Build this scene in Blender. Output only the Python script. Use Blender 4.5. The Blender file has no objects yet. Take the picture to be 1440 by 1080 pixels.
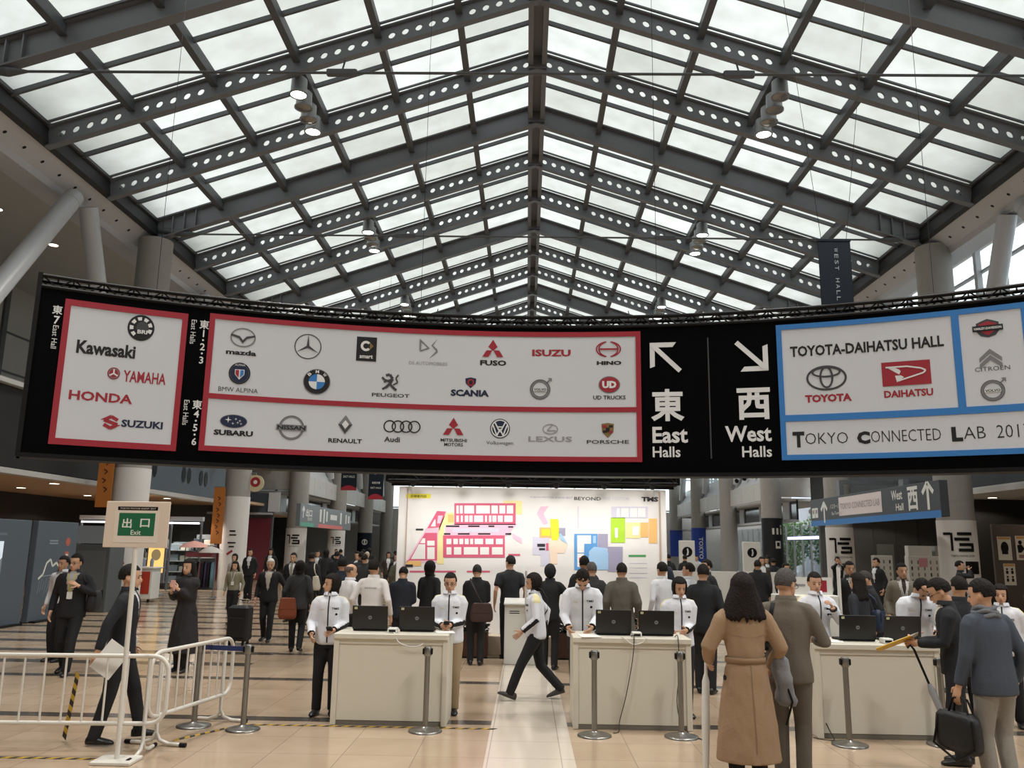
import bpy, math, random
from math import sin, cos, pi, radians, atan2, sqrt
from mathutils import Vector, Matrix, noise, Quaternion
from mathutils.bvhtree import BVHTree

random.seed(11)
scene = bpy.context.scene
COL = scene.collection

# ------------------------------------------------------------------ camera
EYE = 1.85
cam_data = bpy.data.cameras.new('camera')
cam_data.sensor_fit = 'HORIZONTAL'
cam_data.sensor_width = 36.0
cam_data.lens = 36.0 * 1165.0 / 1440.0
cam_data.clip_end = 400
cam = bpy.data.objects.new('camera', cam_data)
COL.objects.link(cam)
PITCH, YAW, ROLL = radians(11.05), radians(1.16), radians(0.9)
_f = Vector((-sin(YAW) * cos(PITCH), cos(YAW) * cos(PITCH), sin(PITCH)))
_r = Vector((cos(YAW), sin(YAW), 0))
_u = _r.cross(_f)
_r2 = _r * cos(ROLL) + _u * sin(ROLL)
_u2 = _u * cos(ROLL) - _r * sin(ROLL)
_m = Matrix((_r2, _u2, -_f)).transposed().to_4x4()
_m.translation = (0, 0, EYE)
cam.matrix_world = _m
scene.camera = cam

# ------------------------------------------------------------------ world, exposure
scene.view_settings.view_transform = 'Standard'
scene.view_settings.look = 'None'
scene.view_settings.gamma = 1.0
scene.view_settings.use_curve_mapping = False
scene.view_settings.exposure = 0.0
world = bpy.data.worlds.new('overcast_sky')
scene.world = world
world.use_nodes = True
_bg = world.node_tree.nodes['Background']
_bg.inputs['Color'].default_value = (0.94, 0.97, 1.0, 1)
_bg.inputs['Strength'].default_value = 2.5

LAMP_WATTS = 950.0        # each lit roof spotlight
BOARD_WATTS = 46.0        # each lamp on the truss over the map board
DOWN_WATTS = 80.0         # shop downlights


# ------------------------------------------------------------------ materials
def lin(h):
    if isinstance(h, str):
        h = h.lstrip('#')
        c = [int(h[i:i + 2], 16) / 255 for i in (0, 2, 4)]
        return tuple(((x + 0.055) / 1.055) ** 2.4 if x > 0.04045 else x / 12.92 for x in c) + (1,)
    return tuple(h) + (1,)


MATS = {}


def mat(name, col, rough=0.6, metal=0.0, bump=0.0, scale=30.0, vary=0.0, spec=0.5, coat=0.0):
    """Principled material with optional noise in tone and bump."""
    if name in MATS:
        return MATS[name]
    m = bpy.data.materials.new(name)
    m.use_nodes = True
    nt = m.node_tree
    b = nt.nodes['Principled BSDF']
    c = lin(col)
    b.inputs['Base Color'].default_value = c
    b.inputs['Roughness'].default_value = rough
    b.inputs['Metallic'].default_value = metal
    b.inputs['Specular IOR Level'].default_value = spec
    if coat:
        b.inputs['Coat Weight'].default_value = coat
    m.diffuse_color = c
    if bump or vary:
        tc = nt.nodes.new('ShaderNodeTexCoord')
        n = nt.nodes.new('ShaderNodeTexNoise')
        n.inputs['Scale'].default_value = scale
        n.inputs['Detail'].default_value = 4
        nt.links.new(tc.outputs['Object'], n.inputs['Vector'])
        if vary:
            mx = nt.nodes.new('ShaderNodeMix')
            mx.data_type = 'RGBA'
            mx.inputs[6].default_value = tuple(x * (1 - vary) for x in c[:3]) + (1,)
            mx.inputs[7].default_value = tuple(min(1, x * (1 + vary)) for x in c[:3]) + (1,)
            nt.links.new(n.outputs['Fac'], mx.inputs[0])
            nt.links.new(mx.outputs[2], b.inputs['Base Color'])
        if bump:
            bp = nt.nodes.new('ShaderNodeBump')
            bp.inputs['Strength'].default_value = bump
            bp.inputs['Distance'].default_value = 0.02
            nt.links.new(n.outputs['Fac'], bp.inputs['Height'])
            nt.links.new(bp.outputs['Normal'], b.inputs['Normal'])
    MATS[name] = m
    return m


def glow(name, col, strength):
    if name in MATS:
        return MATS[name]
    m = bpy.data.materials.new(name)
    m.use_nodes = True
    b = m.node_tree.nodes['Principled BSDF']
    b.inputs['Base Color'].default_value = lin(col)
    b.inputs['Emission Color'].default_value = lin(col)
    b.inputs['Emission Strength'].default_value = strength
    MATS[name] = m
    return m


def skylight_mat():
    m = bpy.data.materials.new('milky skylight glass')
    m.use_nodes = True
    nt = m.node_tree
    nt.nodes.remove(nt.nodes['Principled BSDF'])
    out = nt.nodes['Material Output']
    tr = nt.nodes.new('ShaderNodeBsdfTranslucent')
    at = nt.nodes.new('ShaderNodeAttribute')
    at.attribute_name = 'dirt'
    geo = nt.nodes.new('ShaderNodeTexCoord')
    n = nt.nodes.new('ShaderNodeTexNoise')
    n.inputs['Scale'].default_value = 1.3
    n.inputs['Detail'].default_value = 5
    nt.links.new(geo.outputs['Object'], n.inputs['Vector'])
    ra = nt.nodes.new('ShaderNodeMapRange')
    ra.inputs['From Min'].default_value = 0.3
    ra.inputs['From Max'].default_value = 0.7
    ra.inputs['To Min'].default_value = 0.70
    ra.inputs['To Max'].default_value = 1.14
    nt.links.new(n.outputs['Fac'], ra.inputs['Value'])
    mul = nt.nodes.new('ShaderNodeMath')
    mul.operation = 'MULTIPLY'
    nt.links.new(ra.outputs['Result'], mul.inputs[0])
    nt.links.new(at.outputs['Fac'], mul.inputs[1])
    cr = nt.nodes.new('ShaderNodeMix')
    cr.data_type = 'RGBA'
    cr.inputs[6].default_value = (0.20, 0.20, 0.165, 1)
    cr.inputs[7].default_value = (0.43, 0.44, 0.415, 1)
    nt.links.new(mul.outputs[0], cr.inputs[0])
    nt.links.new(cr.outputs[2], tr.inputs['Color'])
    nt.links.new(tr.outputs[0], out.inputs['Surface'])
    return m


def clear_glass():
    m = bpy.data.materials.new('clear glass')
    m.use_nodes = True
    nt = m.node_tree
    nt.nodes.remove(nt.nodes['Principled BSDF'])
    t = nt.nodes.new('ShaderNodeBsdfTransparent')
    t.inputs['Color'].default_value = (0.86, 0.9, 0.9, 1)
    g = nt.nodes.new('ShaderNodeBsdfGlossy')
    g.inputs['Roughness'].default_value = 0.03
    lw = nt.nodes.new('ShaderNodeLayerWeight')
    lw.inputs['Blend'].default_value = 0.5
    pw = nt.nodes.new('ShaderNodeMath')
    pw.operation = 'POWER'
    pw.inputs[1].default_value = 4.0
    nt.links.new(lw.outputs['Facing'], pw.inputs[0])
    fr = nt.nodes.new('ShaderNodeMath')
    fr.operation = 'MULTIPLY_ADD'
    fr.inputs[1].default_value = 0.6
    fr.inputs[2].default_value = 0.04
    nt.links.new(pw.outputs[0], fr.inputs[0])
    mx = nt.nodes.new('ShaderNodeMixShader')
    nt.links.new(fr.outputs[0], mx.inputs[0])
    nt.links.new(t.outputs[0], mx.inputs[1])
    nt.links.new(g.outputs[0], mx.inputs[2])
    nt.links.new(mx.outputs[0], nt.nodes['Material Output'].inputs['Surface'])
    return m


def floor_mat():
    """Polished beige stone: tiles 0.66 m with thin joints, dark bands every 2.6 m across the hall, a pale central path."""
    m = bpy.data.materials.new('polished stone floor')
    m.use_nodes = True
    nt = m.node_tree
    L = nt.links.new
    b = nt.nodes['Principled BSDF']
    tc = nt.nodes.new('ShaderNodeTexCoord')
    sp = nt.nodes.new('ShaderNodeSeparateXYZ')
    L(tc.outputs['Object'], sp.inputs[0])

    def mth(op, a, bb=None, c=None):
        n = nt.nodes.new('ShaderNodeMath')
        n.operation = op
        for i, v in enumerate((a, bb, c)):
            if v is None:
                continue
            if isinstance(v, (int, float)):
                n.inputs[i].default_value = v
            else:
                L(v, n.inputs[i])
        return n.outputs[0]

    def band(coord, period, offset, width):
        q = mth('SUBTRACT', coord, offset)
        q = mth('PINGPONG', q, period / 2)
        return mth('LESS_THAN', q, width / 2)

    X, Y = sp.outputs['X'], sp.outputs['Y']
    joint = mth('MAXIMUM', band(X, 0.65, 0.33, 0.008), band(Y, 0.65, 0.05, 0.008))
    stripe = band(Y, 2.6, 9.32, 0.22)
    far = mth('GREATER_THAN', Y, 8.0)
    stripe = mth('MULTIPLY', stripe, far)
    aisle = mth('MULTIPLY', mth('GREATER_THAN', mth('ABSOLUTE', X), 4.2), mth('GREATER_THAN', Y, 12.5))
    stripe = mth('MAXIMUM', stripe, mth('MULTIPLY', aisle, band(Y, 1.3, 9.32, 0.34)))
    mid = mth('LESS_THAN', mth('ABSOLUTE', mth('SUBTRACT', X, 0.05)), 0.40)
    side = mth('MAXIMUM', mth('LESS_THAN', mth('ABSOLUTE', mth('ADD', X, 7.4)), 0.9), mth('LESS_THAN', mth('ABSOLUTE', mth('SUBTRACT', X, 7.6)), 0.9))
    # dark squares where the bands cross the outer aisles
    n1 = nt.nodes.new('ShaderNodeTexNoise')
    n1.inputs['Scale'].default_value = 2.2
    n1.inputs['Detail'].default_value = 6
    L(tc.outputs['Object'], n1.inputs['Vector'])
    wn = nt.nodes.new('ShaderNodeTexWhiteNoise')
    wn.noise_dimensions = '2D'
    cv = nt.nodes.new('ShaderNodeCombineXYZ')
    L(mth('FLOOR', mth('DIVIDE', mth('SUBTRACT', X, 0.33), 0.65)), cv.inputs[0])
    L(mth('FLOOR', mth('DIVIDE', mth('SUBTRACT', Y, 0.05), 0.65)), cv.inputs[1])
    L(cv.outputs[0], wn.inputs['Vector'])
    tone = mth('ADD', mth('MULTIPLY', n1.outputs['Fac'], 0.7), mth('MULTIPLY', wn.outputs['Value'], 0.3))

    def mix(fac, a, bb):
        n = nt.nodes.new('ShaderNodeMix')
        n.data_type = 'RGBA'
        L(fac, n.inputs[0])
        for i, v in ((6, a), (7, bb)):
            if isinstance(v, tuple):
                n.inputs[i].default_value = v
            else:
                L(v, n.inputs[i])
        return n.outputs[2]
    c = mix(tone, lin('#a18970'), lin('#c3ad95'))
    c = mix(mid, c, lin('#cfc3b4'))
    nm = mth('SUBTRACT', 1.0, mid)
    c = mix(mth('MULTIPLY', stripe, nm), c, lin('#4c4640'))
    c = mix(mth('MULTIPLY', joint, 0.55), c, lin('#6b5d50'))
    L(c, b.inputs['Base Color'])
    b.inputs['Roughness'].default_value = 0.16
    b.inputs['Specular IOR Level'].default_value = 0.5
    r = mth('MULTIPLY_ADD', n1.outputs['Fac'], 0.12, 0.10)
    L(r, b.inputs['Roughness'])
    return m


M_STEEL = mat('dark grey painted steel', '#6c6f75', 0.5, 0.0, vary=0.08, scale=3)
M_STEEL2 = mat('charcoal painted steel', '#55585d', 0.5)
M_FASCIA = mat('pale grey aluminium fascia', '#bcbec2', 0.35, 0.0, vary=0.04, scale=1.5)
M_PANELW = mat('off white wall panel', '#b5b3af', 0.6, vary=0.05, scale=1.2)
M_CONC = mat('fair faced concrete', '#97948f', 0.8, vary=0.10, scale=5, bump=0.1)
M_SOFFIT = mat('grey soffit', '#bebdb9', 0.8, vary=0.04, scale=2)
M_BEIGESOF = mat('beige soffit', '#b79a7d', 0.75)
M_DKWALL = mat('dark grey wall cladding', '#5a5d5f', 0.55, vary=0.06, scale=1.5)
M_BLUEGREY = mat('slate blue grey panel', '#4d5660', 0.5)
M_BLACK = mat('black paint', '#08080a', 0.5, spec=0.25)
M_WHITE = mat('white laminate', '#d9d8d2', 0.4)
M_CREAM = mat('warm white laminate', '#cfc9ba', 0.45, vary=0.02, scale=4)
M_CHROME = mat('brushed steel', '#8f8d89', 0.3, 0.9)
M_BLIND = mat('white blind', '#d2d4d6', 0.7)
M_WHITEWRAP = mat('white printed wrap', '#d6d2cf', 0.5)
M_ORANGE = mat('orange banner cloth', '#b8702f', 0.7)
M_NAVY = mat('navy banner cloth', '#131b26', 0.7, spec=0.2)
M_RED = mat('red print', '#97202f', 0.5)
M_BLUE = mat('blue print', '#2f74b8', 0.5)
M_GREYW = mat('light grey sign panel', '#c8cacf', 0.45)
M_SIGNBLK = mat('gloss black sign face', '#010102', 0.5, spec=0.06)
M_MAROON = mat('dark red wall', '#6e2431', 0.6)
M_GLASS = clear_glass()
M_SKY = skylight_mat()
M_DARKGLASS = mat('dark window glass', '#2c3238', 0.1)
M_LENS = glow('lit lamp lens', '#fffaf0', 14)
M_DOWN = glow('downlight lens', '#fff0d8', 6)
M_STRIP = glow('white light strip', '#f4f6ff', 3.0)


# ------------------------------------------------------------------ mesh collector
class MB:
    def __init__(s):
        s.v, s.f, s.m, s.s = [], [], [], []

    def add(s, verts, faces, mi=0, smooth=False):
        o = len(s.v)
        s.v.extend([tuple(p) for p in verts])
        for f in faces:
            s.f.append(tuple(i + o for i in f))
            s.m.append(mi)
            s.s.append(smooth)
        return s

    def box(s, c, d, rz=0.0, mi=0, R=None, b=0.0):
        """Box of size d about c; b chamfers the vertical and horizontal edges."""
        x, y, z = d[0] / 2, d[1] / 2, d[2] / 2
        M = R if R is not None else Matrix.Rotation(rz, 3, 'Z')
        c = Vector(c)
        if b <= 0:
            vs = [Vector((i * x, j * y, k * z)) for k in (-1, 1) for j in (-1, 1) for i in (-1, 1)]
            fs = [(0, 2, 3, 1), (4, 5, 7, 6), (0, 1, 5, 4), (2, 6, 7, 3), (0, 4, 6, 2), (1, 3, 7, 5)]
        else:
            vs, fs = [], []
            prof = [(b, -z), (0, -z + b), (0, z - b), (b, z)]
            for ins, zz in prof:
                X, Y = x - ins, y - ins
                q = b * 0.9
                pts = [(-X + q, -Y), (X - q, -Y), (X, -Y + q), (X, Y - q), (X - q, Y), (-X + q, Y), (-X, Y - q), (-X, -Y + q)]
                vs += [Vector((p[0], p[1], zz)) for p in pts]
            for r in range(3):
                for i in range(8):
                    j = (i + 1) % 8
                    fs.append((r * 8 + i, r * 8 + j, r * 8 + 8 + j, r * 8 + 8 + i))
            fs.append(tuple(range(7, -1, -1)))
            fs.append(tuple(range(24, 32)))
        return s.add([c + M @ v for v in vs], fs, mi)

    def tube(s, p0, p1, r0, r1=None, n=12, mi=0, caps=True):
        r1 = r0 if r1 is None else r1
        p0, p1 = Vector(p0), Vector(p1)
        d = (p1 - p0).normalized()
        a = d.orthogonal().normalized()
        b = d.cross(a)
        vs = []
        for p, r in ((p0, r0), (p1, r1)):
            vs += [p + a * (r * cos(2 * pi * i / n)) + b * (r * sin(2 * pi * i / n)) for i in range(n)]
        s.add(vs, [(i, (i + 1) % n, n + (i + 1) % n, n + i) for i in range(n)], mi, True)
        if caps:
            s.add(vs[:n], [tuple(range(n - 1, -1, -1))], mi)
            s.add(vs[n:], [tuple(range(n))], mi)
        return s

    def path(s, pts, r, n=8, mi=0, closed=False):
        pts = [Vector(p) for p in pts]
        k = len(pts)
        rs = r if isinstance(r, (list, tuple)) else [r] * k
        vs = []
        prev = None
        for i, p in enumerate(pts):
            if closed:
                t = (pts[(i + 1) % k] - pts[i - 1]).normalized()
            else:
                t = (pts[min(i + 1, k - 1)] - pts[max(i - 1, 0)]).normalized()
            if prev is None:
                a = t.orthogonal().normalized()
            else:
                a = (prev - t * prev.dot(t))
                a = a.normalized() if a.length > 1e-6 else t.orthogonal().normalized()
            prev = a
            b = t.cross(a)
            vs += [p + a * (rs[i] * cos(2 * pi * j / n)) + b * (rs[i] * sin(2 * pi * j / n)) for j in range(n)]
        fs = []
        for i in range(k if closed else k - 1):
            i2 = (i + 1) % k
            for j in range(n):
                j2 = (j + 1) % n
                fs.append((i * n + j, i * n + j2, i2 * n + j2, i2 * n + j))
        s.add(vs, fs, mi, True)
        if not closed:
            s.add(vs[:n], [tuple(range(n - 1, -1, -1))], mi)
            s.add(vs[-n:], [tuple(range(n))], mi)
        return s

    def lathe(s, prof, c=(0, 0, 0), n=24, mi=0, smooth=True):
        c = Vector(c)
        vs = []
        for r, z in prof:
            vs += [c + Vector((r * cos(2 * pi * i / n), r * sin(2 * pi * i / n), z)) for i in range(n)]
        fs = []
        for k in range(len(prof) - 1):
            for i in range(n):
                j = (i + 1) % n
                fs.append((k * n + i, k * n + j, k * n + n + j, k * n + n + i))
        s.add(vs, fs, mi, smooth)
        s.add(vs[:n], [tuple(range(n - 1, -1, -1))], mi)
        s.add(vs[-n:], [tuple(range(n))], mi)
        return s

    def prism(s, poly, y0, y1, mi=0, ax='y'):
        """Polygon in (x,z) drawn along y (or (y,z) along x with ax='x')."""
        n = len(poly)
        if ax == 'y':
            a = [(p[0], y0, p[1]) for p in poly]
            b = [(p[0], y1, p[1]) for p in poly]
        elif ax == 'x':
            a = [(y0, p[0], p[1]) for p in poly]
            b = [(y1, p[0], p[1]) for p in poly]
        else:
            a = [(p[0], p[1], y0) for p in poly]
            b = [(p[0], p[1], y1) for p in poly]
        fs = [tuple(range(n)), tuple(range(2 * n - 1, n - 1, -1))]
        fs += [(i, n + i, n + (i + 1) % n, (i + 1) % n) for i in range(n)]
        return s.add(a + b, fs, mi)

    def ball(s, c, r, nu=12, nv=8, mi=0, M=None):
        c = Vector(c)
        vs = []
        r = r if isinstance(r, (tuple, list)) else (r, r, r)
        for k in range(nv + 1):
            th = pi * k / nv
            for i in range(nu):
                p = Vector((r[0] * sin(th) * cos(2 * pi * i / nu), r[1] * sin(th) * sin(2 * pi * i / nu), r[2] * cos(th)))
                vs.append(c + (M @ p if M else p))
        fs = []
        for k in range(nv):
            for i in range(nu):
                j = (i + 1) % nu
                fs.append((k * nu + i, (k + 1) * nu + i, (k + 1) * nu + j, k * nu + j))
        return s.add(vs, fs, mi, True)

    def build(s, name, mats, parent=None, loc=None, rz=None):
        me = bpy.data.meshes.new(name)
        me.from_pydata(s.v, [], s.f)
        mats = mats if isinstance(mats, (list, tuple)) else [mats]
        for m in mats:
            me.materials.append(m)
        me.polygons.foreach_set('material_index', s.m)
        me.polygons.foreach_set('use_smooth', s.s)
        me.update()
        o = bpy.data.objects.new(name, me)
        COL.objects.link(o)
        if parent:
            o.parent = parent
        if loc is not None:
            o.location = loc
        if rz is not None:
            o.rotation_euler = (0, 0, rz)
        return o


def tag(o, label, cat, group=None, kind=None):
    if label:
        o['label'] = label
    if cat:
        o['category'] = cat
    if group:
        o['group'] = group
    if kind:
        o['kind'] = kind
    return o


def thing(name, label, cat, loc=(0, 0, 0), rz=0.0, group=None):
    o = bpy.data.objects.new(name, None)
    o.empty_display_size = 0.2
    COL.objects.link(o)
    o.location = loc
    o.rotation_euler = (0, 0, rz)
    return tag(o, label, cat, group)


def dup(root, loc, rz, label=None, group=None):
    r = root.copy()
    COL.objects.link(r)
    r.location = loc
    r.rotation_euler = (0, 0, rz)
    if label:
        r['label'] = label
    if group:
        r['group'] = group
    for ch in list(root.children):
        c = ch.copy()
        COL.objects.link(c)
        c.parent = r
        for g in ch.children:
            d = g.copy()
            COL.objects.link(d)
            d.parent = c
    return r


ORD = ['first', 'second', 'third', 'fourth', 'fifth', 'sixth', 'seventh', 'eighth', 'ninth', 'tenth', 'eleventh', 'twelfth',
       'thirteenth', 'fourteenth', 'fifteenth', 'sixteenth', 'seventeenth', 'eighteenth', 'nineteenth', 'twentieth',
       'twenty-first', 'twenty-second', 'twenty-third', 'twenty-fourth', 'twenty-fifth', 'twenty-sixth']


# ------------------------------------------------------------------ flat lettering
_txt = {}


def text2d(s, bold=0.0):
    """Outline of a word as (verts, faces) normalised to a unit box."""
    key = (s, bold)
    if key in _txt:
        return _txt[key]
    c = bpy.data.curves.new('lettering', 'FONT')
    c.body = s
    c.resolution_u = 2
    c.offset = bold
    c.align_x = 'LEFT'
    o = bpy.data.objects.new('lettering', c)
    COL.objects.link(o)
    dg = bpy.context.evaluated_depsgraph_get()
    me = bpy.data.meshes.new_from_object(o.evaluated_get(dg))
    vs = [(v.co.x, v.co.y) for v in me.vertices]
    fs = [tuple(p.vertices) for p in me.polygons]
    bpy.data.objects.remove(o)
    bpy.data.curves.remove(c)
    bpy.data.meshes.remove(me)
    x0, x1 = min(v[0] for v in vs), max(v[0] for v in vs)
    y0, y1 = min(v[1] for v in vs), max(v[1] for v in vs)
    vs = [((v[0] - x0) / (x1 - x0) - 0.5, (v[1] - y0) / (y1 - y0) - 0.5) for v in vs]
    _txt[key] = (vs, fs, (x1 - x0) / (y1 - y0))
    return _txt[key]


class Flat:
    """Flat print: 2-D shapes in layers that are laid on a surface by a mapping (u, v, lift) -> point."""

    def __init__(s, seg=1):
        s.parts = []
        s.seg = seg

    def poly(s, pts, mi=0, lay=0):
        s.parts.append((list(pts), [tuple(range(len(pts)))], mi, lay))
        return s

    def rect(s, cx, cy, w, h, mi=0, lay=0, rot=0.0):
        if s.seg > 1 and rot == 0.0:
            n = s.seg
            vs = []
            for i in range(n + 1):
                vs += [(cx - w / 2 + w * i / n, cy - h / 2), (cx - w / 2 + w * i / n, cy + h / 2)]
            s.parts.append((vs, [(2 * i, 2 * i + 2, 2 * i + 3, 2 * i + 1) for i in range(n)], mi, lay))
            return s
        c_, s_ = cos(rot), sin(rot)
        return s.poly([(cx + x * c_ - y * s_, cy + x * s_ + y * c_) for x, y in ((-w / 2, -h / 2), (w / 2, -h / 2), (w / 2, h / 2), (-w / 2, h / 2))], mi, lay)

    def disc(s, cx, cy, rx, ry=None, mi=0, lay=0, n=28, a0=0.0, a1=360.0):
        ry = rx if ry is None else ry
        full = abs(a1 - a0) >= 359.9
        k = n if full else n + 1
        pts = [(cx + rx * cos(radians(a0 + (a1 - a0) * i / n)), cy + ry * sin(radians(a0 + (a1 - a0) * i / n))) for i in range(k)]
        if not full:
            pts.append((cx, cy))
        return s.poly(pts, mi, lay)

    def ring(s, cx, cy, rx, ry, t, mi=0, lay=0, n=36, a0=0.0, a1=360.0):
        vs, fs = [], []
        full = abs(a1 - a0) >= 359.9
        k = n if full else n + 1
        for i in range(k):
            a = radians(a0 + (a1 - a0) * i / n)
            vs.append((cx + rx * cos(a), cy + ry * sin(a)))
            vs.append((cx + (rx - t) * cos(a), cy + (ry - t) * sin(a)))
        for i in range(n):
            a, b = 2 * i, 2 * ((i + 1) % k)
            fs.append((a, b, b + 1, a + 1))
        s.parts.append((vs, fs, mi, lay))
        return s

    def line(s, pts, w, mi=0, lay=0):
        for (x0, y0), (x1, y1) in zip(pts[:-1], pts[1:]):
            l = sqrt((x1 - x0) ** 2 + (y1 - y0) ** 2) or 1e-6
            nx, ny = -(y1 - y0) / l * w / 2, (x1 - x0) / l * w / 2
            s.poly([(x0 + nx, y0 + ny), (x0 - nx, y0 - ny), (x1 - nx, y1 - ny), (x1 + nx, y1 + ny)], mi, lay)
        return s

    def text(s, t, cx, cy, w, h, mi=0, lay=0, bold=0.0, rot=0.0):
        vs, fs, asp = text2d(t, bold)
        if w is None:
            w = h * asp
        c_, s_ = cos(rot), sin(rot)
        s.parts.append(([(cx + x * w * c_ - y * h * s_, cy + x * w * s_ + y * h * c_) for x, y in vs], fs, mi, lay))
        return s

    def build(s, name, mats, fn, parent=None, lift=0.004, step=0.0015):
        mb = MB()
        for vs, fs, mi, lay in s.parts:
            mb.add([fn(u, v, lift + step * lay) for u, v in vs], fs, mi)
        return mb.build(name, mats, parent)
# ================================================================== THE HALL
XC, HW = 0.15, 11.75                 # ridge line and half width of the glazed roof
ZR, ZE = 15.26, 11.30                # rafter axis at the ridge and at the eaves
SL = (ZR - ZE) / HW
CL, CR = -11.6, 12.25                # column lines
BAY = [0.2 + 3 * i for i in range(-3, 24)]   # rafter positions along the hall
YA, YB = BAY[0], BAY[-1]


def structure(o, label, cat):
    return tag(o, label, cat, kind='structure')


mb = MB().box((0, 30, -0.1), (56, 90, 0.2))
structure(mb.build('floor', floor_mat()), 'polished beige stone floor with dark cross bands', 'floor')


def rz_at(x):
    return ZR - SL * abs(x - XC)


# ---- rafters
def rafter(y, sd, holes):
    mb = MB()
    D = 0.52 if holes else 0.60
    fw = 0.20 if holes else 0.26
    t = 0.02
    nb, nc = 6, 6
    cw = HW / (nb * nc)

    def P(s, dz, dy):
        return (XC + sd * s, y + dy, ZR - SL * s + dz)
    for zc, hh in ((D / 2, 0.04), (-D / 2, 0.04)):
        vs = [P(s, zc + q * hh / 2, w * fw / 2) for s in (0.0, HW) for q in (-1, 1) for w in (-1, 1)]
        mb.add(vs, [(0, 1, 3, 2), (4, 6, 7, 5), (0, 4, 5, 1), (2, 3, 7, 6), (0, 2, 6, 4), (1, 5, 7, 3)], 0)
    hz = D / 2 - 0.02
    if not holes:
        vs = [P(s, q * hz, w * t) for s in (0.0, HW) for q in (-1, 1) for w in (-1, 1)]
        mb.add(vs, [(0, 1, 3, 2), (4, 6, 7, 5), (0, 4, 5, 1), (2, 3, 7, 6), (0, 2, 6, 4), (1, 5, 7, 3)], 0)
        for s in (HW - 0.5, HW - 0.85, HW - 1.2):
            mb.box(P(s, 0, 0), (0.03, fw, D - 0.05), 0, 0)
    else:
        seg = 16
        r = 0.082
        for k in range(-1, nb * nc):
            s0 = max(0.0, (k + 0.5) * cw)
            s1 = min(HW, (k + 1.5) * cw)
            kk = k + 1
            hole = kk % nc != 0
            for w in (-1, 1):
                if not hole:
                    vs = [P(s0, -hz, w * t), P(s1, -hz, w * t), P(s1, hz, w * t), P(s0, hz, w * t)]
                    mb.add(vs, [(0, 1, 2, 3)], 0)
                    continue
                cs = (s0 + s1) / 2
                outer, inner = [], []
                for i in range(seg):
                    a = 2 * pi * (i + 0.5) / seg
                    ca, sa = cos(a), sin(a)
                    hx = (s1 - s0) / 2
                    q = min(hx / max(abs(ca), 1e-6), hz / max(abs(sa), 1e-6))
                    outer.append(P(cs + ca * q, sa * q, w * t))
                    inner.append(P(cs + ca * r, sa * r, w * t))
                # corners for a gap free outline
                mb.add(outer + inner, [(i, (i + 1) % seg, seg + (i + 1) % seg, seg + i) for i in range(seg)], 0)
                hx = (s1 - s0) / 2
                for cx_, cz_ in ((1, 1), (-1, 1), (-1, -1), (1, -1)):
                    best = sorted(range(seg), key=lambda i: (Vector(outer[i]) - Vector(P(cs + cx_ * hx, cz_ * hz, w * t))).length)[:2]
                    mb.add([outer[best[0]], outer[best[1]], P(cs + cx_ * hx, cz_ * hz, w * t)], [(0, 1, 2)], 0)
                if w == 1:
                    rim = [P(cs + r * cos(2 * pi * (i + 0.5) / seg), r * sin(2 * pi * (i + 0.5) / seg), q * t) for q in (-1, 1) for i in range(seg)]
                    mb.add(rim, [(i, (i + 1) % seg, seg + (i + 1) % seg, seg + i) for i in range(seg)], 0, True)
    return mb.build('roof_beam', M_STEEL)


for i, y in enumerate(BAY):
    solid = round((y - 24.2) / 3) % 3 == 0
    for sd, side in ((-1, 'west'), (1, 'east')):
        o = rafter(y, sd, not solid)
        structure(o, '%s grey steel rafter %s on the %s slope, %s along the hall' % (
            'solid' if solid else 'perforated', 'with plain web' if solid else 'with round holes',
            'shop-side' if sd < 0 else 'window-side', ORD[i] if i < len(ORD) else 'last'), 'roof beam')

# ---- purlins and ridge
for sd in (-1, 1):
    for k in range(1, 6):
        s = HW * k / 6
        x, z = XC + sd * s, ZR - SL * s
        mb = MB()
        mb.box((x, (YA + YB) / 2, z + 0.16), (0.11, YB - YA, 0.20))
        mb.box((x, (YA + YB) / 2, z + 0.04), (0.17, YB - YA, 0.03))
        structure(mb.build('roof_beam', M_STEEL2), '%s steel purlin down the %s roof slope from the ridge' % (ORD[k - 1], 'shop-side' if sd < 0 else 'window-side'), 'roof beam')
mb = MB()
for sd in (-1, 1):
    mb.box((XC + sd * 0.19, (YA + YB) / 2, ZR + 0.02), (0.14, YB - YA, 0.42))
mb.box((XC, (YA + YB) / 2, ZR + 0.12), (0.30, YB - YA, 0.04))
for y in BAY:
    mb.box((XC, y, ZR - 0.02), (0.5, 0.3, 0.5))
structure(mb.build('roof_beam', M_STEEL), 'long twin steel ridge beam along the roof peak', 'roof beam')

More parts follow.
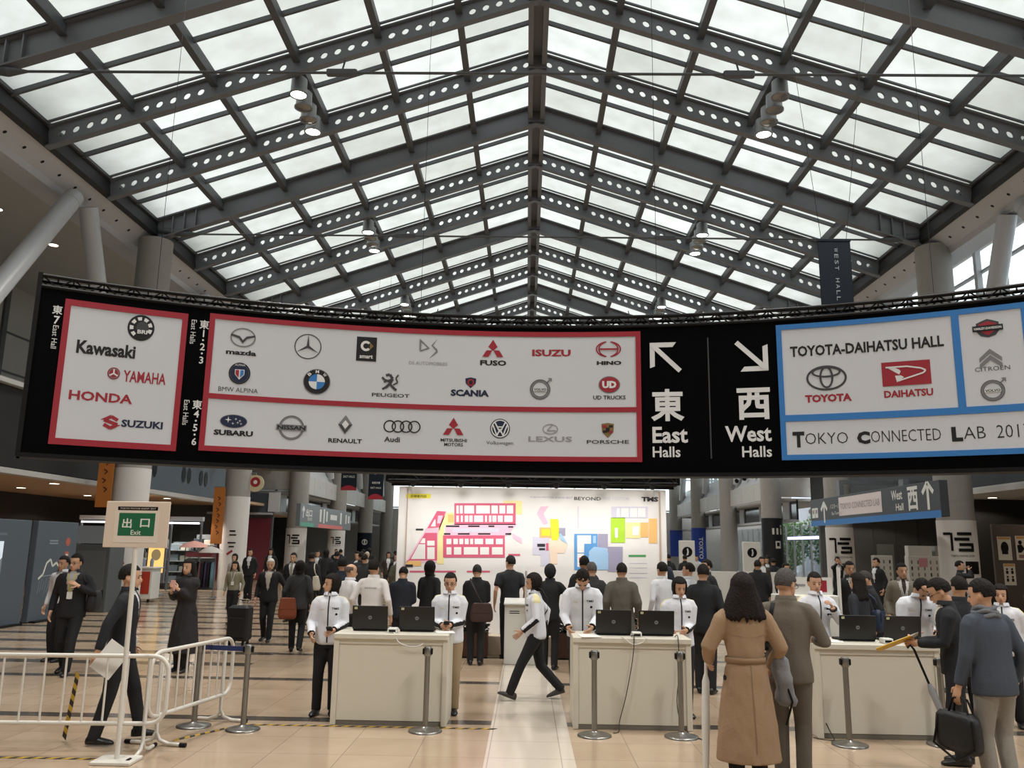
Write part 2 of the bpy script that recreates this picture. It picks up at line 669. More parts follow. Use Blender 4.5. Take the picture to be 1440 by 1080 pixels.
# ---- glazing: one window per bay and slope
GZ = 0.36
wn = 0
for i in range(len(BAY) - 1):
    y0, y1 = BAY[i], BAY[i + 1]
    for sd in (-1, 1):
        wn += 1
        mb = MB()
        tints = []
        for k in range(6):
            for h in range(2):
                s0, s1 = 0.02 + (HW + .14) * k / 6, 0.02 + (HW + .14) * (k + 1) / 6
                a, b = y0 + (y1 - y0) * h / 2, y0 + (y1 - y0) * (h + 1) / 2
                q = [(XC + sd * s, yy, ZR - SL * s + GZ) for s, yy in ((s0, a), (s1, a), (s1, b), (s0, b))]
                mb.add(q, [(0, 1, 2, 3) if sd > 0 else (3, 2, 1, 0)], 0)
                tints.append(min(1.0, max(0.35, random.gauss(0.74, 0.13) + (0.3 if random.random() < 0.09 else 0))))
        o = mb.build('window_%d' % wn, M_SKY)
        at = o.data.attributes.new('dirt', 'FLOAT', 'FACE')
        at.data.foreach_set('value', tints)
        structure(o, 'milky glass skylight bay %s along the %s slope' % (ORD[i] if i < len(ORD) else 'last', 'shop-side' if sd < 0 else 'window-side'), 'skylight')
        fb = MB()
        for yy, w in (((y0 + y1) / 2, 0.07), (y0 + 0.16, 0.05), (y1 - 0.16, 0.05)):
            vs = [(XC + sd * s, yy + w * q, ZR - SL * s + GZ - 0.02 - e) for s in (0.0, HW) for e in (0, 0.12 if w > 0.06 else 0.05) for q in (-0.5, 0.5)]
            fb.add(vs, [(0, 1, 3, 2), (4, 6, 7, 5), (0, 4, 5, 1), (2, 3, 7, 6), (0, 2, 6, 4), (1, 5, 7, 3)])
        for k in range(0, 7):
            s = HW * k / 6
            fb.box((XC + sd * s, (y0 + y1) / 2, ZR - SL * s + GZ - 0.05), (0.10, y1 - y0, 0.08))
        fb.build('glazing_bar', M_STEEL2, o)

# ---- eaves: dark gutter, pale fascia girder with bolt holes, gallery ceilings and walls
for sd, nm in ((-1, 'left'), (1, 'right')):
    mb = MB()
    xi = XC + sd * HW
    mb.prism([(xi - sd * 0.04, ZE - 0.16), (xi + sd * 0.10, ZE - 0.22), (xi + sd * 0.16, ZE + 0.6), (xi + sd * 0.08, ZE + 0.6)], YA - 3, YB + 3)
    structure(mb.build('trim_%d' % (1 if sd < 0 else 2), mat('gutter black steel', '#26282b', .6)), 'dark steel gutter edge along the %s eaves' % ('shop-side' if sd < 0 else 'window-side'), 'gutter')
    mb = MB()
    prof = [(xi + sd * 0.06, ZE - 0.06), (xi + sd * 0.18, ZE - 0.18), (xi + sd * 0.62, ZE - 0.50), (xi + sd * 0.68, ZE - 0.66), (xi + sd * 1.25, ZE - 0.72),
            (xi + sd * 1.25, ZE + 0.9), (xi + sd * 0.06, ZE + 0.9)]
    mb.prism(prof, YA - 3, YB + 3)
    n = Vector((-sd * 0.32, 0, -0.44)).normalized()
    y = 6.0
    while y < YB:
        p = Vector((xi + sd * 0.42, y, ZE - 0.3545)) + n * 0.004
        a = Vector((0, 1, 0))
        b = n.cross(a)
        mb.add([p + a * (0.05 * cos(2 * pi * i / 10)) + b * (0.05 * sin(2 * pi * i / 10)) for i in range(10)], [tuple(range(10)) if sd > 0 else tuple(range(9, -1, -1))], 1)
        y += 0.75
    structure(mb.build('trim_%d' % (3 if sd < 0 else 4), [M_FASCIA, M_BLACK]), 'pale aluminium eaves girder with small round holes on the %s' % ('shop side' if sd < 0 else 'window side'), 'eaves girder')

# gallery ceilings (solid, either side of the glazed roof)
mb = MB().prism([(-12.8, 11.45), (-26, 11.45), (-26, 12.4), (-11.6, 12.4)], YA - 3, YB + 3)
structure(mb.build('ceiling_1', M_SOFFIT), 'flat grey gallery ceiling above the shops', 'ceiling')
mb = MB().prism([(13.1, 11.0), (13.9, 11.0), (13.9, 12.4), (11.9, 12.4)], YA - 3, YB + 3)
structure(mb.build('ceiling_2', M_SOFFIT), 'narrow pale soffit above the tall side windows', 'ceiling')

# left upper wall behind the gallery
mb = MB()
mb.box((-20.2, 30, 8.6), (0.3, 84, 6.0), 0, 0)
for k in range(9):
    mb.box((-20.0, 3.2 + 9 * k, 8.6), (0.12, 0.25, 6.0), 0, 1)
for z in (6.6, 8.1, 9.6):
    mb.box((-20.02, 30, z), (0.08, 84, 0.06), 0, 1)
structure(mb.build('wall_left', [M_SOFFIT, M_DKWALL]), 'grey panelled gallery wall behind the slanting struts', 'wall')

# ---- columns every 9 m
COLY = [6.2 + 9 * i for i in range(0, 8)]   # 6.2, 15.2, 24.2 ...
wrap_top = 2.75
for sd, cx in ((-1, CL), (1, CR)):
    for i, y in enumerate(COLY):
        if y < 20:
            continue
        mb = MB()
        mb.lathe([(0.5, 0), (0.5, 10.95)], (cx, y, 0), 28)
        for z in (3.3, 5.7):
            mb.lathe([(0.508, z), (0.508, z + 0.06)], (cx, y, 0), 28)
        o = mb.build('column', M_CONC)
        n = ORD[i - 2]
        structure(o, '%s round concrete column along the %s, counted from the hanging sign' % (n, 'shop fronts' if sd < 0 else 'window wall'), 'column')

# slanting tubular struts, an upside down V in each 9 m bay
for sd, cx in ((-1, CL - 0.35), (1, CR + 0.35)):
    for i in range(1, len(COLY) - 1):
        ya = COLY[i] + 5.3
        for e, ye in ((0, COLY[i] + 1.2), (1, COLY[i + 1] - 1.0)):
            top = Vector((cx, ya + (0.35 if e else -0.35), 10.65))
            bot = Vector((cx, ye, 5.7))
            mb = MB().tube(bot, top, 0.24, 0.24, 18)
            mb.tube(top - (top - bot).normalized() * 0.3, top, 0.25, 0.16, 18)
            structure(mb.build('slanting_column', M_FASCIA), 'pale tubular strut slanting %s the hall in the %s bay of the %s' % ('back along' if e else 'up along', ORD[i - 1], 'shop side' if sd < 0 else 'window side'), 'strut')

# ---- right clerestory glazing
mb = MB()
fb = MB()
Xw = 13.7
y = 8.0
mb.box((Xw + 0.06, (8 + YB) / 2, 8.25), (0.02, YB - 8, 5.3))
while y < YB:
    fb.box((Xw - 0.02, y, 8.3), (0.10, 0.07, 5.4))
    y += 1.5
for z in (5.65, 7.2, 8.7, 10.2):
    fb.box((Xw - 0.02, (8 + YB) / 2, z), (0.12, YB - 8, 0.07))
y = 15.2
while y < YB:
    fb.box((Xw - 0.14, y, 8.3), (0.16, 0.16, 5.4))
    y += 4.5
o = mb.build('window_60', M_GLASS)
structure(o, 'tall band of clear side windows below the window-side eaves', 'window')
fb.build('window_frame', M_FASCIA, o)
# roofs and walls of the neighbouring hall, seen out of the side windows
mb = MB()
mb.prism([(24, 7.4), (44, 9.2), (44, 6.0), (24, 6.0)], -10, 80)
for k in range(12):
    mb.box((24.2, k * 7, 6.8), (0.3, 0.5, 2.4), 0, 1)
o = mb.build('building', [mat('pale roof sheet', '#aeb6c0', 0.5), M_FASCIA])
mb = MB().box((34, 35, 3.0), (20, 90, 6.0))
mb.build('wall', mat('outer wall', '#8d9299', 0.7), o)
tag(o, 'pale low-roofed building outside beyond the side windows', 'building', kind='structure')

# ---- first floor galleries beyond the wide bays: parapets, window bands, soffits
for sd, cx in ((-1, CL), (1, CR)):
    side = 'shop side' if sd < 0 else 'window side'
    Yj = 42.2
    # parapet panels along the hall, three to a bay
    k = 0
    for i in range(4, len(COLY)):
        y0 = COLY[i] + 0.45
        y1 = min(COLY[i] + 9 - 0.45, YB)
        for j in range(3):
            a, b = y0 + (y1 - y0) * j / 3 + 0.02, y0 + (y1 - y0) * (j + 1) / 3 - 0.02
            mb = MB()
            mb.box((cx + sd * 0.1, (a + b) / 2, 4.85), (0.14, b - a, 0.95), 0, 0, b=0.01)
            mb.tube((cx + sd * 0.02, (a + b) / 2, 4.9), (cx + sd * 0.05, (a + b) / 2, 4.9), 0.11, 0.11, 12, 1)
            structure(mb.build('parapet_panel', [M_PANELW, M_SOFFIT]), '%s white parapet panel of the gallery on the %s, counted along the hall' % (ORD[k], side), 'parapet')
            k += 1
    # transverse parapet where the gallery steps back
    x0, x1 = cx + sd * 0.4, cx + sd * 3.6
    mb = MB()
    mb.box(((x0 + x1) / 2, Yj, 5.15), (abs(x1 - x0), 0.16, 1.35), 0, 0, b=0.01)
    mb.tube(((x0 + x1) / 2, Yj - 0.1, 5.05), ((x0 + x1) / 2, Yj - 0.06, 5.05), 0.09, 0.09, 12, 1)
    structure(mb.build('parapet_panel', [M_PANELW, M_SOFFIT]), 'wide white parapet facing the sign at the stepped gallery on the %s' % side, 'parapet')
    # band over the parapet, with its row of spotlights
    mb = MB()
    mb.prism([(cx + sd * 0.25, 5.34), (cx + sd * 0.9, 6.5), (cx + sd * 1.2, 6.5), (cx + sd * 0.6, 5.34)], Yj + 0.5, YB)
    structure(mb.build('trim_%d' % (5 if sd < 0 else 6), M_FASCIA), 'sloping pale band above the gallery parapets on the %s' % side, 'band')
    for j in range(7 if sd > 0 else 0):
        y = 42.9 + 1.75 * j
        s = thing('spotlight', 'small silver spotlight, %s in the row above the gallery parapet' % ORD[j], 'spotlight', (cx + sd * 0.42, y, 5.85), 0, 'spotlights above the parapet')
        MB().tube((0, 0, 0), (-sd * 0.05, 0, 0.1), 0.03, 0.03, 8).tube((-sd * 0.05, 0, 0.08), (-sd * 0.2, -0.15, 0.0), 0.13, 0.15, 12).build('housing', M_FASCIA, s)
        MB().tube((-sd * 0.2, -0.15, 0.0), (-sd * 0.215, -0.165, -0.006), 0.13, 0.13, 12).build('lens', M_BLACK, s)
    # upper storey wall behind, with a dark window band below the parapet
    mb = MB()
    mb.box((cx + sd * 1.3, (Yj + YB) / 2, 3.85), (0.1, YB - Yj, 1.0), 0, 0)
    for j in range(5):
        mb.box((cx + sd * 1.22, Yj + 1.5 + j * 4.5, 3.85), (0.06, 1.1, 0.95), 0, 1)
    mb.box((cx + sd * 0.95, (Yj + YB) / 2, 3.30), (0.8, YB - Yj, 0.12), 0, 2)
    structure(mb.build('window_%d' % (61 if sd < 0 else 62), [M_DARKGLASS, M_BLIND, M_FASCIA]), 'dark window band with white blinds under the parapets on the %s' % side, 'window')
    mb = MB()
    mb.box((cx + sd * (5.2 if sd < 0 else 2.2), (Yj + YB) / 2, 4.34), (9.6 if sd < 0 else 3.6, YB - Yj, 0.12))
    structure(mb.build('ceiling_%d' % (3 if sd < 0 else 4), M_SOFFIT), 'gallery slab above the far shops on the %s' % side, 'ceiling')

# ---- left side, near bays: gallery edge with oval openings, beige soffit, shop walls
mb = MB()
mb.prism([(-13.0, 3.52), (-13.15, 3.52), (-13.15, 5.6), (-13.0, 5.6)], 25, 36)
mb.prism([(-12.85, 3.42), (-13.2, 3.42), (-13.2, 3.56), (-12.85, 3.56)], 12, 36, 1)
for y in (28.2, 28.7, 31.2, 31.7, 32.9, 33.4):
    for sgn in (1,):
        vs = [(-12.985, y + 0.18 * cos(2 * pi * i / 20), 4.30 + 0.30 * sin(2 * pi * i / 20)) for i in range(20)]
        mb.add(vs, [tuple(range(20))], 2)
structure(mb.build('wall_1', [M_BLUEGREY, M_PANELW, M_BLACK]), 'slate grey gallery edge with black oval openings', 'wall')
mb = MB().prism([(-13.0, 3.60), (-13.12, 3.60), (-13.12, 5.6), (-13.0, 5.6)], 6, 25)
structure(mb.build('wall_2', mat('black gallery edge', '#141312', 0.6)), 'black gallery edge above the beige shop ceiling', 'wall')
mb = MB().box((-17.2, 24, 3.66), (8.3, 36, 0.12))
structure(mb.build('ceiling_5', M_BEIGESOF), 'beige shop ceiling with round downlights', 'ceiling')
mb = MB().box((-16.5, 24, 5.66), (7.4, 36.4, 0.12))
structure(mb.build('ceiling_6', M_SOFFIT), 'gallery floor slab above the shops', 'ceiling')
mb = MB().box((-20.2, 30, 2.8), (0.3, 84, 5.6))
structure(mb.build('wall_3', mat('dim shop back wall', '#2e2c2c', 0.7)), 'dark back wall of the shops', 'wall')
# cross wall between shops, dark with maroon panels
mb = MB()
mb.box((-16.3, 41.5, 2.0), (7.4, 0.2, 4.0), 0, 0)
mb.box((-13.2, 41.3, 1.5), (1.1, 0.1, 3.0), 0, 1)
mb.box((-15.3, 41.3, 1.5), (0.6, 0.1, 3.0), 0, 1)
mb.box((-14.2, 41.36, 3.75), (3.2, 0.1, 1.0), 0, 2)
mb.box((-12.55, 41.3, 3.8), (0.55, 0.12, 0.95), 0, 3)
mb.box((-14.2, 41.25, 3.22), (3.2, 0.3, 0.1), 0, 4)
structure(mb.build('wall_4', [M_DKWALL, M_MAROON, M_BLUEGREY, M_BLIND, M_FASCIA]), 'end wall of the shop bay with dark red panels', 'wall')
mb = MB().box((-16.2, 45.5, 3.34), (7.0, 8.0, 0.1))
structure(mb.build('ceiling_7', M_BEIGESOF), 'low beige ceiling of the passage beside the dark red panels', 'ceiling')

# ---- right side, near bays
mb = MB()
mb.prism([(14.2, 3.75), (14.05, 3.75), (14.05, 5.6), (14.2, 5.6)], 6, 41.6)
mb.prism([(14.22, 3.65), (13.9, 3.65), (13.9, 3.80), (14.22, 3.80)], 6, 41.6, 1)
structure(mb.build('wall_5', [mat('dim slate panel', '#363a3e', 0.5), M_PANELW]), 'dark gallery edge with a pale lower rail', 'wall')
mb = MB().box((18.2, 24, 3.8), (8.4, 35.5, 0.12))
structure(mb.build('ceiling_8', M_SOFFIT), 'grey soffit over the poster wall', 'ceiling')
mb = MB().box((13.95, 24, 5.60), (0.7, 36, 0.14))
structure(mb.build('ceiling_9', M_SOFFIT), 'gallery sill below the side windows', 'ceiling')
mb = MB()
mb.box((20.2, 24, 2.0), (0.3, 40, 4.0), 0, 0)
mb.box((17.2, 40.5, 2.0), (6.4, 0.2, 4.0), 0, 0)
for k in range(6):
    mb.box((14.4 + k * 1.05, 40.38, 2.0), (0.03, 0.04, 4.0), 0, 1)
mb.box((14.9, 40.36, 1.1), (0.9, 0.06, 2.2), 0, 2)
mb.box((17.0, 40.36, 1.1), (0.8, 0.06, 2.2), 0, 2)
structure(mb.build('wall_right', [M_DKWALL, M_STEEL2, mat('pale door leaf', '#7c8583', 0.5)]), 'grey clad wall with doors behind the window-side columns', 'wall')
mb = MB()
mb.box((18.0, 30.3, 1.9), (4.4, 0.2, 3.8), 0, 0)
structure(mb.build('wall_6', mat('charcoal partition', '#1c1b1a', 0.7)), 'charcoal partition behind the stacked leaflet displays', 'wall')

# far window wall on the right with greenery outside
mb = MB()
mb.box((16.2, 56, 1.65), (0.03, 29, 3.3))
o = mb.build('window_63', M_GLASS)
structure(o, 'ground floor glass wall with greenery outside', 'window')
fb = MB()
for k in range(20):
    fb.box((16.15, 42.2 + 1.5 * k, 1.65), (0.1, 0.08, 3.3))
fb.build('window_frame', M_FASCIA, o)
# end walls
mb = MB()
mb.box((0.2, YB + 1.5, 2.4), (44, 0.3, 4.8), 0, 0)
for q in (-1, 1):
    mb.box((0.2 + q * 19, YB + 1.5, 8.0), (6, 0.3, 6.5), 0, 0)
mb.box((0.2, YB + 1.5, 14.0), (44, 0.3, 7), 0, 0)
structure(mb.build('wall_back', M_PANELW), 'pale end wall of the hall', 'wall')
mb = MB()
for k in range(17):
    mb.box((-16 + 2 * k, YB + 1.4, 7.5), (0.1, 0.12, 5.6))
for z in (4.9, 7.5, 10.3):
    mb.box((0.2, YB + 1.4, z), (32, 0.12, 0.12))
o = MB().box((0.2, YB + 1.55, 7.5), (32, 0.02, 5.6)).build('window_64', M_GLASS)
structure(o, 'wide end window high above the far wall', 'window')
mb.build('window_frame', M_FASCIA, o)
mb = MB().box((0, -9.2, 8), (52, 0.3, 16))
structure(mb.build('wall_front', M_PANELW), 'pale wall closing the hall behind the viewer', 'wall')
mb = MB().box((-25.6, 30, 6), (0.3, 86, 12.6))
structure(mb.build('wall_7', M_SOFFIT), 'outer wall beyond the shops', 'wall')
mb = MB().box((20.8, 18, 6), (0.3, 46, 12.6))
mb.v = [(x, y, min(z, 5.6)) for x, y, z in mb.v]
structure(mb.build('wall_8', M_SOFFIT), 'outer wall beyond the poster wall', 'wall')

# ---- tie rods at every third rafter
rods = [y for y in BAY if round((y - 24.2) / 3) % 3 == 0 and y > 14]
for i, y in enumerate(rods):
    o = tag(thing('tie_rod', '%s slim steel tie rod crossing below the roof, counted from the front' % ORD[i], 'tie rod', (XC, y, ZE - 0.1), 0, 'tie rods across the roof'), None, None, kind='structure')
    MB().tube((-HW + 0.5, 0, 0), (HW - 0.5, 0, 0), 0.028, 0.028, 10).build('rod', M_STEEL2, o)
    for sd in (-1, 1):
        MB().box((sd * 4.0, 0, 0), (0.62, 0.12, 0.14), b=0.02).tube((sd * 4.0, 0, 0.05), (sd * 3.95, 0, 0.28), 0.02, 0.02, 8).build('turnbuckle', M_STEEL2, o)
        MB().tube((sd * (HW - 1.3), 0, 0), (sd * (HW - 0.9), 0, 0), 0.03, 0.11, 12).tube((sd * (HW - 0.9), 0, 0), (sd * (HW - 0.05), 0, 0.12), 0.11, 0.1, 12).build('end_fitting', M_STEEL2, o)

# ---- clusters of cylindrical roof spotlights
lampproto = None
for ci, (yc, lits) in enumerate(((0.5, ((1, 1, 0, 1), (1, 0, 1, 1))), (9.5, ((1, 0, 1, 1), (1, 0, 1, 1))), (18.5, ((1, 0, 0, 1), (0, 0, 0, 1))), (27.6, ((1, 0, 0, 1), (1, 0, 0, 1))), (36.5, ((1, 0, 0, 1), (1, 0, 0, 1))), (45.5, ((1, 0, 0, 1), (1, 0, 0, 1))))):
    for sd, lit in ((-1, lits[0]), (1, lits[1])):
        x = XC + sd * HW / 2
        for k in range(4):
            s = thing('roof_spotlight', '%s grey can spotlight in the %s cluster under the %s roof slope' % (ORD[k], ORD[ci], 'shop-side' if sd < 0 else 'window-side'), 'spotlight',
                      (x + sd * 0.04 * k, yc + 0.62 * k, 12.62), 0, 'roof spotlights in clusters of four')
            MB().tube((0, 0, 0.46), (0, 0, 0.72), 0.03, 0.03, 8).build('stem', M_STEEL2, s)
            MB().lathe([(0.14, 0.46), (0.19, 0.42), (0.20, 0.06), (0.23, 0.04), (0.23, 0.0), (0.19, 0.0), (0.19, 0.03)], (0, 0, 0), 20).build('housing', mat('grey lamp housing', '#8e9092', 0.4, 0.4), s)
            MB().lathe([(0.185, 0.012), (0.12, -0.01), (0.01, -0.025)], (0, 0, 0), 18).build('lens', M_LENS if lit[k] else M_CHROME, s)
            if lit[k]:
                ld = bpy.data.lights.new('lamp', 'SPOT')
                ld.energy = LAMP_WATTS
                ld.color = (1.0, 0.96, 0.9)
                ld.spot_size = radians(125)
                ld.spot_blend = 0.6
                ld.shadow_soft_size = 0.2
                lo = bpy.data.objects.new('lamp', ld)
                COL.objects.link(lo)
                lo.parent = s
                lo.location = (0, 0, -0.06)
        # the bracket they hang from
        mb = MB().box((x + sd * 0.06, yc + 0.93, 13.22), (0.08, 2.3, 0.09))
        mb.box((x + sd * 0.06, yc + 0.93, 13.36), (0.08, 0.08, 0.3))
        structure(mb.build('lamp_beam', M_STEEL2), 'short bracket bar of the %s lamp cluster under the %s slope' % (ORD[ci], 'shop-side' if sd < 0 else 'window-side'), 'bracket')

# ---- downlights in the gallery and shop ceilings
k = 0
for (x, z, ys) in ((-15.85, 11.45, [19.9 + 3 * i for i in range(9)]), (-15.2, 3.6, [16, 21.6, 26.5, 31, 35]), (-17.8, 3.6, [19, 24, 29, 33.5]), (-14.6, 3.29, [43.5, 45.5, 47.5]), (16.0, 3.74, [20, 24.5, 29, 33.5, 38])):
    for j, y in enumerate(ys):
        where = 'high gallery ceiling' if z > 8 else ('grey soffit by the posters' if x > 0 else ('shop ceiling, %s row' % ('inner' if x < -17 else 'outer') if z > 3.5 else 'low passage ceiling'))
        s = thing('downlight', '%s round recessed downlight in the %s' % (ORD[j], where), 'downlight', (x, y, z), 0, 'recessed downlights')
        MB().lathe([(0.19, -0.004), (0.19, -0.02), (0.15, -0.02)], (0, 0, 0), 18).build('rim', M_PANELW, s)
        MB().lathe([(0.145, -0.010), (0.14, -0.022)], (0, 0, 0), 18).build('lens', M_DOWN, s)
        if z < 8:
            ld = bpy.data.lights.new('lamp', 'SPOT')
            ld.energy = DOWN_WATTS
            ld.color = (1.0, 0.85, 0.68)
            ld.spot_size = radians(150)
            ld.shadow_soft_size = 0.1
            lo = bpy.data.objects.new('lamp', ld)
            COL.objects.link(lo)
            lo.parent = s
            lo.location = (0, 0, -0.05)
# ================================================================== THE CURVED HANGING SIGN
RS = 13.25
SZ0, SZ1 = 2.96, 5.40


def on_sign(u, z, lift=0.0):
    a = u / RS
    r = RS - lift
    return (r * sin(a), r * cos(a), z)


def sign_slab(mb, u0, u1, z0, z1, l0, l1, mi=0, step=0.25):
    n = max(1, int(round((u1 - u0) / step)))
    vs = []
    for i in range(n + 1):
        u = u0 + (u1 - u0) * i / n
        vs += [on_sign(u, z0, l0), on_sign(u, z1, l0), on_sign(u, z1, l1), on_sign(u, z0, l1)]
    fs = []
    for i in range(n):
        a, b = 4 * i, 4 * i + 4
        for k in range(4):
            k2 = (k + 1) % 4
            fs.append((a + k, a + k2, b + k2, b + k))
    fs.append((3, 2, 1, 0))
    fs.append((4 * n, 4 * n + 1, 4 * n + 2, 4 * n + 3))
    mb.add(vs, fs, mi)


UA, UB = -7.36, 7.62
sign = thing('hanging_sign', 'huge curved black overhead sign with white panels of car maker logos and hall arrows', 'sign', (0, 0, 0))
mb = MB()
sign_slab(mb, UA, UB, SZ0, SZ1, -0.10, 0.0)
mb.build('backing', M_SIGNBLK, sign)
# panels
RED, BLU, GRY, BLK, NAV, WHT, DGR, GLD, MGR = range(9)
INK = [M_RED, M_BLUE, mat('chrome grey print', '#77777b', 0.45), mat('black print', '#101012', 0.5), mat('navy print', '#16233f', 0.45),
       mat('white print', '#d9d9d9', 0.5), mat('dark grey print', '#3c3c40', 0.5), mat('gold print', '#7d6536', 0.5), mat('mid grey print', '#8f8c8f', 0.5)]
for (u0, u1, z0, z1) in ((-6.96, -5.45, 3.24, 5.17), (-4.98, 1.74, 4.06, 5.23), (-4.98, 1.74, 3.26, 3.98), (4.01, 6.37, 3.88, 5.23), (6.47, 7.24, 3.88, 5.23), (4.01, 7.24, 3.27, 3.78)):
    mb = MB()
    sign_slab(mb, u0, u1, z0, z1, 0.0, 0.012)
    mb.build('panel', M_GREYW, sign)
for mi, M, bars in ((0, M_RED, ((-7.04, -5.37, 5.17, 5.26), (-7.04, -5.37, 3.15, 3.24), (-7.04, -6.96, 3.24, 5.17), (-5.45, -5.37, 3.24, 5.17))),
                    (0, M_RED, ((-5.06, 1.82, 5.23, 5.31), (-5.06, 1.82, 3.98, 4.06), (-5.06, 1.82, 3.18, 3.26), (-5.06, -4.98, 3.26, 5.23), (1.74, 1.82, 3.26, 5.23))),
                    (0, M_BLUE, ((3.93, 7.32, 5.23, 5.31), (3.93, 7.32, 3.78, 3.88), (3.93, 7.32, 3.19, 3.27), (3.93, 4.01, 3.27, 5.23), (6.37, 6.47, 3.88, 5.23), (7.24, 7.32, 3.27, 5.23)))):
    mb = MB()
    for b in bars:
        sign_slab(mb, b[0], b[1], b[2], b[3], 0.0, 0.022)
    mb.build('border', M, sign)


def emblem(fl, name='emblem', lift=0.016):
    return fl.build(name, INK, on_sign, sign, lift, .0035)


def word(t, u, z, w, h, mi, bold=0.0, lift=0.016, rot=0.0, name='lettering'):
    return Flat().text(t, u, z, w, h, mi, 0, bold, rot).build(name, INK, on_sign, sign, lift)


# -- first panel
f = Flat().disc(-6.01, 4.96, .185, .20, BLK)
for a in range(-30, 250, 40):
    f.ring(-6.01, 4.96, .155, .165, .05, WHT, 1, 6, a, a + 24)
f.disc(-5.99, 4.97, .085, .09, DGR, 1).text('BRP', -5.97, 4.90, .17, .06, WHT, 2, .03)
emblem(f)
word('Kawasaki', -6.44, 4.58, .78, .20, BLK, .035)
f = Flat().disc(-6.31, 4.235, .085, .09, RED).ring(-6.31, 4.235, .07, .075, .012, GRY, 1).line([(-6.31, 4.235), (-6.31, 4.30)], .02, WHT, 1).line([(-6.31, 4.235), (-6.365, 4.20)], .02, WHT, 1).line([(-6.31, 4.235), (-6.255, 4.20)], .02, WHT, 1)
emblem(f)
word('YAMAHA', -5.89, 4.215, .58, .17, RED, .02)
word('HONDA', -6.44, 3.87, .83, .14, RED, .03)
f = Flat().line([(-6.19, 3.55), (-6.28, 3.60), (-6.37, 3.545), (-6.19, 3.485), (-6.28, 3.43), (-6.37, 3.48)], .05, RED)
f.poly([(-6.42, 3.545), (-6.28, 3.625), (-6.28, 3.575), (-6.33, 3.545)], RED, 1).poly([(-6.14, 3.485), (-6.28, 3.405), (-6.28, 3.455), (-6.23, 3.485)], RED, 1)
emblem(f)
word('SUZUKI', -5.86, 3.515, .56, .11, NAV, .04)
# -- upper wide panel
f = Flat().ring(-4.55, 4.97, .19, .155, .022, GRY)
f.poly([(-4.73, 5.02), (-4.60, 4.99), (-4.55, 4.93), (-4.50, 4.99), (-4.37, 5.02), (-4.37, 4.99), (-4.49, 4.95), (-4.55, 4.875), (-4.61, 4.95), (-4.73, 4.99)], DGR, 1)
emblem(f)
word('mazda', -4.56, 4.73, .45, .08, BLK, .04)
f = Flat().ring(-3.56, 4.91, .21, .205, .016, DGR)
for a in (90, 210, 330):
    c_, s_ = cos(radians(a)), sin(radians(a))
    f.poly([(-3.56 - s_ * .022, 4.91 + c_ * .022), (-3.56 + s_ * .022, 4.91 - c_ * .022), (-3.56 + c_ * .2, 4.91 + s_ * .2)], DGR, 1)
emblem(f)
f = Flat().rect(-2.64, 4.93, .32, .40, BLK).ring(-2.65, 4.98, .085, .085, .04, WHT, 1, 24, 40, 320).poly([(-2.59, 5.045), (-2.53, 4.98), (-2.59, 4.915)], GLD, 2)
f.text('smart', -2.64, 4.805, .21, .06, WHT, 1, .03)
emblem(f)
f = Flat().poly([(-1.79, 5.15), (-1.62, 4.99), (-1.77, 4.93), (-1.79, 4.95), (-1.66, 5.0), (-1.77, 5.10)], GRY).poly([(-1.50, 5.16), (-1.60, 5.04), (-1.52, 4.95), (-1.63, 4.82), (-1.49, 4.93), (-1.50, 4.98), (-1.57, 5.04)], GRY)
f.poly([(-1.79, 4.95), (-1.79, 5.15), (-1.765, 5.12), (-1.765, 4.965)], GRY, 1)
emblem(f)
word('DS AUTOMOBILES', -1.64, 4.74, .62, .055, MGR)


def diamonds(cx, cy, s):
    fl = Flat()
    fl.poly([(cx, cy + s), (cx + .53 * s, cy + .16 * s), (cx, cy - .30 * s), (cx - .53 * s, cy + .16 * s)], RED)
    for q in (-1, 1):
        fl.poly([(cx + q * .06 * s, cy - .24 * s), (cx + q * .72 * s, cy - .24 * s), (cx + q * 1.18 * s, cy - s), (cx + q * .48 * s, cy - s)], RED, 1)
    return fl


emblem(diamonds(-0.59, 5.025, .145))
word('FUSO', -0.58, 4.78, .43, .09, BLK, .04)
word('ISUZU', 0.37, 4.96, .63, .115, RED, .04)
f = Flat().ring(1.30, 5.02, .205, .135, .022, RED, 0, 30, 100, 260).ring(1.30, 5.02, .205, .135, .022, RED, 0, 30, -80, 80)
f.ring(1.30, 5.02, .165, .135, .022, RED, 1, 20, 115, 245).ring(1.30, 5.02, .165, .135, .022, RED, 1, 20, -65, 65).rect(1.30, 5.02, .33, .028, RED, 2)
emblem(f)
word('HINO', 1.31, 4.79, .40, .065, BLK, .05)
f = Flat().disc(-4.56, 4.40, .16, .17, GRY).disc(-4.56, 4.40, .135, .145, NAV, 1).ring(-4.56, 4.40, .16, .17, .02, BLK, 1)
f.poly([(-4.63, 4.46), (-4.49, 4.46), (-4.49, 4.38), (-4.56, 4.30), (-4.63, 4.38)], WHT, 2).poly([(-4.62, 4.45), (-4.57, 4.45), (-4.57, 4.33), (-4.62, 4.385)], RED, 3).poly([(-4.55, 4.45), (-4.50, 4.45), (-4.50, 4.385), (-4.55, 4.33)], BLU, 3)
f.text('ALPINA', -4.56, 4.53, .15, .03, WHT, 3)
emblem(f)
word('BMW ALPINA', -4.56, 4.14, .58, .07, DGR)
f = Flat().disc(-3.39, 4.35, .21, .205, BLK).ring(-3.39, 4.35, .21, .205, .01, GRY, 1)
for k, c in enumerate((WHT, BLU, WHT, BLU)):
    f.disc(-3.39, 4.35, .125, .122, c, 1, 10, 90 * k, 90 * k + 90)
for ch, a in (('B', 135), ('M', 90), ('W', 45)):
    f.text(ch, -3.39 + .165 * cos(radians(a)), 4.35 + .162 * sin(radians(a)), .055, .05, WHT, 2, .03, radians(a - 90))
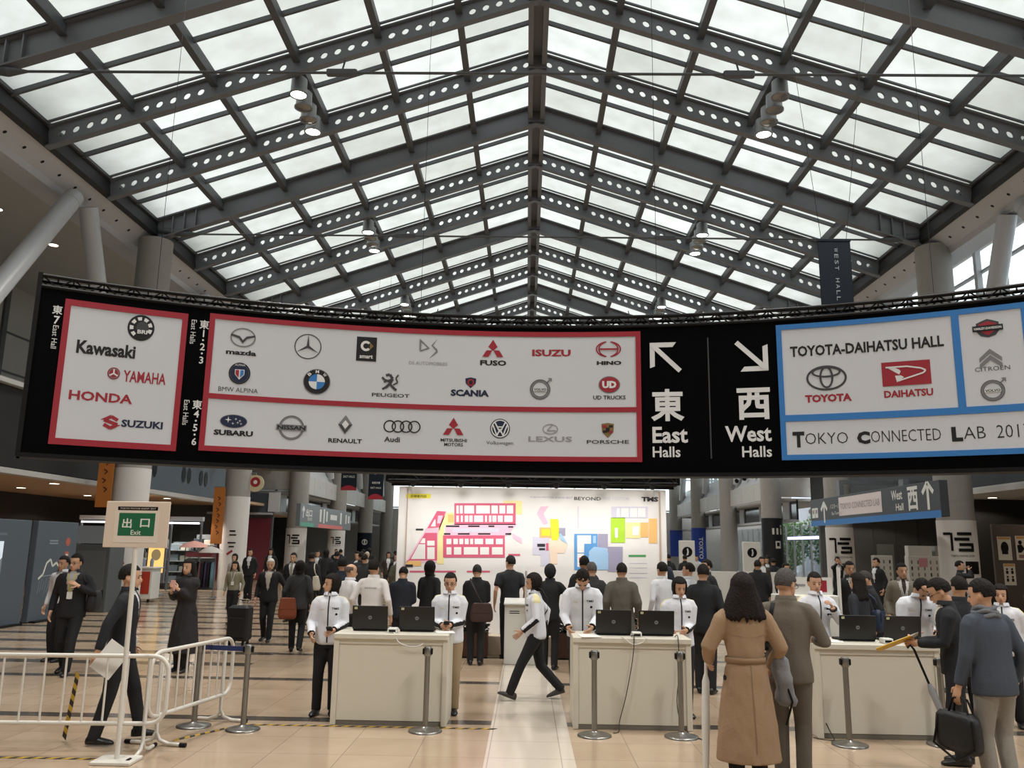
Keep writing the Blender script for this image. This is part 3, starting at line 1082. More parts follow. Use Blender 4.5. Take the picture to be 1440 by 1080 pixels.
emblem(f)
# rampant lion in strokes
f = Flat()
f.line([(-2.31, 4.31), (-2.24, 4.38), (-2.20, 4.46), (-2.25, 4.53), (-2.31, 4.51)], .045, DGR)
f.line([(-2.22, 4.40), (-2.33, 4.44), (-2.37, 4.48)], .035, DGR, 1).line([(-2.24, 4.37), (-2.16, 4.29), (-2.13, 4.28)], .04, DGR, 1)
f.line([(-2.30, 4.32), (-2.36, 4.285)], .035, DGR, 1).line([(-2.19, 4.36), (-2.12, 4.40), (-2.15, 4.47), (-2.11, 4.53)], .025, DGR, 1).line([(-2.22, 4.45), (-2.34, 4.40)], .028, DGR, 2)
emblem(f)
word('PEUGEOT', -2.22, 4.19, .60, .06, DGR, .02)
f = Flat().poly([(-1.03, 4.51), (-.94, 4.53), (-.85, 4.51), (-.86, 4.43), (-.94, 4.35), (-1.02, 4.43)], NAV).disc(-.94, 4.445, .055, .06, RED, 1).disc(-.94, 4.445, .03, .035, BLK, 2)
emblem(f)
word('SCANIA', -0.95, 4.27, .62, .11, NAV, .05)


def volvo(u, z, r):
    fl = Flat().ring(u, z, r, r, r * .26, GRY).ring(u, z, r, r, r * .05, DGR, 1).ring(u, z, r * .74, r * .74, r * .04, DGR, 1)
    fl.line([(u + r * .7, z + r * .7), (u + r * 1.05, z + r * 1.05)], r * .14, GRY, 1).poly([(u + r * .75, z + r * 1.15), (u + r * 1.15, z + r * 1.15), (u + r * 1.15, z + r * .75)], GRY, 2)
    fl.rect(u, z, r * 1.35, r * .34, WHT, 2).text('VOLVO', u, z, r * 1.25, r * .26, DGR, 3, .03)
    return fl


emblem(volvo(0.19, 4.35, .165))
f = Flat().disc(1.31, 4.43, .175, .14, GRY).disc(1.31, 4.43, .16, .126, RED, 1).text('UD', 1.31, 4.43, .23, .12, WHT, 2, .06)
emblem(f)
word('UD TRUCKS', 1.31, 4.22, .52, .065, BLK, .02)
# -- lower wide panel
f = Flat().disc(-4.59, 3.65, .20, .105, GRY).disc(-4.59, 3.65, .19, .096, NAV, 1)
for x, y, q in ((-4.67, 3.67, .05), (-4.56, 3.685, .022), (-4.50, 3.66, .022), (-4.53, 3.63, .022), (-4.48, 3.615, .02), (-4.60, 3.615, .022)):
    f.poly([(x - q, y), (x, y + q * .25), (x + q, y), (x, y - q * .25)], WHT, 2).poly([(x - q * .25, y), (x, y + q), (x + q * .25, y), (x, y - q)], WHT, 3)
emblem(f)
word('SUBARU', -4.58, 3.47, .57, .085, BLK, .05)
f = Flat().ring(-3.73, 3.60, .19, .19, .035, GRY).ring(-3.73, 3.60, .19, .19, .006, DGR, 1).rect(-3.73, 3.60, .46, .09, GRY, 2).text('NISSAN', -3.73, 3.60, .42, .065, BLK, 3, .03)
emblem(f)
f = Flat().poly([(-2.91, 3.84), (-2.80, 3.69), (-2.91, 3.54), (-3.02, 3.69)], GRY).poly([(-2.91, 3.76), (-2.855, 3.69), (-2.91, 3.62), (-2.965, 3.69)], WHT, 1)
f.poly([(-3.02, 3.69), (-2.97, 3.69), (-2.91, 3.60), (-2.85, 3.69), (-2.80, 3.69), (-2.91, 3.54)], DGR, 2)
emblem(f)
word('RENAULT', -2.90, 3.43, .52, .07, BLK, .03)
f = Flat()
for k in range(4):
    f.ring(-2.02 - .195 + .13 * k, 3.69, .10, .10, .02, BLK, k)
emblem(f)
word('Audi', -2.17, 3.48, .25, .085, DGR, .03)
emblem(diamonds(-1.20, 3.72, .14))
word('MITSUBISHI', -1.19, 3.495, .42, .055, BLK, .02)
word('MOTORS', -1.19, 3.425, .30, .055, BLK, .02)
f = Flat().disc(-.45, 3.70, .16, .16, NAV).ring(-.45, 3.70, .145, .145, .018, WHT, 1)
f.line([(-.535, 3.80), (-.45, 3.64)], .022, WHT, 1).line([(-.365, 3.80), (-.45, 3.64)], .022, WHT, 1)
f.line([(-.565, 3.755), (-.50, 3.585), (-.45, 3.69), (-.40, 3.585), (-.335, 3.755)], .022, WHT, 2).line([(-.50, 3.725), (-.40, 3.725)], .02, WHT, 2)
emblem(f)
word('Volkswagen', -.45, 3.46, .43, .075, DGR)
f = Flat().ring(.36, 3.70, .125, .085, .015, MGR).line([(.40, 3.775), (.31, 3.675), (.45, 3.675)], .018, MGR, 1)
emblem(f)
word('LEXUS', .36, 3.54, .70, .085, MGR, .02)
f = Flat().poly([(1.18, 3.79), (1.28, 3.805), (1.38, 3.79), (1.37, 3.66), (1.28, 3.56), (1.19, 3.66)], GLD).rect(1.23, 3.75, .07, .04, RED, 1).rect(1.33, 3.66, .06, .04, RED, 1).rect(1.33, 3.75, .06, .04, BLK, 1).rect(1.235, 3.665, .06, .04, BLK, 1)
f.poly([(1.25, 3.73), (1.31, 3.73), (1.31, 3.68), (1.28, 3.65), (1.25, 3.68)], BLK, 2)
emblem(f)
word('PORSCHE', 1.28, 3.50, .67, .06, DGR, .02)


# -- black centre with arrows
def arrow(u, z, s, dx, dy):
    fl = Flat()
    w = s * .16
    # elbow at the tip corner, diagonal shaft
    tx, ty = u + dx * s / 2, z + dy * s / 2
    fl.poly([(tx, ty), (tx - dx * s * .86, ty), (tx - dx * s * .74, ty - dy * w), (tx - dx * w, ty - dy * w)], WHT)
    fl.poly([(tx, ty), (tx, ty - dy * s * .86), (tx - dx * w, ty - dy * s * .80), (tx - dx * w, ty - dy * w)], WHT, 1)
    q = w * .62
    a, b = (tx - dx * q * .5, ty - dy * q * .5), (u - dx * s / 2, z - dy * s / 2)
    fl.line([a, (b[0] + dx * q * .3, b[1] + dy * q * .3)], w * .95, WHT, 2)
    return fl


emblem(arrow(2.21, 4.87, .49, -1, 1), 'arrow', 0.004)
emblem(arrow(3.55, 4.84, .49, 1, -1), 'arrow', 0.004)
word('東', 2.23, 4.09, .52, .52, WHT, .03, 0.004)
word('西', 3.55, 4.08, .50, .50, WHT, .03, 0.004)
word('East', 2.26, 3.61, .55, .26, WHT, .025, 0.004)
word('Halls', 2.20, 3.34, .43, .17, WHT, .015, 0.004)
word('West', 3.45, 3.61, .69, .25, WHT, .025, 0.004)
word('Halls', 3.57, 3.33, .44, .17, WHT, .015, 0.004)
Flat().rect(2.885, 4.2, .02, 1.94, DGR).build('dividing_line', INK, on_sign, sign, 0.004)
for (t, u, z, w, h) in (('東', -7.125, 5.08, .13, .13), ('7', -7.12, 4.93, .075, .12)):
    word(t, u, z, w, h, WHT, .02, 0.004)
word('East Hall', -7.12, 4.68, .34, .07, WHT, 0, 0.004, -pi / 2)
for zt, digs in ((5.12, '1・2・3'), (3.87, '4・5・6')):
    word('東', -5.13, zt, .14, .14, WHT, .02, 0.004)
    for k, ch in enumerate(digs):
        h = .11 if ch != '・' else .03
        word(ch, -5.13, zt - .14 - .105 * k, None if ch != '・' else .03, h, WHT, .015, 0.004)
    word('East Halls', -5.28, zt - .13, .38, .075, WHT, 0, 0.004, -pi / 2)
# -- blue panels
word('TOYOTA-DAIHATSU HALL', 5.19, 4.87, 2.13, .17, BLK, .03)
f = Flat().ring(4.63, 4.43, .29, .195, .032, DGR).ring(4.63, 4.44, .10, .17, .03, DGR, 1).ring(4.63, 4.52, .21, .085, .03, DGR, 2)
emblem(f)
word('TOYOTA', 4.64, 4.12, .66, .12, RED, .05)
f = Flat().rect(5.73, 4.43, .65, .36, RED).poly([(5.46, 4.54), (5.56, 4.54), (5.70, 4.45), (5.66, 4.40)], WHT, 1).poly([(5.58, 4.40), (5.66, 4.40), (5.70, 4.37), (5.60, 4.30)], WHT, 2)
f.line([(5.46, 4.53), (5.75, 4.53), (5.93, 4.49), (5.99, 4.455), (5.96, 4.42), (5.62, 4.32)], .022, WHT, 3)
emblem(f)
word('DAIHATSU', 5.74, 4.13, .65, .11, RED, .04)
f = Flat().poly([(6.68, 5.07), (6.75, 5.10), (6.82, 5.125), (6.89, 5.10), (6.96, 5.07), (6.97, 4.96), (6.91, 4.88), (6.82, 4.855), (6.73, 4.88), (6.67, 4.96)], mat_i := DGR)
f.poly([(6.71, 5.05), (6.82, 5.095), (6.93, 5.05), (6.93, 4.96), (6.82, 4.885), (6.71, 4.96)], RED, 1)
f.rect(6.82, 4.99, .38, .085, BLK, 2).text('HARLEY-DAVIDSON', 6.82, 4.99, .34, .035, WHT, 3, .03)
emblem(f)
f = Flat()
for k, dz in enumerate((0.0, -.09)):
    f.poly([(6.68, 4.56 + dz), (6.82, 4.69 + dz), (6.96, 4.56 + dz), (6.96, 4.50 + dz), (6.82, 4.62 + dz), (6.68, 4.50 + dz)], GRY, k)
emblem(f)
word('CITROËN', 6.83, 4.41, .43, .075, DGR)
emblem(volvo(6.81, 4.09, .15))
# heading of the lower blue panel: big initials, thin letters
x0 = 4.10
for t, w, h, b in (('T', .17, .24, .05), ('OKYO', .60, .17, -.012), (None, .10, 0, 0), ('C', .18, .19, .06), ('ONNECTED', .92, .17, -.012), (None, .11, 0, 0), ('L', .14, .21, .06), ('AB', .27, .17, -.012), (None, .11, 0, 0), ('2017', .41, .18, -.012)):
    if t:
        word(t, x0 + w / 2, 3.51 + (.0 if len(t) > 1 else -.01), w, h, BLK, b)
    x0 += w + .012

# frame truss on top and bottom, hangers
mb = MB()
for z, l in ((5.40, 0.0), (5.56, 0.0), (5.40, -.30), (5.56, -.30)):
    n = 60
    mb.path([on_sign(UA + (UB - UA) * i / n, z, l) for i in range(n + 1)], 0.030, 6)
n = 75
for i in range(n):
    u0, u1 = UA + (UB - UA) * i / n, UA + (UB - UA) * (i + 1) / n
    for l in (0.0, -.30):
        a, b = (5.40, 5.56) if i % 2 else (5.56, 5.40)
        mb.tube(on_sign(u0, a, l), on_sign(u1, b, l), .012, .012, 5, caps=False)
    mb.tube(on_sign(u0, 5.56, 0), on_sign(u0, 5.56, -.30), .012, .012, 5, caps=False)
mb.build('top_truss', M_BLACK, sign)
mb = MB()
sign_slab(mb, UA - .04, UB, 2.95, 3.01, -.34, 0.03)
sign_slab(mb, UA - .06, UA, 2.95, 5.59, -.34, 0.05)
mb.build('edge_frame', M_BLACK, sign)
mb = MB()
n = 60
for z in (2.99, 5.4):
    mb.path([on_sign(UA + (UB - UA) * i / n, z, -.34) for i in range(n + 1)], 0.03, 6)
for i in range(0, n + 1, 3):
    mb.tube(on_sign(UA + (UB - UA) * i / n, 2.99, -.34), on_sign(UA + (UB - UA) * i / n, 5.4, -.34), .02, .02, 6)
mb.build('rear_frame', M_BLACK, sign)
for k in (-3, -1, 1, 3):
    u = RS * math.asin((XC + HW / 6 * k) / (RS + .15))
    p = on_sign(u, 5.56, -.15)
    MB().tube(p, (p[0], p[1], rz_at(p[0]) + 0.05), .004, .004, 6).build('hanging_wire', M_BLACK, sign)

# the dark banner that rises behind the sign
ban = thing('hall_banner', 'narrow navy vertical banner with pale spaced capitals rising behind the curved sign', 'banner', (4.93, 12.85, 0))
mb = MB().box((0, 0, 6.03), (0.515, 0.02, 1.56)).box((0, 0.0, 6.80), (0.54, 0.035, 0.035)).box((0, 0, 5.25), (0.54, 0.035, 0.035))
mb.build('cloth', M_NAVY, ban)
fl = Flat()
z = 6.63
for ch in 'WEST HALL':
    if ch != ' ':
        fl.text(ch, 0.02, z, .066, .06, 0, 0, 0.0, -pi / 2)
    z -= .102
fl.build('lettering', mat('pale print', '#9aa1a8', 0.6), lambda u, v, l: (u, -0.01 - l, v), ban)
for sx in (-0.2, 0.2):
    MB().tube((sx, 0, 6.8), (1.09 if sx > 0 else -.86, 0, rz_at(6.02 if sx > 0 else 4.07) + 0.05), .004, .004, 6).build('hanging_wire', M_BLACK, ban)

# ================================================================== MAP BOARD
BY = 15.2
board = thing('map_board', 'large white upright board with a coloured floor map of the exhibition halls', 'map board', (0, BY, 0))
mb = MB()
mb.box((0.09, 0.25, 1.46), (4.86, 0.5, 2.86), 0, 0, b=0.01)
mb.build('body', mat('white board laminate', '#ece9e6', 0.5), board)
mb = MB().box((2.40, -0.012, 1.5), (0.03, 0.01, 2.7)).box((-2.18, -0.012, 1.5), (0.02, 0.01, 2.7))
mb.build('edge_trim', mat('beige edge line', '#b9a596', 0.5), board)
MB().box((0.1, -0.18, 0.16), (4.9, 0.36, 0.32), b=0.01).build('plinth', mat('pale wood plinth', '#bfae98', 0.5), board)
PNK, LPK, YEL, LYE, SKB, LBL, LAV, ORG, LIM, LGR, GRN, TXT, PWH, CRM = range(14)
MAPM = [mat('map pink', '#d8607f', .6), mat('map pale pink', '#f0c3d8', .6), mat('map yellow', '#efe33a', .6), mat('map pale yellow', '#f4e6a4', .6), mat('map sky blue', '#5f9fdc', .6),
        mat('map pale blue', '#a7cdf0', .6), mat('map lavender grey', '#a3a0ba', .6), mat('map orange', '#f0c078', .6), mat('map lime', '#b3dd3c', .6), mat('map pale lavender', '#d6d3e4', .6),
        mat('map green', '#4aa05c', .6), mat('map ink', '#2b2930', .6), mat('map white', '#f3f1ee', .6), mat('map cream', '#f3dcc6', .6)]
fl = Flat()
for pts, mi, lay in (
        ([(-2.212,2.752),(-1.76,2.758),(-1.758,2.678),(-2.209,2.671)], YEL, 0),
        ([(-2.172,1.526),(-1.633,2.457),(-1.462,2.442),(-1.602,2.051),(-1.612,1.535)], LPK, 0),
        ([(-2.172,1.526),(-2.103,1.588),(-1.835,2.056),(-1.62,2.059),(-1.604,1.57),(-2.102,1.562)], PNK, 1),
        ([(-1.802,2.136),(-1.633,2.448),(-1.471,2.442),(-1.587,2.157)], PNK, 1),
        ([(-2.076,1.589),(-1.944,1.853),(-1.828,1.854),(-1.818,1.593)], PWH, 2),
        ([(-1.79,1.802),(-1.656,1.804),(-1.649,1.595),(-1.783,1.593)], PWH, 2),
        ([(-1.794,1.916),(-1.66,1.918),(-1.657,1.831),(-1.791,1.829)], PWH, 2),
        ([(-1.926,1.87),(-1.876,1.959),(-1.831,1.959),(-1.828,1.872)], PWH, 2),
        ([(-1.74,2.172),(-1.673,2.297),(-1.655,2.297),(-1.651,2.173)], PWH, 2),
        ([(-1.625,2.227),(-1.612,2.368),(-1.522,2.37),(-1.568,2.228)], LPK, 2),
        ([(-1.573,2.263),(-1.452,2.424),(-1.326,2.426),(-1.32,2.214),(-1.499,2.193),(-1.478,1.511),(-1.611,1.509),(-1.601,2.016)], LYE, 0),
        ([(-1.433,2.389),(-1.325,2.39),(-1.321,2.249),(-1.429,2.247)], ORG, 1),
        ([(-2.155,1.553),(-1.888,1.557),(-1.885,1.47),(-2.152,1.466)], ORG, 1),
        ([(-0.433,2.652),(-0.091,2.657),(-0.088,2.409),(-0.428,2.404)], LYE, 0),
        ([(-1.322,2.595),(-0.207,2.611),(-0.202,2.222),(-1.311,2.205)], PNK, 1),
        ([(-1.285,2.554),(-1.24,2.555),(-1.236,2.409),(-1.281,2.409)], PWH, 2),
        ([(-1.222,2.555),(-1.168,2.556),(-1.164,2.411),(-1.218,2.41)], PWH, 2),
        ([(-1.141,2.557),(-0.961,2.559),(-0.958,2.414),(-1.137,2.411)], PWH, 2),
        ([(-0.925,2.56),(-0.674,2.563),(-0.671,2.418),(-0.922,2.414)], PWH, 2),
        ([(-0.647,2.564),(-0.53,2.565),(-0.527,2.42),(-0.644,2.418)], PWH, 2),
        ([(-0.503,2.566),(-0.395,2.567),(-0.393,2.422),(-0.5,2.42)], PWH, 2),
        ([(-0.368,2.568),(-0.252,2.57),(-0.249,2.424),(-0.366,2.422)], PWH, 2),
        ([(-1.28,2.373),(-1.235,2.374),(-1.232,2.259),(-1.277,2.258)], PWH, 2),
        ([(-1.199,2.375),(-1.163,2.375),(-1.16,2.26),(-1.196,2.26)], PWH, 2),
        ([(-1.127,2.376),(-1.064,2.377),(-1.062,2.262),(-1.124,2.261)], PWH, 2),
        ([(-1.047,2.377),(-0.984,2.378),(-0.981,2.263),(-1.044,2.262)], PWH, 2),
        ([(-0.957,2.378),(-0.795,2.381),(-0.793,2.266),(-0.954,2.263)], PWH, 2),
        ([(-0.76,2.381),(-0.724,2.382),(-0.721,2.267),(-0.757,2.266)], PWH, 2),
        ([(-0.688,2.382),(-0.643,2.383),(-0.641,2.268),(-0.685,2.267)], PWH, 2),
        ([(-0.625,2.383),(-0.553,2.384),(-0.551,2.269),(-0.623,2.268)], PWH, 2),
        ([(-0.527,2.385),(-0.437,2.386),(-0.435,2.271),(-0.524,2.27)], PWH, 2),
        ([(-0.41,2.386),(-0.258,2.388),(-0.256,2.274),(-0.408,2.271)], PWH, 2),
        ([(-1.471,2.176),(-1.32,2.222),(-0.175,2.24),(-0.263,2.141),(-0.333,2.035),(-1.467,2.018)], LPK, 1),
        ([(-1.336,2.143),(-0.495,2.155),(-0.494,2.085),(-1.334,2.072)], LGR, 2),
        ([(-1.511,2.017),(-0.395,2.034),(-0.388,1.641),(-1.499,1.624)], PNK, 1),
        ([(-1.447,1.957),(-1.357,1.958),(-1.355,1.862),(-1.444,1.86)], PWH, 2),
        ([(-1.322,1.958),(-1.241,1.96),(-1.239,1.863),(-1.319,1.862)], PWH, 2),
        ([(-1.215,1.96),(-1.143,1.961),(-1.141,1.865),(-1.212,1.864)], PWH, 2),
        ([(-1.116,1.962),(-1.045,1.963),(-1.043,1.866),(-1.114,1.865)], PWH, 2),
        ([(-1.018,1.963),(-0.965,1.964),(-0.962,1.868),(-1.016,1.867)], PWH, 2),
        ([(-0.938,1.964),(-0.786,1.967),(-0.784,1.87),(-0.936,1.868)], PWH, 2),
        ([(-0.742,1.967),(-0.599,1.969),(-0.597,1.873),(-0.74,1.871)], PWH, 2),
        ([(-0.554,1.97),(-0.43,1.972),(-0.428,1.876),(-0.553,1.874)], PWH, 2),
        ([(-1.442,1.808),(-1.353,1.809),(-1.349,1.678),(-1.438,1.677)], PWH, 2),
        ([(-1.308,1.81),(-1.175,1.812),(-1.171,1.681),(-1.305,1.679)], PWH, 2),
        ([(-1.13,1.813),(-0.872,1.817),(-0.869,1.686),(-1.127,1.682)], PWH, 2),
        ([(-0.836,1.817),(-0.676,1.82),(-0.673,1.689),(-0.833,1.686)], PWH, 2),
        ([(-0.623,1.82),(-0.427,1.823),(-0.425,1.693),(-0.62,1.69)], PWH, 2),
        ([(-0.262,2.071),(-0.091,1.986),(-0.081,1.881),(-0.243,1.984)], LPK, 0),
        ([(-2.095,1.384),(-1.261,1.397),(-1.26,1.368),(-2.094,1.354)], PNK, 0),
        ([(-1.066,1.4),(-0.65,1.407),(-0.649,1.377),(-1.065,1.371)], PNK, 0),
        ([(-0.327,1.707),(-0.114,1.71),(-0.114,1.675),(-0.327,1.672)], PNK, 0),
        ([(-2.008,2.129),(-1.873,2.131),(-1.872,2.103),(-2.007,2.101)], TXT, 3),
        ([(-1.463,2.194),(-1.221,2.197),(-1.22,2.169),(-1.462,2.166)], TXT, 3),
        ([(-1.06,2.2),(-0.854,2.203),(-0.853,2.175),(-1.059,2.172)], TXT, 3),
        ([(-0.693,2.205),(-0.586,2.207),(-0.585,2.179),(-0.693,2.177)], TXT, 3),
        ([(-0.335,2.198),(-0.246,2.2),(-0.246,2.172),(-0.335,2.17)], TXT, 3),
        ([(-1.495,2.058),(-1.378,2.059),(-1.377,2.031),(-1.494,2.03)], TXT, 3),
        ([(-1.244,2.061),(-1.03,2.065),(-1.029,2.037),(-1.243,2.033)], TXT, 3),
        ([(-0.878,2.067),(-0.655,2.07),(-0.654,2.042),(-0.877,2.039)], TXT, 3),
        ([(-0.387,2.074),(-0.28,2.076),(-0.279,2.048),(-0.386,2.046)], TXT, 3),
        ([(-2.171,1.492),(-2.037,1.494),(-2.035,1.451),(-2.169,1.448)], TXT, 3),
        ([(0.177,2.43),(0.247,2.556),(0.391,2.567),(0.302,2.432),(0.384,2.257),(0.304,2.238)], LPK, 0),
        ([(0.11,2.015),(0.412,2.02),(0.415,1.697),(0.113,1.693)], LGR, 0),
        ([(0.255,1.695),(0.415,1.697),(0.416,1.507),(0.257,1.504)], LGR, 0),
        ([(0.233,2.184),(0.438,2.187),(0.439,2.003),(0.235,2.0)], ORG, 1),
        ([(0.269,2.149),(0.42,2.152),(0.421,2.038),(0.27,2.035)], YEL, 2),
        ([(0.419,2.337),(0.571,2.339),(0.59,2.049),(0.555,1.961),(0.448,1.959)], YEL, 2),
        ([(0.572,2.18),(0.697,2.182),(0.697,2.042),(0.572,2.04)], LAV, 1),
        ([(0.572,2.119),(0.644,2.05),(0.742,1.894),(0.608,1.979)], LBL, 2),
        ([(0.395,1.958),(0.591,1.961),(0.733,1.894),(0.68,1.736),(0.556,1.734),(0.557,1.543),(0.433,1.541)], CRM, 1),
        ([(0.191,1.894),(0.333,1.896),(0.334,1.844),(0.192,1.842)], TXT, 3),
        ([(0.227,1.816),(0.334,1.818),(0.334,1.783),(0.228,1.781)], TXT, 3),
        ([(0.351,1.905),(0.395,1.906),(0.396,1.775),(0.352,1.775)], PNK, 2),
        ([(0.919,2.565),(0.937,2.566),(0.937,2.177),(0.919,2.177)], LGR, 0),
        ([(0.857,2.079),(1.275,2.086),(1.272,1.451),(0.858,1.445)], SKB, 1),
        ([(1.284,2.086),(1.462,2.088),(1.46,1.835),(1.283,1.832)], LAV, 1),
        ([(1.46,1.861),(1.726,1.865),(1.721,1.424),(1.457,1.42)], LAV, 1),
        ([(1.123,1.778),(1.212,1.857),(1.442,1.835),(1.468,1.748),(1.466,1.454),(1.105,1.448)], LBL, 2),
        ([(0.91,2.054),(1.159,2.058),(1.159,1.909),(1.035,1.907),(1.034,1.75),(0.911,1.748)], PWH, 2),
        ([(0.911,1.731),(1.034,1.733),(1.034,1.499),(0.911,1.497)], PWH, 2),
        ([(1.195,2.049),(1.248,2.05),(1.248,1.919),(1.194,1.918)], LBL, 2),
        ([(0.942,1.662),(0.99,1.663),(0.99,1.611),(0.942,1.61)], PNK, 3),
        ([(0.884,1.316),(0.981,1.317),(0.981,1.274),(0.884,1.273)], SKB, 1),
        ([(1.527,2.574),(2.188,2.584),(2.185,2.381),(1.526,2.371)], LGR, 1),
        ([(1.625,2.549),(1.679,2.55),(1.678,2.391),(1.624,2.39)], PWH, 2),
        ([(1.706,2.55),(1.84,2.552),(1.838,2.393),(1.704,2.391)], PWH, 2),
        ([(1.867,2.553),(1.992,2.554),(1.989,2.395),(1.865,2.393)], PWH, 2),
        ([(2.009,2.555),(2.143,2.557),(2.141,2.398),(2.007,2.396)], PWH, 2),
        ([(1.517,2.379),(1.775,2.383),(1.771,1.936),(1.514,1.932)], LIM, 1),
        ([(1.59,2.196),(1.644,2.196),(1.642,2.021),(1.589,2.02)], PWH, 2),
        ([(1.792,2.295),(2.05,2.299),(2.046,2.019),(1.789,2.015)], LYE, 1),
        ([(1.907,2.227),(2.023,2.229),(2.02,2.071),(1.905,2.069)], PWH, 2),
        ([(2.05,2.299),(2.193,2.301),(2.188,2.038),(2.047,2.036)], ORG, 1),
        ([(2.203,2.372),(2.354,2.374),(2.346,1.936),(2.196,1.934)], ORG, 1),
        ([(1.83,1.723),(2.139,1.728),(2.139,1.693),(1.83,1.688)], GRN, 0),
        ([(1.846,1.581),(2.164,1.586),(2.163,1.576),(1.846,1.571)], LGR, 0),
        ([(1.845,1.503),(2.162,1.508),(2.162,1.498),(1.845,1.493)], LGR, 0),
        ([(1.844,1.409),(2.161,1.414),(2.161,1.403),(1.844,1.398)], LGR, 0),
        ([(1.843,1.331),(2.16,1.336),(2.159,1.326),(1.843,1.321)], LGR, 0),
):
    fl.poly(pts, mi, lay)
fl.text('会場案内図', -1.984, 2.712, 0.291, 0.046, TXT, 3, 0)
fl.text('BEYOND', 1.098, 2.712, 0.484, 0.060, TXT, 3, 0.01)
fl.text('THE MOTOR', 1.613, 2.720, 0.492, 0.053, LGR, 3, 0)
fl.text('TOKYO MOTOR SHOW 2017', 0.434, 2.725, 0.773, 0.030, LAV, 3, 0)
fl.text('TMS', 2.226, 2.717, 0.302, 0.085, TXT, 3, 0.05)
fl.build('map_print', MAPM, lambda u, v, l: (u, -l, v), board, 0.004, 0.0015)
# lighting truss standing on the board
tr = thing('lighting_truss', 'black box truss with small lamps along the top of the map board', 'truss', (0.09, BY - 0.42, 0))
mb = MB()
for y in (-0.2, 0.12):
    for z in (2.95, 3.20):
        mb.tube((-2.55, y, z), (2.55, y, z), .028, .028, 8)
k = 0
x = -2.5
while x < 2.5:
    for y in (-0.2, 0.12):
        mb.tube((x, y, 2.95), (x + .25, y, 3.20), .012, .012, 5)
        mb.tube((x + .25, y, 3.20), (x + .5, y, 2.95), .012, .012, 5)
    mb.tube((x, -.2, 3.20), (x, .12, 3.20), .012, .012, 5)
    mb.tube((x, -.2, 2.95), (x, .12, 2.95), .012, .012, 5)
    x += .5
for x in (-2.55, 2.55):
    for y in (-0.2, 0.12):
        mb.tube((x, y, 2.93), (x, y, 3.22), .03, .03, 8)
mb.box((0, .16, 3.05), (5.06, .02, .34))
mb.build('truss_frame', M_BLACK, tr)
for x in (-2.3, 2.3):
    MB().box((x, 0.3, 2.98), (0.08, 0.5, 0.06)).build('bracket', M_BLACK, tr)
for k in range(6):
    x = -2.1 + .84 * k
    h = MB().tube((x, -.2, 2.94), (x, -.14, 2.88), .04, .05, 10).build('lamp_head', M_BLACK, tr)
    MB().tube((x, -.14, 2.88), (x, -.137, 2.877), .042, .042, 10).build('lens', M_DOWN, h)
    ld = bpy.data.lights.new('lamp', 'SPOT')
    ld.energy = BOARD_WATTS
    ld.color = (1, .97, .93)
    ld.spot_size = radians(140)
    ld.spot_blend = 1.0
    ld.shadow_soft_size = .06
    lo = bpy.data.objects.new('lamp', ld)
    COL.objects.link(lo)
    lo.parent = tr
    lo.location = (x, -.5, 2.93)
    lo.rotation_euler = (radians(25), 0, 0)

# ================================================================== COUNTERS
def counter(x0, yf, w, label, rz=0.0):
    t = thing('reception_counter', label, 'counter', (x0 + w / 2, yf, 0), rz, 'white reception counters')
    MB().box((0, .33, .89), (w, .68, .055), b=.006).build('worktop', M_CREAM, t)
    for s in (-1, 1):
        MB().box((s * (w / 2 - .03), .33, .433), (.055, .64, .862), b=.004).build('side_panel', M_CREAM, t)
    MB().box((0, .045, .455), (w - .116, .03, .81)).build('front_panel', M_CREAM, t)
    MB().box((0, .028, .838), (w - .116, .02, .05)).build('apron', M_CREAM, t)
    MB().box((0, .05, .025), (w - .116, .03, .045)).build('kick_strip', mat('shadow gap strip', '#6e695f', .6), t)
    MB().box((0, .4, .5), (w - .116, .5, .02)).build('inner_shelf', M_CREAM, t)
    return t


counter(-2.02, 9.05, 1.21, 'white reception counter with two open laptops between two staff in white jackets')
counter(0.50, 9.08, 1.24, 'white reception counter with laptops where a staff member looks down')
counter(2.95, 8.87, 1.27, 'white reception counter with laptops beside the man holding a yellow envelope')


def laptop(x, y, label, tilt=8):
    t = thing('laptop', label, 'laptop', (x, y, .919), 0, 'open black laptops on the counters')
    MB().box((0, .17, .011), (.37, .25, .020), b=.004).build('keyboard_base', M_BLACK, t)
    MB().tube((-.14, .055, .02), (.14, .055, .02), .008, .008, 8).build('hinge', M_BLACK, t)
    R = Matrix.Rotation(radians(tilt), 3, 'X')
    lid = MB().box(R @ Vector((0, 0, .125)) + Vector((0, .045, .02)), (.385, .012, .25), R=R, b=.003).build('lid', mat('black laptop lid', '#121214', .35), t)

    def on_lid(u, v, l):
        p = R @ Vector((u, -.006 - l, v)) + Vector((0, .045, .02))
        return p
    fl = Flat().disc(0, .125, .02, .02, 0).text('hp', .0, .125, .022, .022, 1, 1, .02, .15)
    fl.build('emblem', [mat('grey lid badge', '#77797c', .4), M_BLACK], on_lid, lid, .0015, .001)
    Flat().rect(-.155, .225, .03, .022, 0).rect(-.155, .225, .02, .006, 1, 1).build('sticker', [mat('pale sticker', '#d8d2a8', .5), mat('sticker green', '#5c8a4a', .5)], on_lid, lid, .0015, .001)
    return t


for x, y, lb in ((-1.69, 9.27, 'open black laptop beside the dark-haired staff woman turning away'), (-1.18, 9.27, 'open black laptop before the staff woman in glasses'),
                 (0.95, 9.27, 'open black laptop before the staff member looking down'), (1.41, 9.27, 'open black laptop before the bob-haired staff woman'),
                 (3.50, 9.10, 'open black laptop before the staff woman touching her chin'), (3.97, 9.10, 'open black laptop before the bowing staff man')):
    laptop(x, y, lb)


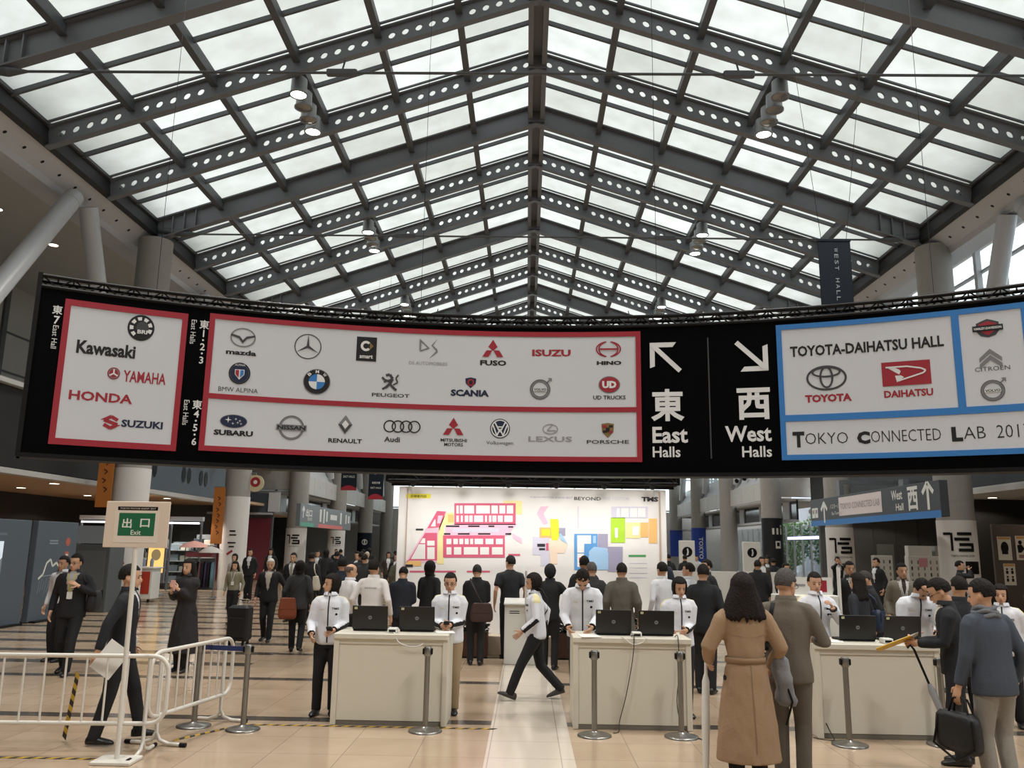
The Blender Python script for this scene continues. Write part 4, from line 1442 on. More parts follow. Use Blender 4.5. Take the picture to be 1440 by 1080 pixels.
def scanner(x, y, z, label):
    t = thing('card_reader', label, 'card reader', (x, y, z), 0, 'small card readers on the counters')
    MB().box((0, 0, .025), (.10, .12, .05), b=.006).build('body', M_WHITE, t)
    MB().box((0, -.061, .022), (.07, .004, .022)).build('slot', M_BLACK, t)
    return t


scanner(-1.42, 9.20, .919, 'small white card reader between two laptops by the staff woman in glasses')
scanner(1.185, 9.22, .919, 'small white card reader between the laptops near the bob-haired staff woman')
scanner(3.745, 9.02, .919, 'small white card reader between the laptops near the bowing man')


def cable(name, label, pts, r, m, cat='cable', group=None):
    """Smooth cord through points (Catmull-Rom)."""
    P = [Vector(p) for p in pts]
    out = []
    for i in range(len(P) - 1):
        p0, p1, p2, p3 = P[max(i - 1, 0)], P[i], P[i + 1], P[min(i + 2, len(P) - 1)]
        for k in range(8):
            t = k / 8
            out.append(.5 * ((2 * p1) + (p2 - p0) * t + (2 * p0 - 5 * p1 + 4 * p2 - p3) * t * t + (3 * p1 - p0 - 3 * p2 + p3) * t ** 3))
    out.append(P[-1])
    return tag(MB().path(out, r, 6).build(name, m), label, cat, group)


M_CORD = mat('black cord', '#151515', .6)
cable('cable', 'white cable looping over the front edge of a counter below a card reader', [(-1.40, 9.14, .925), (-1.38, 9.06, .92), (-1.33, 9.035, .84), (-1.22, 9.03, .80), (-1.12, 9.03, .805), (-1.07, 9.035, .83)], .006, M_WHITE)
cable('cable', 'thin dark cord hanging from the counter of the staff member looking down', [(1.13, 9.25, .925), (1.14, 9.07, .925), (1.12, 9.06, .7), (1.05, 9.06, .35), (.98, 9.05, .1), (.96, 8.98, .008), (.90, 8.92, .008)], .005, M_CORD)
cable('cable', 'pale cable looping at the edge of the counter below two laptops', [(1.02, 9.16, .925), (1.03, 9.06, .92), (1.12, 9.055, .86), (1.22, 9.055, .875), (1.26, 9.06, .922), (1.27, 9.15, .925)], .005, M_WHITE)
cable('cable', 'thin dark cord hanging by the bob-haired staff woman at the counter end', [(1.60, 9.25, .925), (1.60, 9.07, .925), (1.60, 9.05, .6), (1.57, 9.04, .3), (1.60, 9.0, .1), (1.68, 8.92, .008), (1.75, 8.7, .008)], .005, M_CORD)
cable('cable', 'thin dark cord hanging down the side of the counter near the suited grey-haired man', [(3.10, 9.1, .925), (2.99, 9.15, .925), (2.985, 9.15, .6), (3.0, 9.0, .3), (3.05, 8.87, .1), (3.06, 8.78, .008), (2.9, 8.9, .008)], .005, M_CORD)


def paper(x, y, z, w, d, rz, label, col='#e2e0dc'):
    o = MB().box((0, 0, .002), (w, d, .004)).build('paper_sheet', mat('paper ' + col, col, .7), None, (x, y, z), rz)
    return tag(o, label, 'paper')


paper(.68, 9.2, .919, .21, .28, .1, 'white sheets lying on the counter under the hands of the staff member looking down')
paper(3.22, 9.12, .919, .22, .28, -.3, 'white sheets on the counter end before the staff woman touching her chin')
paper(-.87, 9.3, .919, .2, .2, .2, 'white sheet on the counter before the staff woman in glasses')


# ================================================================== STANCHIONS, BARRIERS, EXIT SIGN
def stanchion(x, y, label, h=.82):
    t = thing('stanchion', label, 'stanchion', (x, y, 0), 0, 'steel belt stanchions')
    MB().lathe([(.17, 0), (.17, .012), (.15, .02), (.05, .035), (.032, .05)], n=28).build('base', M_CHROME, t)
    MB().tube((0, 0, .04), (0, 0, h - .08), .028, .028, 16).build('post', M_CHROME, t)
    MB().lathe([(.036, h - .09), (.04, h - .08), (.04, h - .01), (.034, h)], n=20).build('head', M_CHROME, t)
    for s in (-1, 1):
        MB().box((s * .042, 0, h - .045), (.02, .045, .06), b=.004).build('belt_slot', M_BLACK, t)
    return t


stanchion(-3.36, 8.87, 'steel stanchion beside the white barrier, one end of the blue belt')
stanchion(-2.82, 8.76, 'steel stanchion under the wheeled suitcase, other end of the blue belt')
stanchion(-1.0, 8.85, 'steel stanchion in front of the counter of the staff woman in glasses')
stanchion(.70, 8.80, 'steel stanchion before the counter where a staff member looks down')
stanchion(1.57, 8.82, 'steel stanchion at the counter end by the woman in a beige trench coat')
stanchion(3.16, 8.62, 'steel stanchion before the counter next to the suited grey-haired man')
stanchion(4.12, 8.70, 'steel stanchion half hidden behind the man with the yellow envelope')
d = Vector((-2.82 + 3.36, 8.76 - 8.87, 0))
o = MB().box((0, 0, 0), (d.length - .09, .004, .048)).build('barrier_belt', mat('blue belt webbing', '#1f2c5e', .7), None, ((-3.36 - 2.82) / 2, (8.87 + 8.76) / 2, .775), atan2(d.y, d.x))
tag(o, 'blue belt stretched between two steel stanchions', 'belt')

M_BARW = mat('white powder coated tube', '#d4cfc6', .4)


def barrier(pa, pb, label, n, h=.83):
    """Welded tube crowd barrier from pa to pb with rounded corners, upright bars and feet."""
    pa, pb = Vector(pa), Vector(pb)
    d = pb - pa
    L = d.length
    t = thing('crowd_barrier', label, 'barrier', ((pa.x + pb.x) / 2, (pa.y + pb.y) / 2, 0), atan2(d.y, d.x), 'white tube crowd barriers')
    x, r, z0, z1 = L / 2, .14, .26, h
    pts = []
    for cx, cz, a in ((x - r, z1 - r, 0), (-x + r, z1 - r, 90), (-x + r, z0 + r, 180), (x - r, z0 + r, 270)):
        for k in range(7):
            q = radians(a + 15 * k)
            pts.append((cx + r * cos(q), 0, cz + r * sin(q)))
    MB().path(pts, .019, 10, closed=True).build('frame', M_BARW, t)
    for k in range(n):
        xx = -x + L * (k + 1) / (n + 1)
        MB().tube((xx, 0, z0), (xx, 0, z1), .010, .010, 8).build('bar', M_BARW, t)
    for s in (-1, 1):
        ft = MB().path([(s * (x - .17), 0, z1 - .02), (s * (x - .17), 0, .12), (s * (x - .17), -.04, .05), (s * (x - .17), -.13, .022), (s * (x - .17), -.30, .02)], .017, 8)
        ft.path([(s * (x - .17), 0, .12), (s * (x - .17), .04, .05), (s * (x - .17), .13, .022), (s * (x - .17), .30, .02)], .017, 8)
        o = ft.build('foot', M_BARW, t)
        for e in (-1, 1):
            MB().tube((s * (x - .17), e * .25, .02), (s * (x - .17), e * .31, .02), .02, .02, 8).build('rubber_cap', M_BLACK, o)
    return t


barrier((-5.35, 7.58, 0), (-3.18, 7.70, 0), 'white tube crowd barrier where the security man rests his hand', 11)
barrier((-3.42, 7.88, 0), (-3.16, 9.3, 0), 'white tube crowd barrier running back from the exit sign to the stanchion', 9)

# exit sign on a slim pole
ex = thing('exit_sign', 'white exit sign board with a green panel on a tall slim white pole', 'sign', (-3.47, 7.42, 0))
MB().tube((.02, .02, .03), (0, .02, 1.85), .021, .021, 12).build('pole', M_BARW, ex)
MB().box((.02, .02, .015), (.34, .26, .03), b=.006).build('base', M_BARW, ex)
MB().box((0, 0, 1.985), (.575, .012, .405), b=.004).build('board', mat('cream sign board', '#d6c5b5', .5), ex)
fl = Flat().rect(0, 1.975, .40, .30, 3).rect(0, 2.125, .36, .032, 1, 1).rect(0, 1.985, .325, .20, 0, 1)
fl.text('TOKYO MOTOR SHOW 2017', 0, 2.125, .32, .014, 3, 2)
fl.text('出', -.085, 1.995, .085, .085, 2, 2, .02).text('口', .075, 1.998, .085, .075, 2, 2, .02).text('Exit', 0, 1.915, .09, .042, 2, 2, .01)
fl.build('print', [mat('exit green', '#15603f', .5), M_BLACK, mat('pale print on green', '#d9ddd4', .5), mat('inner sheet', '#d9cdc0', .5)], lambda u, v, l: (u, -.006 - l, v), ex, .002, .001)

# hazard tape on the floor and a loose end
def hazard(name, label, a, b, n):
    a, b = Vector(a), Vector(b)
    mb = MB()
    d = (b - a)
    t = d.normalized()
    s = Vector((-t.y, t.x, 0)) * .024
    if abs(t.z) > .5:
        s = Vector((.02, 0, 0))
    for k in range(n):
        p, q = a + d * (k / n), a + d * ((k + 1) / n)
        sh = t * .02
        up = Vector((0, 0, .003)) if abs(t.z) < .5 else Vector((0, .003, 0))
        mb.add([p - s - sh, q - s - sh, q + s + sh, p + s + sh, p - s - sh + up, q - s - sh + up, q + s + sh + up, p + s + sh + up],
               [(0, 1, 2, 3), (4, 5, 6, 7), (0, 1, 5, 4), (2, 3, 7, 6)], k % 2)
    return tag(mb.build(name, [mat('tape yellow', '#b8952f', .6), mat('tape black', '#2a2622', .6)]), label, 'tape')


hazard('hazard_tape', 'yellow and black floor tape running below the white barrier', (-6.4, 7.50, .001), (-3.55, 7.52, .001), 44)
hazard('hazard_tape', 'yellow and black floor tape by the feet of the receding barrier', (-3.3, 8.25, .001), (-2.9, 9.0, .001), 14)
hazard('hazard_tape', 'yellow and black floor tape from the counter to the centre', (-2.9, 9.0, .001), (-.3, 9.02, .001), 40)
hazard('hazard_tape', 'loose strip of yellow and black tape hanging behind the barrier', (-4.18, 8.05, .62), (-4.28, 8.12, .03), 12)

# kiosk before the board
k = thing('information_podium', 'white lectern-like podium with a slim pole standing before the map board', 'podium', (-.03, 13.75, 0))
MB().box((0, .2, .46), (.62, .42, .92), b=.01).build('body', M_WHITE, k)
MB().prism([(-.06, .92), (.46, .92), (.46, 1.0), (-.06, .94)], -.32, .32, 0, 'x').build('top', M_WHITE, k)
MB().box((0, .2, .03), (.5, .36, .06)).build('base', M_BLACK, k)
Flat().text('TMS', .12, .80, .14, .05, 0, 0, .04).rect(-.15, .82, .16, .012, 0).rect(-.15, .79, .16, .012, 0).build('print', M_BLACK, lambda u, v, l: (u, -.01 - l, v), k, .002)
MB().tube((.03, .1, .9), (.03, .1, 1.45), .02, .02, 10).build('pole', M_WHITE, k)
# planters along the board
M_LEAF = mat('dark foliage', '#26331c', .7, vary=.3, scale=40)
M_YFL = mat('yellow petals', '#d8c51e', .6)
for i, (x, w) in enumerate(((-1.75, .9), (-.86, .45), (.85, .7), (1.75, .7))):
    t = thing('planter', ('brown planter of yellow flowers, %s along the foot of the map board') % ORD[i], 'planter', (x, 14.6, 0), 0, 'planters of yellow flowers')
    MB().prism([(-.15, 0.02), (.15, 0.02), (.18, .42), (-.18, .42)], -w / 2, w / 2, 0, 'x').build('box', mat('brown planter', '#4c2f25', .6), t)
    lf, fl_ = MB(), MB()
    for q in range(int(420 * w)):
        px, py, pz = random.uniform(-w / 2, w / 2), random.uniform(-.17, .17), random.uniform(.38, .70)
        a, b = random.uniform(0, 2 * pi), random.uniform(-.6, .6)
        R = Matrix.Rotation(a, 3, 'Z') @ Matrix.Rotation(b, 3, 'X')
        lf.add([Vector((px, py, pz)) + R @ Vector(v) for v in ((0, -.07, 0), (.035, 0, .01), (0, .07, 0), (-.035, 0, .01))], [(0, 1, 2, 3)])
    for q in range(int(70 * w)):
        px, py, pz = random.uniform(-w / 2, w / 2), random.uniform(-.18, .12), random.uniform(.66, .76)
        fl_.ball((px, py, pz), (.03, .03, .02), 6, 4)
    tag(lf.build('foliage', M_LEAF, t), None, None, kind='stuff')
    tag(fl_.build('blossoms', M_YFL, t), None, None, kind='stuff')

# ================================================================== COLUMN WRAPS AND BANNERS, HANGING SIGNS
def on_col(cx, y, r):
    def fn(u, v, l):
        a = u / r
        return (cx + (r + l) * sin(a), y - (r + l) * cos(a), v)
    return fn


def wrap(cx, y, z0, z1, label, deco=None, m=None, n=36):
    t = thing('column_wrap', label, 'column wrap', (0, 0, 0))
    mb = MB()
    mb.lathe([(.515, z0), (.515, z1)], (cx, y, 0), n)
    mb.build('sheet', m or M_WHITEWRAP, t)
    if deco:
        fl, mats, name = deco
        fl.build(name, mats, on_col(cx, y, .517), t, .012, .003)
    return t


def tms(u, z, s):
    """The striped monogram: an upright stroke and a stepped S of dark bars."""
    fl = Flat(6)
    fl.rect(u - .42 * s, z, .10 * s, .8 * s, 0).rect(u - .62 * s, z + .36 * s, .34 * s, .12 * s, 0)
    for k, (dx, w) in enumerate(((.12, .62), (.0, .62), (.18, .62), (.16, .66))):
        fl.rect(u + dx * s, z + (.36 - .24 * k) * s, w * s, .14 * s, 0, 1)
    fl.rect(u + .42 * s, z - .24 * s, .14 * s, .2 * s, 0, 2)
    fl.text('TOKYO MOTOR SHOW', u, z - .62 * s, 1.0 * s, .10 * s, 0, 0)
    return fl


PK = [M_BLACK, M_RED, M_WHITE]
wrap(CR, 24.2, 0.0, 2.75, 'white wrap with dark striped letters on the column beside the poster wall', (tms(-.12, 2.15, .62).rect(.12, 1.45, .42, .34, 0), PK, 'print'))
wrap(CR, 33.2, 0.0, 2.75, 'white wrap with dark striped letters on the column behind the blue-edged sign', (tms(-.05, 2.05, .7), PK, 'print'))
wrap(CL, 24.2, 0.0, 3.9, 'white wrap on the column behind the exit sign', (Flat(6).rect(.1, 1.8, .3, .06, 0).rect(.1, 1.2, .3, .06, 1), PK, 'print'))
wrap(CL, 33.2, 0.0, 3.6, 'white wrap with small red and black text on the column by the clothes rack', (Flat(6).rect(.1, 2.25, .22, .06, 0).rect(.12, 2.1, .26, .05, 0).rect(.1, 1.8, .3, .05, 0).rect(.1, 1.65, .2, .05, 0).line([(-.05, 1.35), (.15, 1.5)], .08, 1), PK, 'print'))
wrap(CL, 42.2, 0.0, 2.55, 'white wrap with dark monogram on the third shop-side column', (tms(.05, 2.0, .55), PK, 'print'))
wrap(CL, 51.2, 0.0, 2.6, 'white wrap with faint monogram on the fourth shop-side column', (tms(.15, 2.0, .5), PK, 'print'))
wrap(CL, 69.0 - 8.8, 1.1, 2.6, 'dark wrap with pale emblem on the fifth shop-side column', (Flat(6).ring(.1, 1.95, .2, .2, .06, 2).rect(.1, 1.95, .1, .3, 2), PK, 'print'), M_NAVY)
wrap(CR, 42.2, 0.0, 3.4, 'tall black wrap with white pictograms on the third window-side column', (Flat(6).rect(-.1, 2.75, .10, .3, 2).rect(.1, 2.75, .10, .3, 2).disc(.3, 3.0, .05, .07, 2).rect(.3, 2.75, .10, .3, 2).rect(.12, 2.1, .26, .36, 2).rect(.12, 2.12, .14, .18, 0, 1), PK, 'print'), mat('black wrap', '#11141b', .5))
MBLUE = mat('royal blue wrap', '#1f3f9c', .5)
for y, nm in ((60.2, 'nearer'), (69.0, 'farther')):
    if y > 66:
        continue
wrap(CR, 60.2, 0.4, 3.3, 'royal blue wrap with pale lettering on a far window-side column', (Flat().text('TOKYO', .05, 1.9, 1.5, .3, 2, 0, .02, -pi / 2), PK, 'lettering'), MBLUE)
wrap(CR, 69.2, 1.2, 3.3, 'plain royal blue wrap on the farthest window-side column', None, MBLUE)
for (cx, y, z0, z1, lb) in ((CL, 24.2, 2.75, 5.3, 'orange vertical banner with brown script on the column above the exit sign'), (CL, 33.2, 1.75, 3.95, 'orange vertical banner with brown script on the column by the clothes rack')):
    t = thing('column_banner', lb, 'banner', (cx - .50, y - .56, 0))
    MB().box((0, 0, (z0 + z1) / 2), (.44, .03, z1 - z0)).build('cloth', M_ORANGE, t)
    fl = Flat()
    h = z1 - z0
    for q, (dx, dz) in enumerate(((0, .3), (.04, .2), (-.03, .1), (.02, 0), (.0, -.1), (-.03, -.2), (.03, -.3))):
        fl.line([(dx - .06, z0 + h / 2 + dz * h + .06), (dx + .05, z0 + h / 2 + dz * h), (dx - .03, z0 + h / 2 + dz * h - .08)], .04, 0, q)
    fl.build('lettering', mat('brown script', '#5d3015', .6), lambda u, v, l: (u, -.016 - l, v), t, .002, .0005)
    MB().tube((-.24, 0, z1), (.26, 0, z1), .02, .02, 8).tube((.2, 0, z1), (.2, .12, z1), .015, .015, 6).build('rail', M_STEEL, t)

# blue edged direction sign along the right columns
ds = thing('direction_sign', 'grey direction sign with a blue lower band pointing to the west hall and bus stop', 'sign', (10.85, 26.9, 0), pi / 2)
# local x runs along the hall (towards -Y at +x after turning), face looks to the hall centre
L_ = 10.0
MB().box((0, 0, 3.24), (L_, .22, .95), b=.01).build('body', mat('grey sign body', '#3e4146', .5), ds)


def on_ds(u, v, l):
    return (u, .11 + l, v)


fl = Flat().rect(0, 2.84, L_, .19, 1).rect(.35, 3.34, -3.5, .62, 2, 1)
fl.build('band_and_panel', [M_WHITE, M_BLUE, mat('pale insert panel', '#d8cccb', .5)], on_ds, ds, .003, .002)
fl = Flat()


def up_arrow(fl, u, z, h, w):
    fl.rect(u, z, -.13, h, 0).line([(u - w / 2, z + h * .12), (u, z + h / 2), (u + w / 2, z + h * .12)], .13, 0, 1)


up_arrow(fl, -4.35, 3.33, .72, .62)
fl.text('西', -3.45, 3.32, -.62, .66, 0, 0, .03).text('West', -2.45, 3.47, -.72, .28, 0, 0, .02).text('Hall', -2.6, 3.12, -.5, .2, 0, 0, .02)
fl.text('TOKYO CONNECTED LAB', .35, 3.34, -3.2, .2, 1, 2)
up_arrow(fl, 3.55, 3.20, .72, .62)
fl.rect(4.35, 3.22, -.3, .36, 0).rect(4.68, 3.22, -.3, .36, 0).rect(4.35, 3.26, -.16, .14, 1, 1).rect(4.68, 3.26, -.16, .14, 1, 1)
fl.text('バスターミナル', 2.35, 3.38, -1.2, .16, 0).text('Bus Terminal', 2.35, 3.14, -.9, .11, 0)
fl.build('lettering', [M_WHITE, mat('rose grey lettering', '#8c7d80', .5)], on_ds, ds, .005, .002)
MB().box((-2.7, -.36, 3.5), (.16, .56, .16)).box((-2.7, 0, 3.75), (.3, .16, .3)).build('bracket', M_STEEL, ds)
MB().box((2.2, -1.6, 4.2), (.16, 3.2, .14)).box((2.2, 0, 3.95), (.3, .16, .6)).build('bracket', M_STEEL, ds)

# green and red banded direction sign by the left columns
dl = thing('direction_sign', 'long grey hanging sign with green and red lower bands by the shop-side columns', 'sign', (-10.2, 42.6, 0), -pi / 2)
MB().box((0, 0, 3.07), (10.8, .2, 1.0), b=.01).build('body', mat('mid grey sign body', '#6b7276', .5), dl)
fl = Flat().rect(-4.1, 2.66, 2.3, .18, 1).rect(.6, 2.66, 5.4, .18, 2)
up_arrow(fl, -4.9, 3.2, .5, .4)
fl.text('出口', -3.9, 3.20, 1.1, .34, 0, 0, .03).text('Exit', -3.7, 2.95, .8, .18, 0)
for u, w, h in ((-1.7, .35, .6), (-1.0, .28, .7), (-.4, .3, .5), (1.1, 1.5, .26), (2.8, .4, .6), (4.1, .3, .5), (4.8, .4, .4)):
    fl.rect(u, 3.15, w, h, 0)
fl.build('print', [M_WHITE, mat('teal band', '#4f9c84', .5), mat('salmon band', '#cc6a66', .5)], lambda u, v, l: (-u, .1 + l, v), dl, .003, .002)
MB().box((.4, -.5, 3.3), (.2, .86, .2)).build('bracket', M_STEEL, dl)
# (the face must look to the hall centre)
dl.rotation_euler = (0, 0, -pi / 2)

# two dark hanging banners with a red arc at the foot
for i, (x, y, w, h, zb, lb) in enumerate(((-7.79, 36.2, .68, 1.35, 4.11, 'dark hanging banner with a red arc, smaller of two, by the grey banded sign'), (-6.05, 33.2, .59, 1.5, 3.58, 'dark hanging banner with a white arrow and red arc beside the map board'))):
    t = thing('hanging_banner', lb, 'banner', (x, y, 0))
    MB().box((0, 0, zb + h / 2), (w, .03, h)).build('cloth', M_NAVY, t)
    fl = Flat()
    fl.poly([(-w / 2, zb)] + [(-w / 2 + w * k / 12, zb + .10 + .12 * sin(pi * k / 12)) for k in range(13)] + [(w / 2, zb)], 1)
    if i:
        fl.line([(.2, zb + 1.15), (-.18, zb + 1.15)], .06, 0).line([(-.02, zb + 1.3), (-.18, zb + 1.15), (-.02, zb + 1.0)], .06, 0, 1)
        fl.text('東展示棟', 0, zb + .66, .32, .09, 0).text('EAST HALLS', 0, zb + .46, .42, .07, 0)
    else:
        fl.text('東展示棟', 0, zb + .85, .4, .12, 0).text('EAST HALLS', 0, zb + .6, .5, .1, 0)
    fl.build('print', [M_WHITE, M_RED], lambda u, v, l: (u, -.015 - l, v), t, .003, .002)
    for s in (-1, 1):
        MB().tube((s * w * .4, 0, zb + h), (s * w * .4, 0, rz_at(x + s * w * .4) - .1), .005, .005, 6).build('hanging_wire', M_BLACK, t)
# ================================================================== PEOPLE
def solve_ik(a, b, l1, l2, pole):
    a, b, pole = Vector(a), Vector(b), Vector(pole)
    d = b - a
    L = min(d.length, (l1 + l2) * .998)
    b2 = a + d.normalized() * L
    x = (l1 * l1 - l2 * l2 + L * L) / (2 * L)
    h = sqrt(max(l1 * l1 - x * x, 1e-6))
    n = d.normalized()
    p = pole - n * pole.dot(n)
    p = p.normalized() if p.length > 1e-5 else n.orthogonal().normalized()
    return a + n * x + p * h, b2


def rings_to(mb, rings, mi=0, n=16):
    """Loft: rings of (centre, u axis, v axis, ru, rv)."""
    vs = []
    for c, u, v, ru, rv in rings:
        vs += [c + u * (ru * cos(2 * pi * i / n)) + v * (rv * sin(2 * pi * i / n)) for i in range(n)]
    fs = []
    for k in range(len(rings) - 1):
        for i in range(n):
            j = (i + 1) % n
            fs.append((k * n + i, k * n + j, (k + 1) * n + j, (k + 1) * n + i))
    m = len(rings)
    fs.append(tuple(range(n - 1, -1, -1)))
    fs.append(tuple(range((m - 1) * n, m * n)))
    mb.add(vs, fs, mi, True)


X_, Y_, Z_ = Vector((1, 0, 0)), Vector((0, 1, 0)), Vector((0, 0, 1))
PENDING = []      # (raw object, callback) baked together after all bodies are laid out


def raw_remesh(mb, voxel, smooth, cb):
    me = bpy.data.meshes.new('cloth_form')
    me.from_pydata(mb.v, [], mb.f)
    o = bpy.data.objects.new('cloth_form', me)
    COL.objects.link(o)
    r = o.modifiers.new('r', 'REMESH')
    r.mode = 'VOXEL'
    r.voxel_size = voxel
    r.use_smooth_shade = True
    s = o.modifiers.new('s', 'SMOOTH')
    s.factor = .5
    s.iterations = smooth
    PENDING.append((o, cb))


def bake_all():
    dg = bpy.context.evaluated_depsgraph_get()
    got = []
    for o, cb in PENDING:
        me = bpy.data.meshes.new_from_object(o.evaluated_get(dg))
        got.append((me, cb))
    for o, cb in PENDING:
        m = o.data
        bpy.data.objects.remove(o)
        bpy.data.meshes.remove(m)
    for me, cb in got:
        vs = [v.co.copy() for v in me.vertices]
        fs = [tuple(p.vertices) for p in me.polygons]
        bpy.data.meshes.remove(me)
        cb(vs, fs)
    PENDING.clear()


def folds(vs, amp, seed, sc=9.0):
    """Cloth wrinkles: a drawn-out noise pushes the surface a few millimetres."""
    out = []
    for v in vs:
        q = Vector((v.x * sc * 1.3, v.y * sc * 1.3, v.z * sc * .55)) + Vector((seed * 3.1, seed * 1.7, seed))
        a = noise.noise(q) + .5 * noise.noise(q * 2.3)
        r = Vector((v.x, v.y, 0))
        r = r.normalized() if r.length > 1e-4 else X_
        out.append(v + r * (a * amp))
    return out


SKIN = mat('skin', '#c79a7c', .55, vary=.05, scale=20)
M_EYE = mat('dark eye', '#1a1311', .3)
M_LIP = mat('lip', '#a0665a', .5)
M_BROW = mat('brow', '#231a17', .8)
M_SHOE = mat('black leather', '#141313', .35)
CLOTH = {}


def cloth(col, rough=.85):
    return mat('cloth ' + col, col, rough, vary=.06, scale=60, bump=.15)


def hair_m(col):
    return mat('hair ' + col, col, .75, vary=.35, scale=70, bump=.6, spec=.25)


HEADP = [(0.0, .026, .080, .025), (.012, .042, .091, -.005), (.035, .055, .096, -.040), (.065, .064, .094, -.066), (.10, .070, .087, -.088), (.13, .073, .092, -.098),
         (.16, .073, .088, -.100), (.19, .062, .070, -.088), (.212, .038, .036, -.058), (.224, .010, .002, -.025)]


def person(label, x, y, face, h=1.65, top='suit', tc='#1b1c22', pc='#18181c', hair='short', hc='#17120f', lean=4, head=(0, 0), lf=(.02, 0, 0), rf=(-.02, 0, 0), lh=None, rh=None,
           le=None, re=None, shirt='#d8d8da', tie=None, det=1, wide=1.0, glasses=False, lanyard=None, shoes='#141313', zipc=None, trim=None, curl=.5, drop=0.0, skirt=False, badge=None, group=None, skin=None, hairw=.8):
    """A clothed figure. face: 0 looks down the hall, 180 at the viewer, 90 to the shops, 270 to the windows.
    lf/rf: foot forward, sideways, heel lift; lh/rh: wrist points (right, forward, up) for a 1.7 m body; le/re: elbow poles."""
    s = h / 1.7
    vox = {0: .030, 1: .020, 2: .0135}[det]
    seed = (x * 7.3 + y * 3.1) % 50
    hip = .93 - drop
    la = radians(lean)

    def W(p):
        p = Vector(p)
        if p.z > hip - .05:
            t = min(1, max(0, (p.z - hip + .05) / .35))
            t = t * t * (3 - 2 * t)
            a = la * t
            dz = p.z - hip
            p = Vector((p.x, p.y * cos(a) + dz * sin(a), hip + dz * cos(a) - p.y * sin(a)))
        return p - Vector((0, 0, 0))

    S = lambda p: Vector(p) * s
    Zd = lambda z: z - drop

    # ---- skeleton
    legs = {}
    for sd, f in ((-1, lf), (1, rf)):
        hp = Vector((sd * .088, 0, .88 - drop))
        an = Vector((sd * (.085 + f[1]), f[0], .085 + f[2]))
        kn, an = solve_ik(hp, an, .402, .400, (sd * .06, 1, 0))
        legs[sd] = (hp, kn, an, f)
    arms = {}
    for sd, wp, ep in ((-1, lh, le), (1, rh, re)):
        sh = W((sd * .162 * wide, -.008, Zd(1.368)))
        if wp is None:
            wp = W((sd * .235 * wide, .03, Zd(.885)))
            wp.y += .03
        w = Vector(wp)
        pole = Vector(ep) if ep else Vector((sd * .5, -1, -.2))
        el, w = solve_ik(sh, w, .275, .25, pole)
        arms[sd] = (sh, el, w)

    # ---- head transform
    hy, hpitch = radians(head[0]), radians(head[1])
    piv = Vector((0, -.012, Zd(1.475)))
    RH = Matrix.Rotation(hy, 3, 'Z') @ Matrix.Rotation(-hpitch, 3, 'X')

    def H(p):
        """head coordinates: z from the chin up"""
        return W(piv + RH @ Vector((p[0], p[1], p[2] + .0)))

    # ---- body (one continuous skin)
    mb = MB()
    tr = [(.84, .150, .100), (.93, .150, .105), (1.05, .128, .088), (1.20, .140, .100), (1.32, .140, .095), (1.385, .110, .078), (1.43, .068, .060), (1.47, .054, .056), (1.53, .052, .055)]
    rings = []
    for z, rx, ry in tr:
        rings.append((W((0, -.012 if z > 1.42 else 0, Zd(z))), X_, Y_, rx * (wide if z < 1.42 else 1), ry))
    rings_to(mb, rings)
    hr = []
    for z, w, yf, yb in HEADP:
        hr.append((H((0, (yf + yb) / 2, z)), RH @ X_, RH @ Y_, w, (yf - yb) / 2))
    rings_to(mb, hr, 0, 20)
    mb.path([H((0, .088, .112)), H((0, .106, .085)), H((0, .109, .072)), H((0, .092, .062))], [.010, .014, .017, .010], 8)
    for sd in (-1, 1):
        mb.ball(H((sd * .074, -.012, .092)), (.010, .020, .032), 8, 6, M=RH)
        hp, kn, an, f = legs[sd]
        mb.path([hp, hp.lerp(kn, .5), kn, kn.lerp(an, .35), an], [.078, .07, .054, .052, .038], 10)
        sh, el, w = arms[sd]
        mb.path([sh + Vector((-sd * .05, 0, 0)), sh, sh.lerp(el, .5), el, el.lerp(w, .4), w], [.036, .042, .040, .037, .036, .027], 10)
    hands = MB()
    for sd in (-1, 1):
        sh, el, w = arms[sd]
        d = (w - el).normalized()
        # palm faces the body
        n = Vector((-sd * 1, 0, 0)) if abs(d.x) < .8 else Vector((0, -.4, -1))
        n = (n - d * n.dot(d)).normalized()
        u = d.cross(n)
        if u.y < 0 and abs(d.y) < .7 or (abs(d.y) >= .7 and u.z < 0):
            u = -u                                      # thumb side: forward or up
        rings_to(mb, [(w - d * .02, u, n, .026, .022), (w + d * .02, u, n, .032, .018), (w + d * .06, u, n, .041, .016), (w + d * .09, u, n, .040, .013)], 0, 10)
        q = 6 if det else 5
        for k, L in enumerate((.062, .078, .083, .073)):
            p = w + d * .085 + u * ((k - 1.5) * .0195)
            pts, a = [p], 0.0
            for j in range(3):
                a += curl * (.5 if j == 0 else .75)
                p = p + (d * cos(a) + n * sin(a)) * (L * (.45, .32, .23)[j])
                pts.append(p)
            hands.path(pts, [.0092, .0088, .0080, .0058], q)
        t0 = w + d * .028 + u * .030
        hands.path([t0, t0 + (d * .5 + u * .75 + n * .25) * .035, t0 + (d * .95 + u * .75 + n * .5) * .058], [.0125, .0105, .0075], q)

    root = thing('person', label, 'person', (x, y, 0), radians(face), group)
    bpy.data.objects.remove(root)        # replaced by the body mesh, which is the figure itself
    body = bpy.data.objects.new('person', None)
    bpy.data.objects.remove(body)
    holder = {}

    def scale_all(m):
        m.v = [tuple(Vector(v) * s) for v in m.v]
        return m

    me0 = bpy.data.meshes.new('person')
    po = bpy.data.objects.new('person', me0)
    COL.objects.link(po)
    po.location = (x, y, 0)
    po.rotation_euler = (0, 0, radians(face))
    tag(po, label, 'person', group)

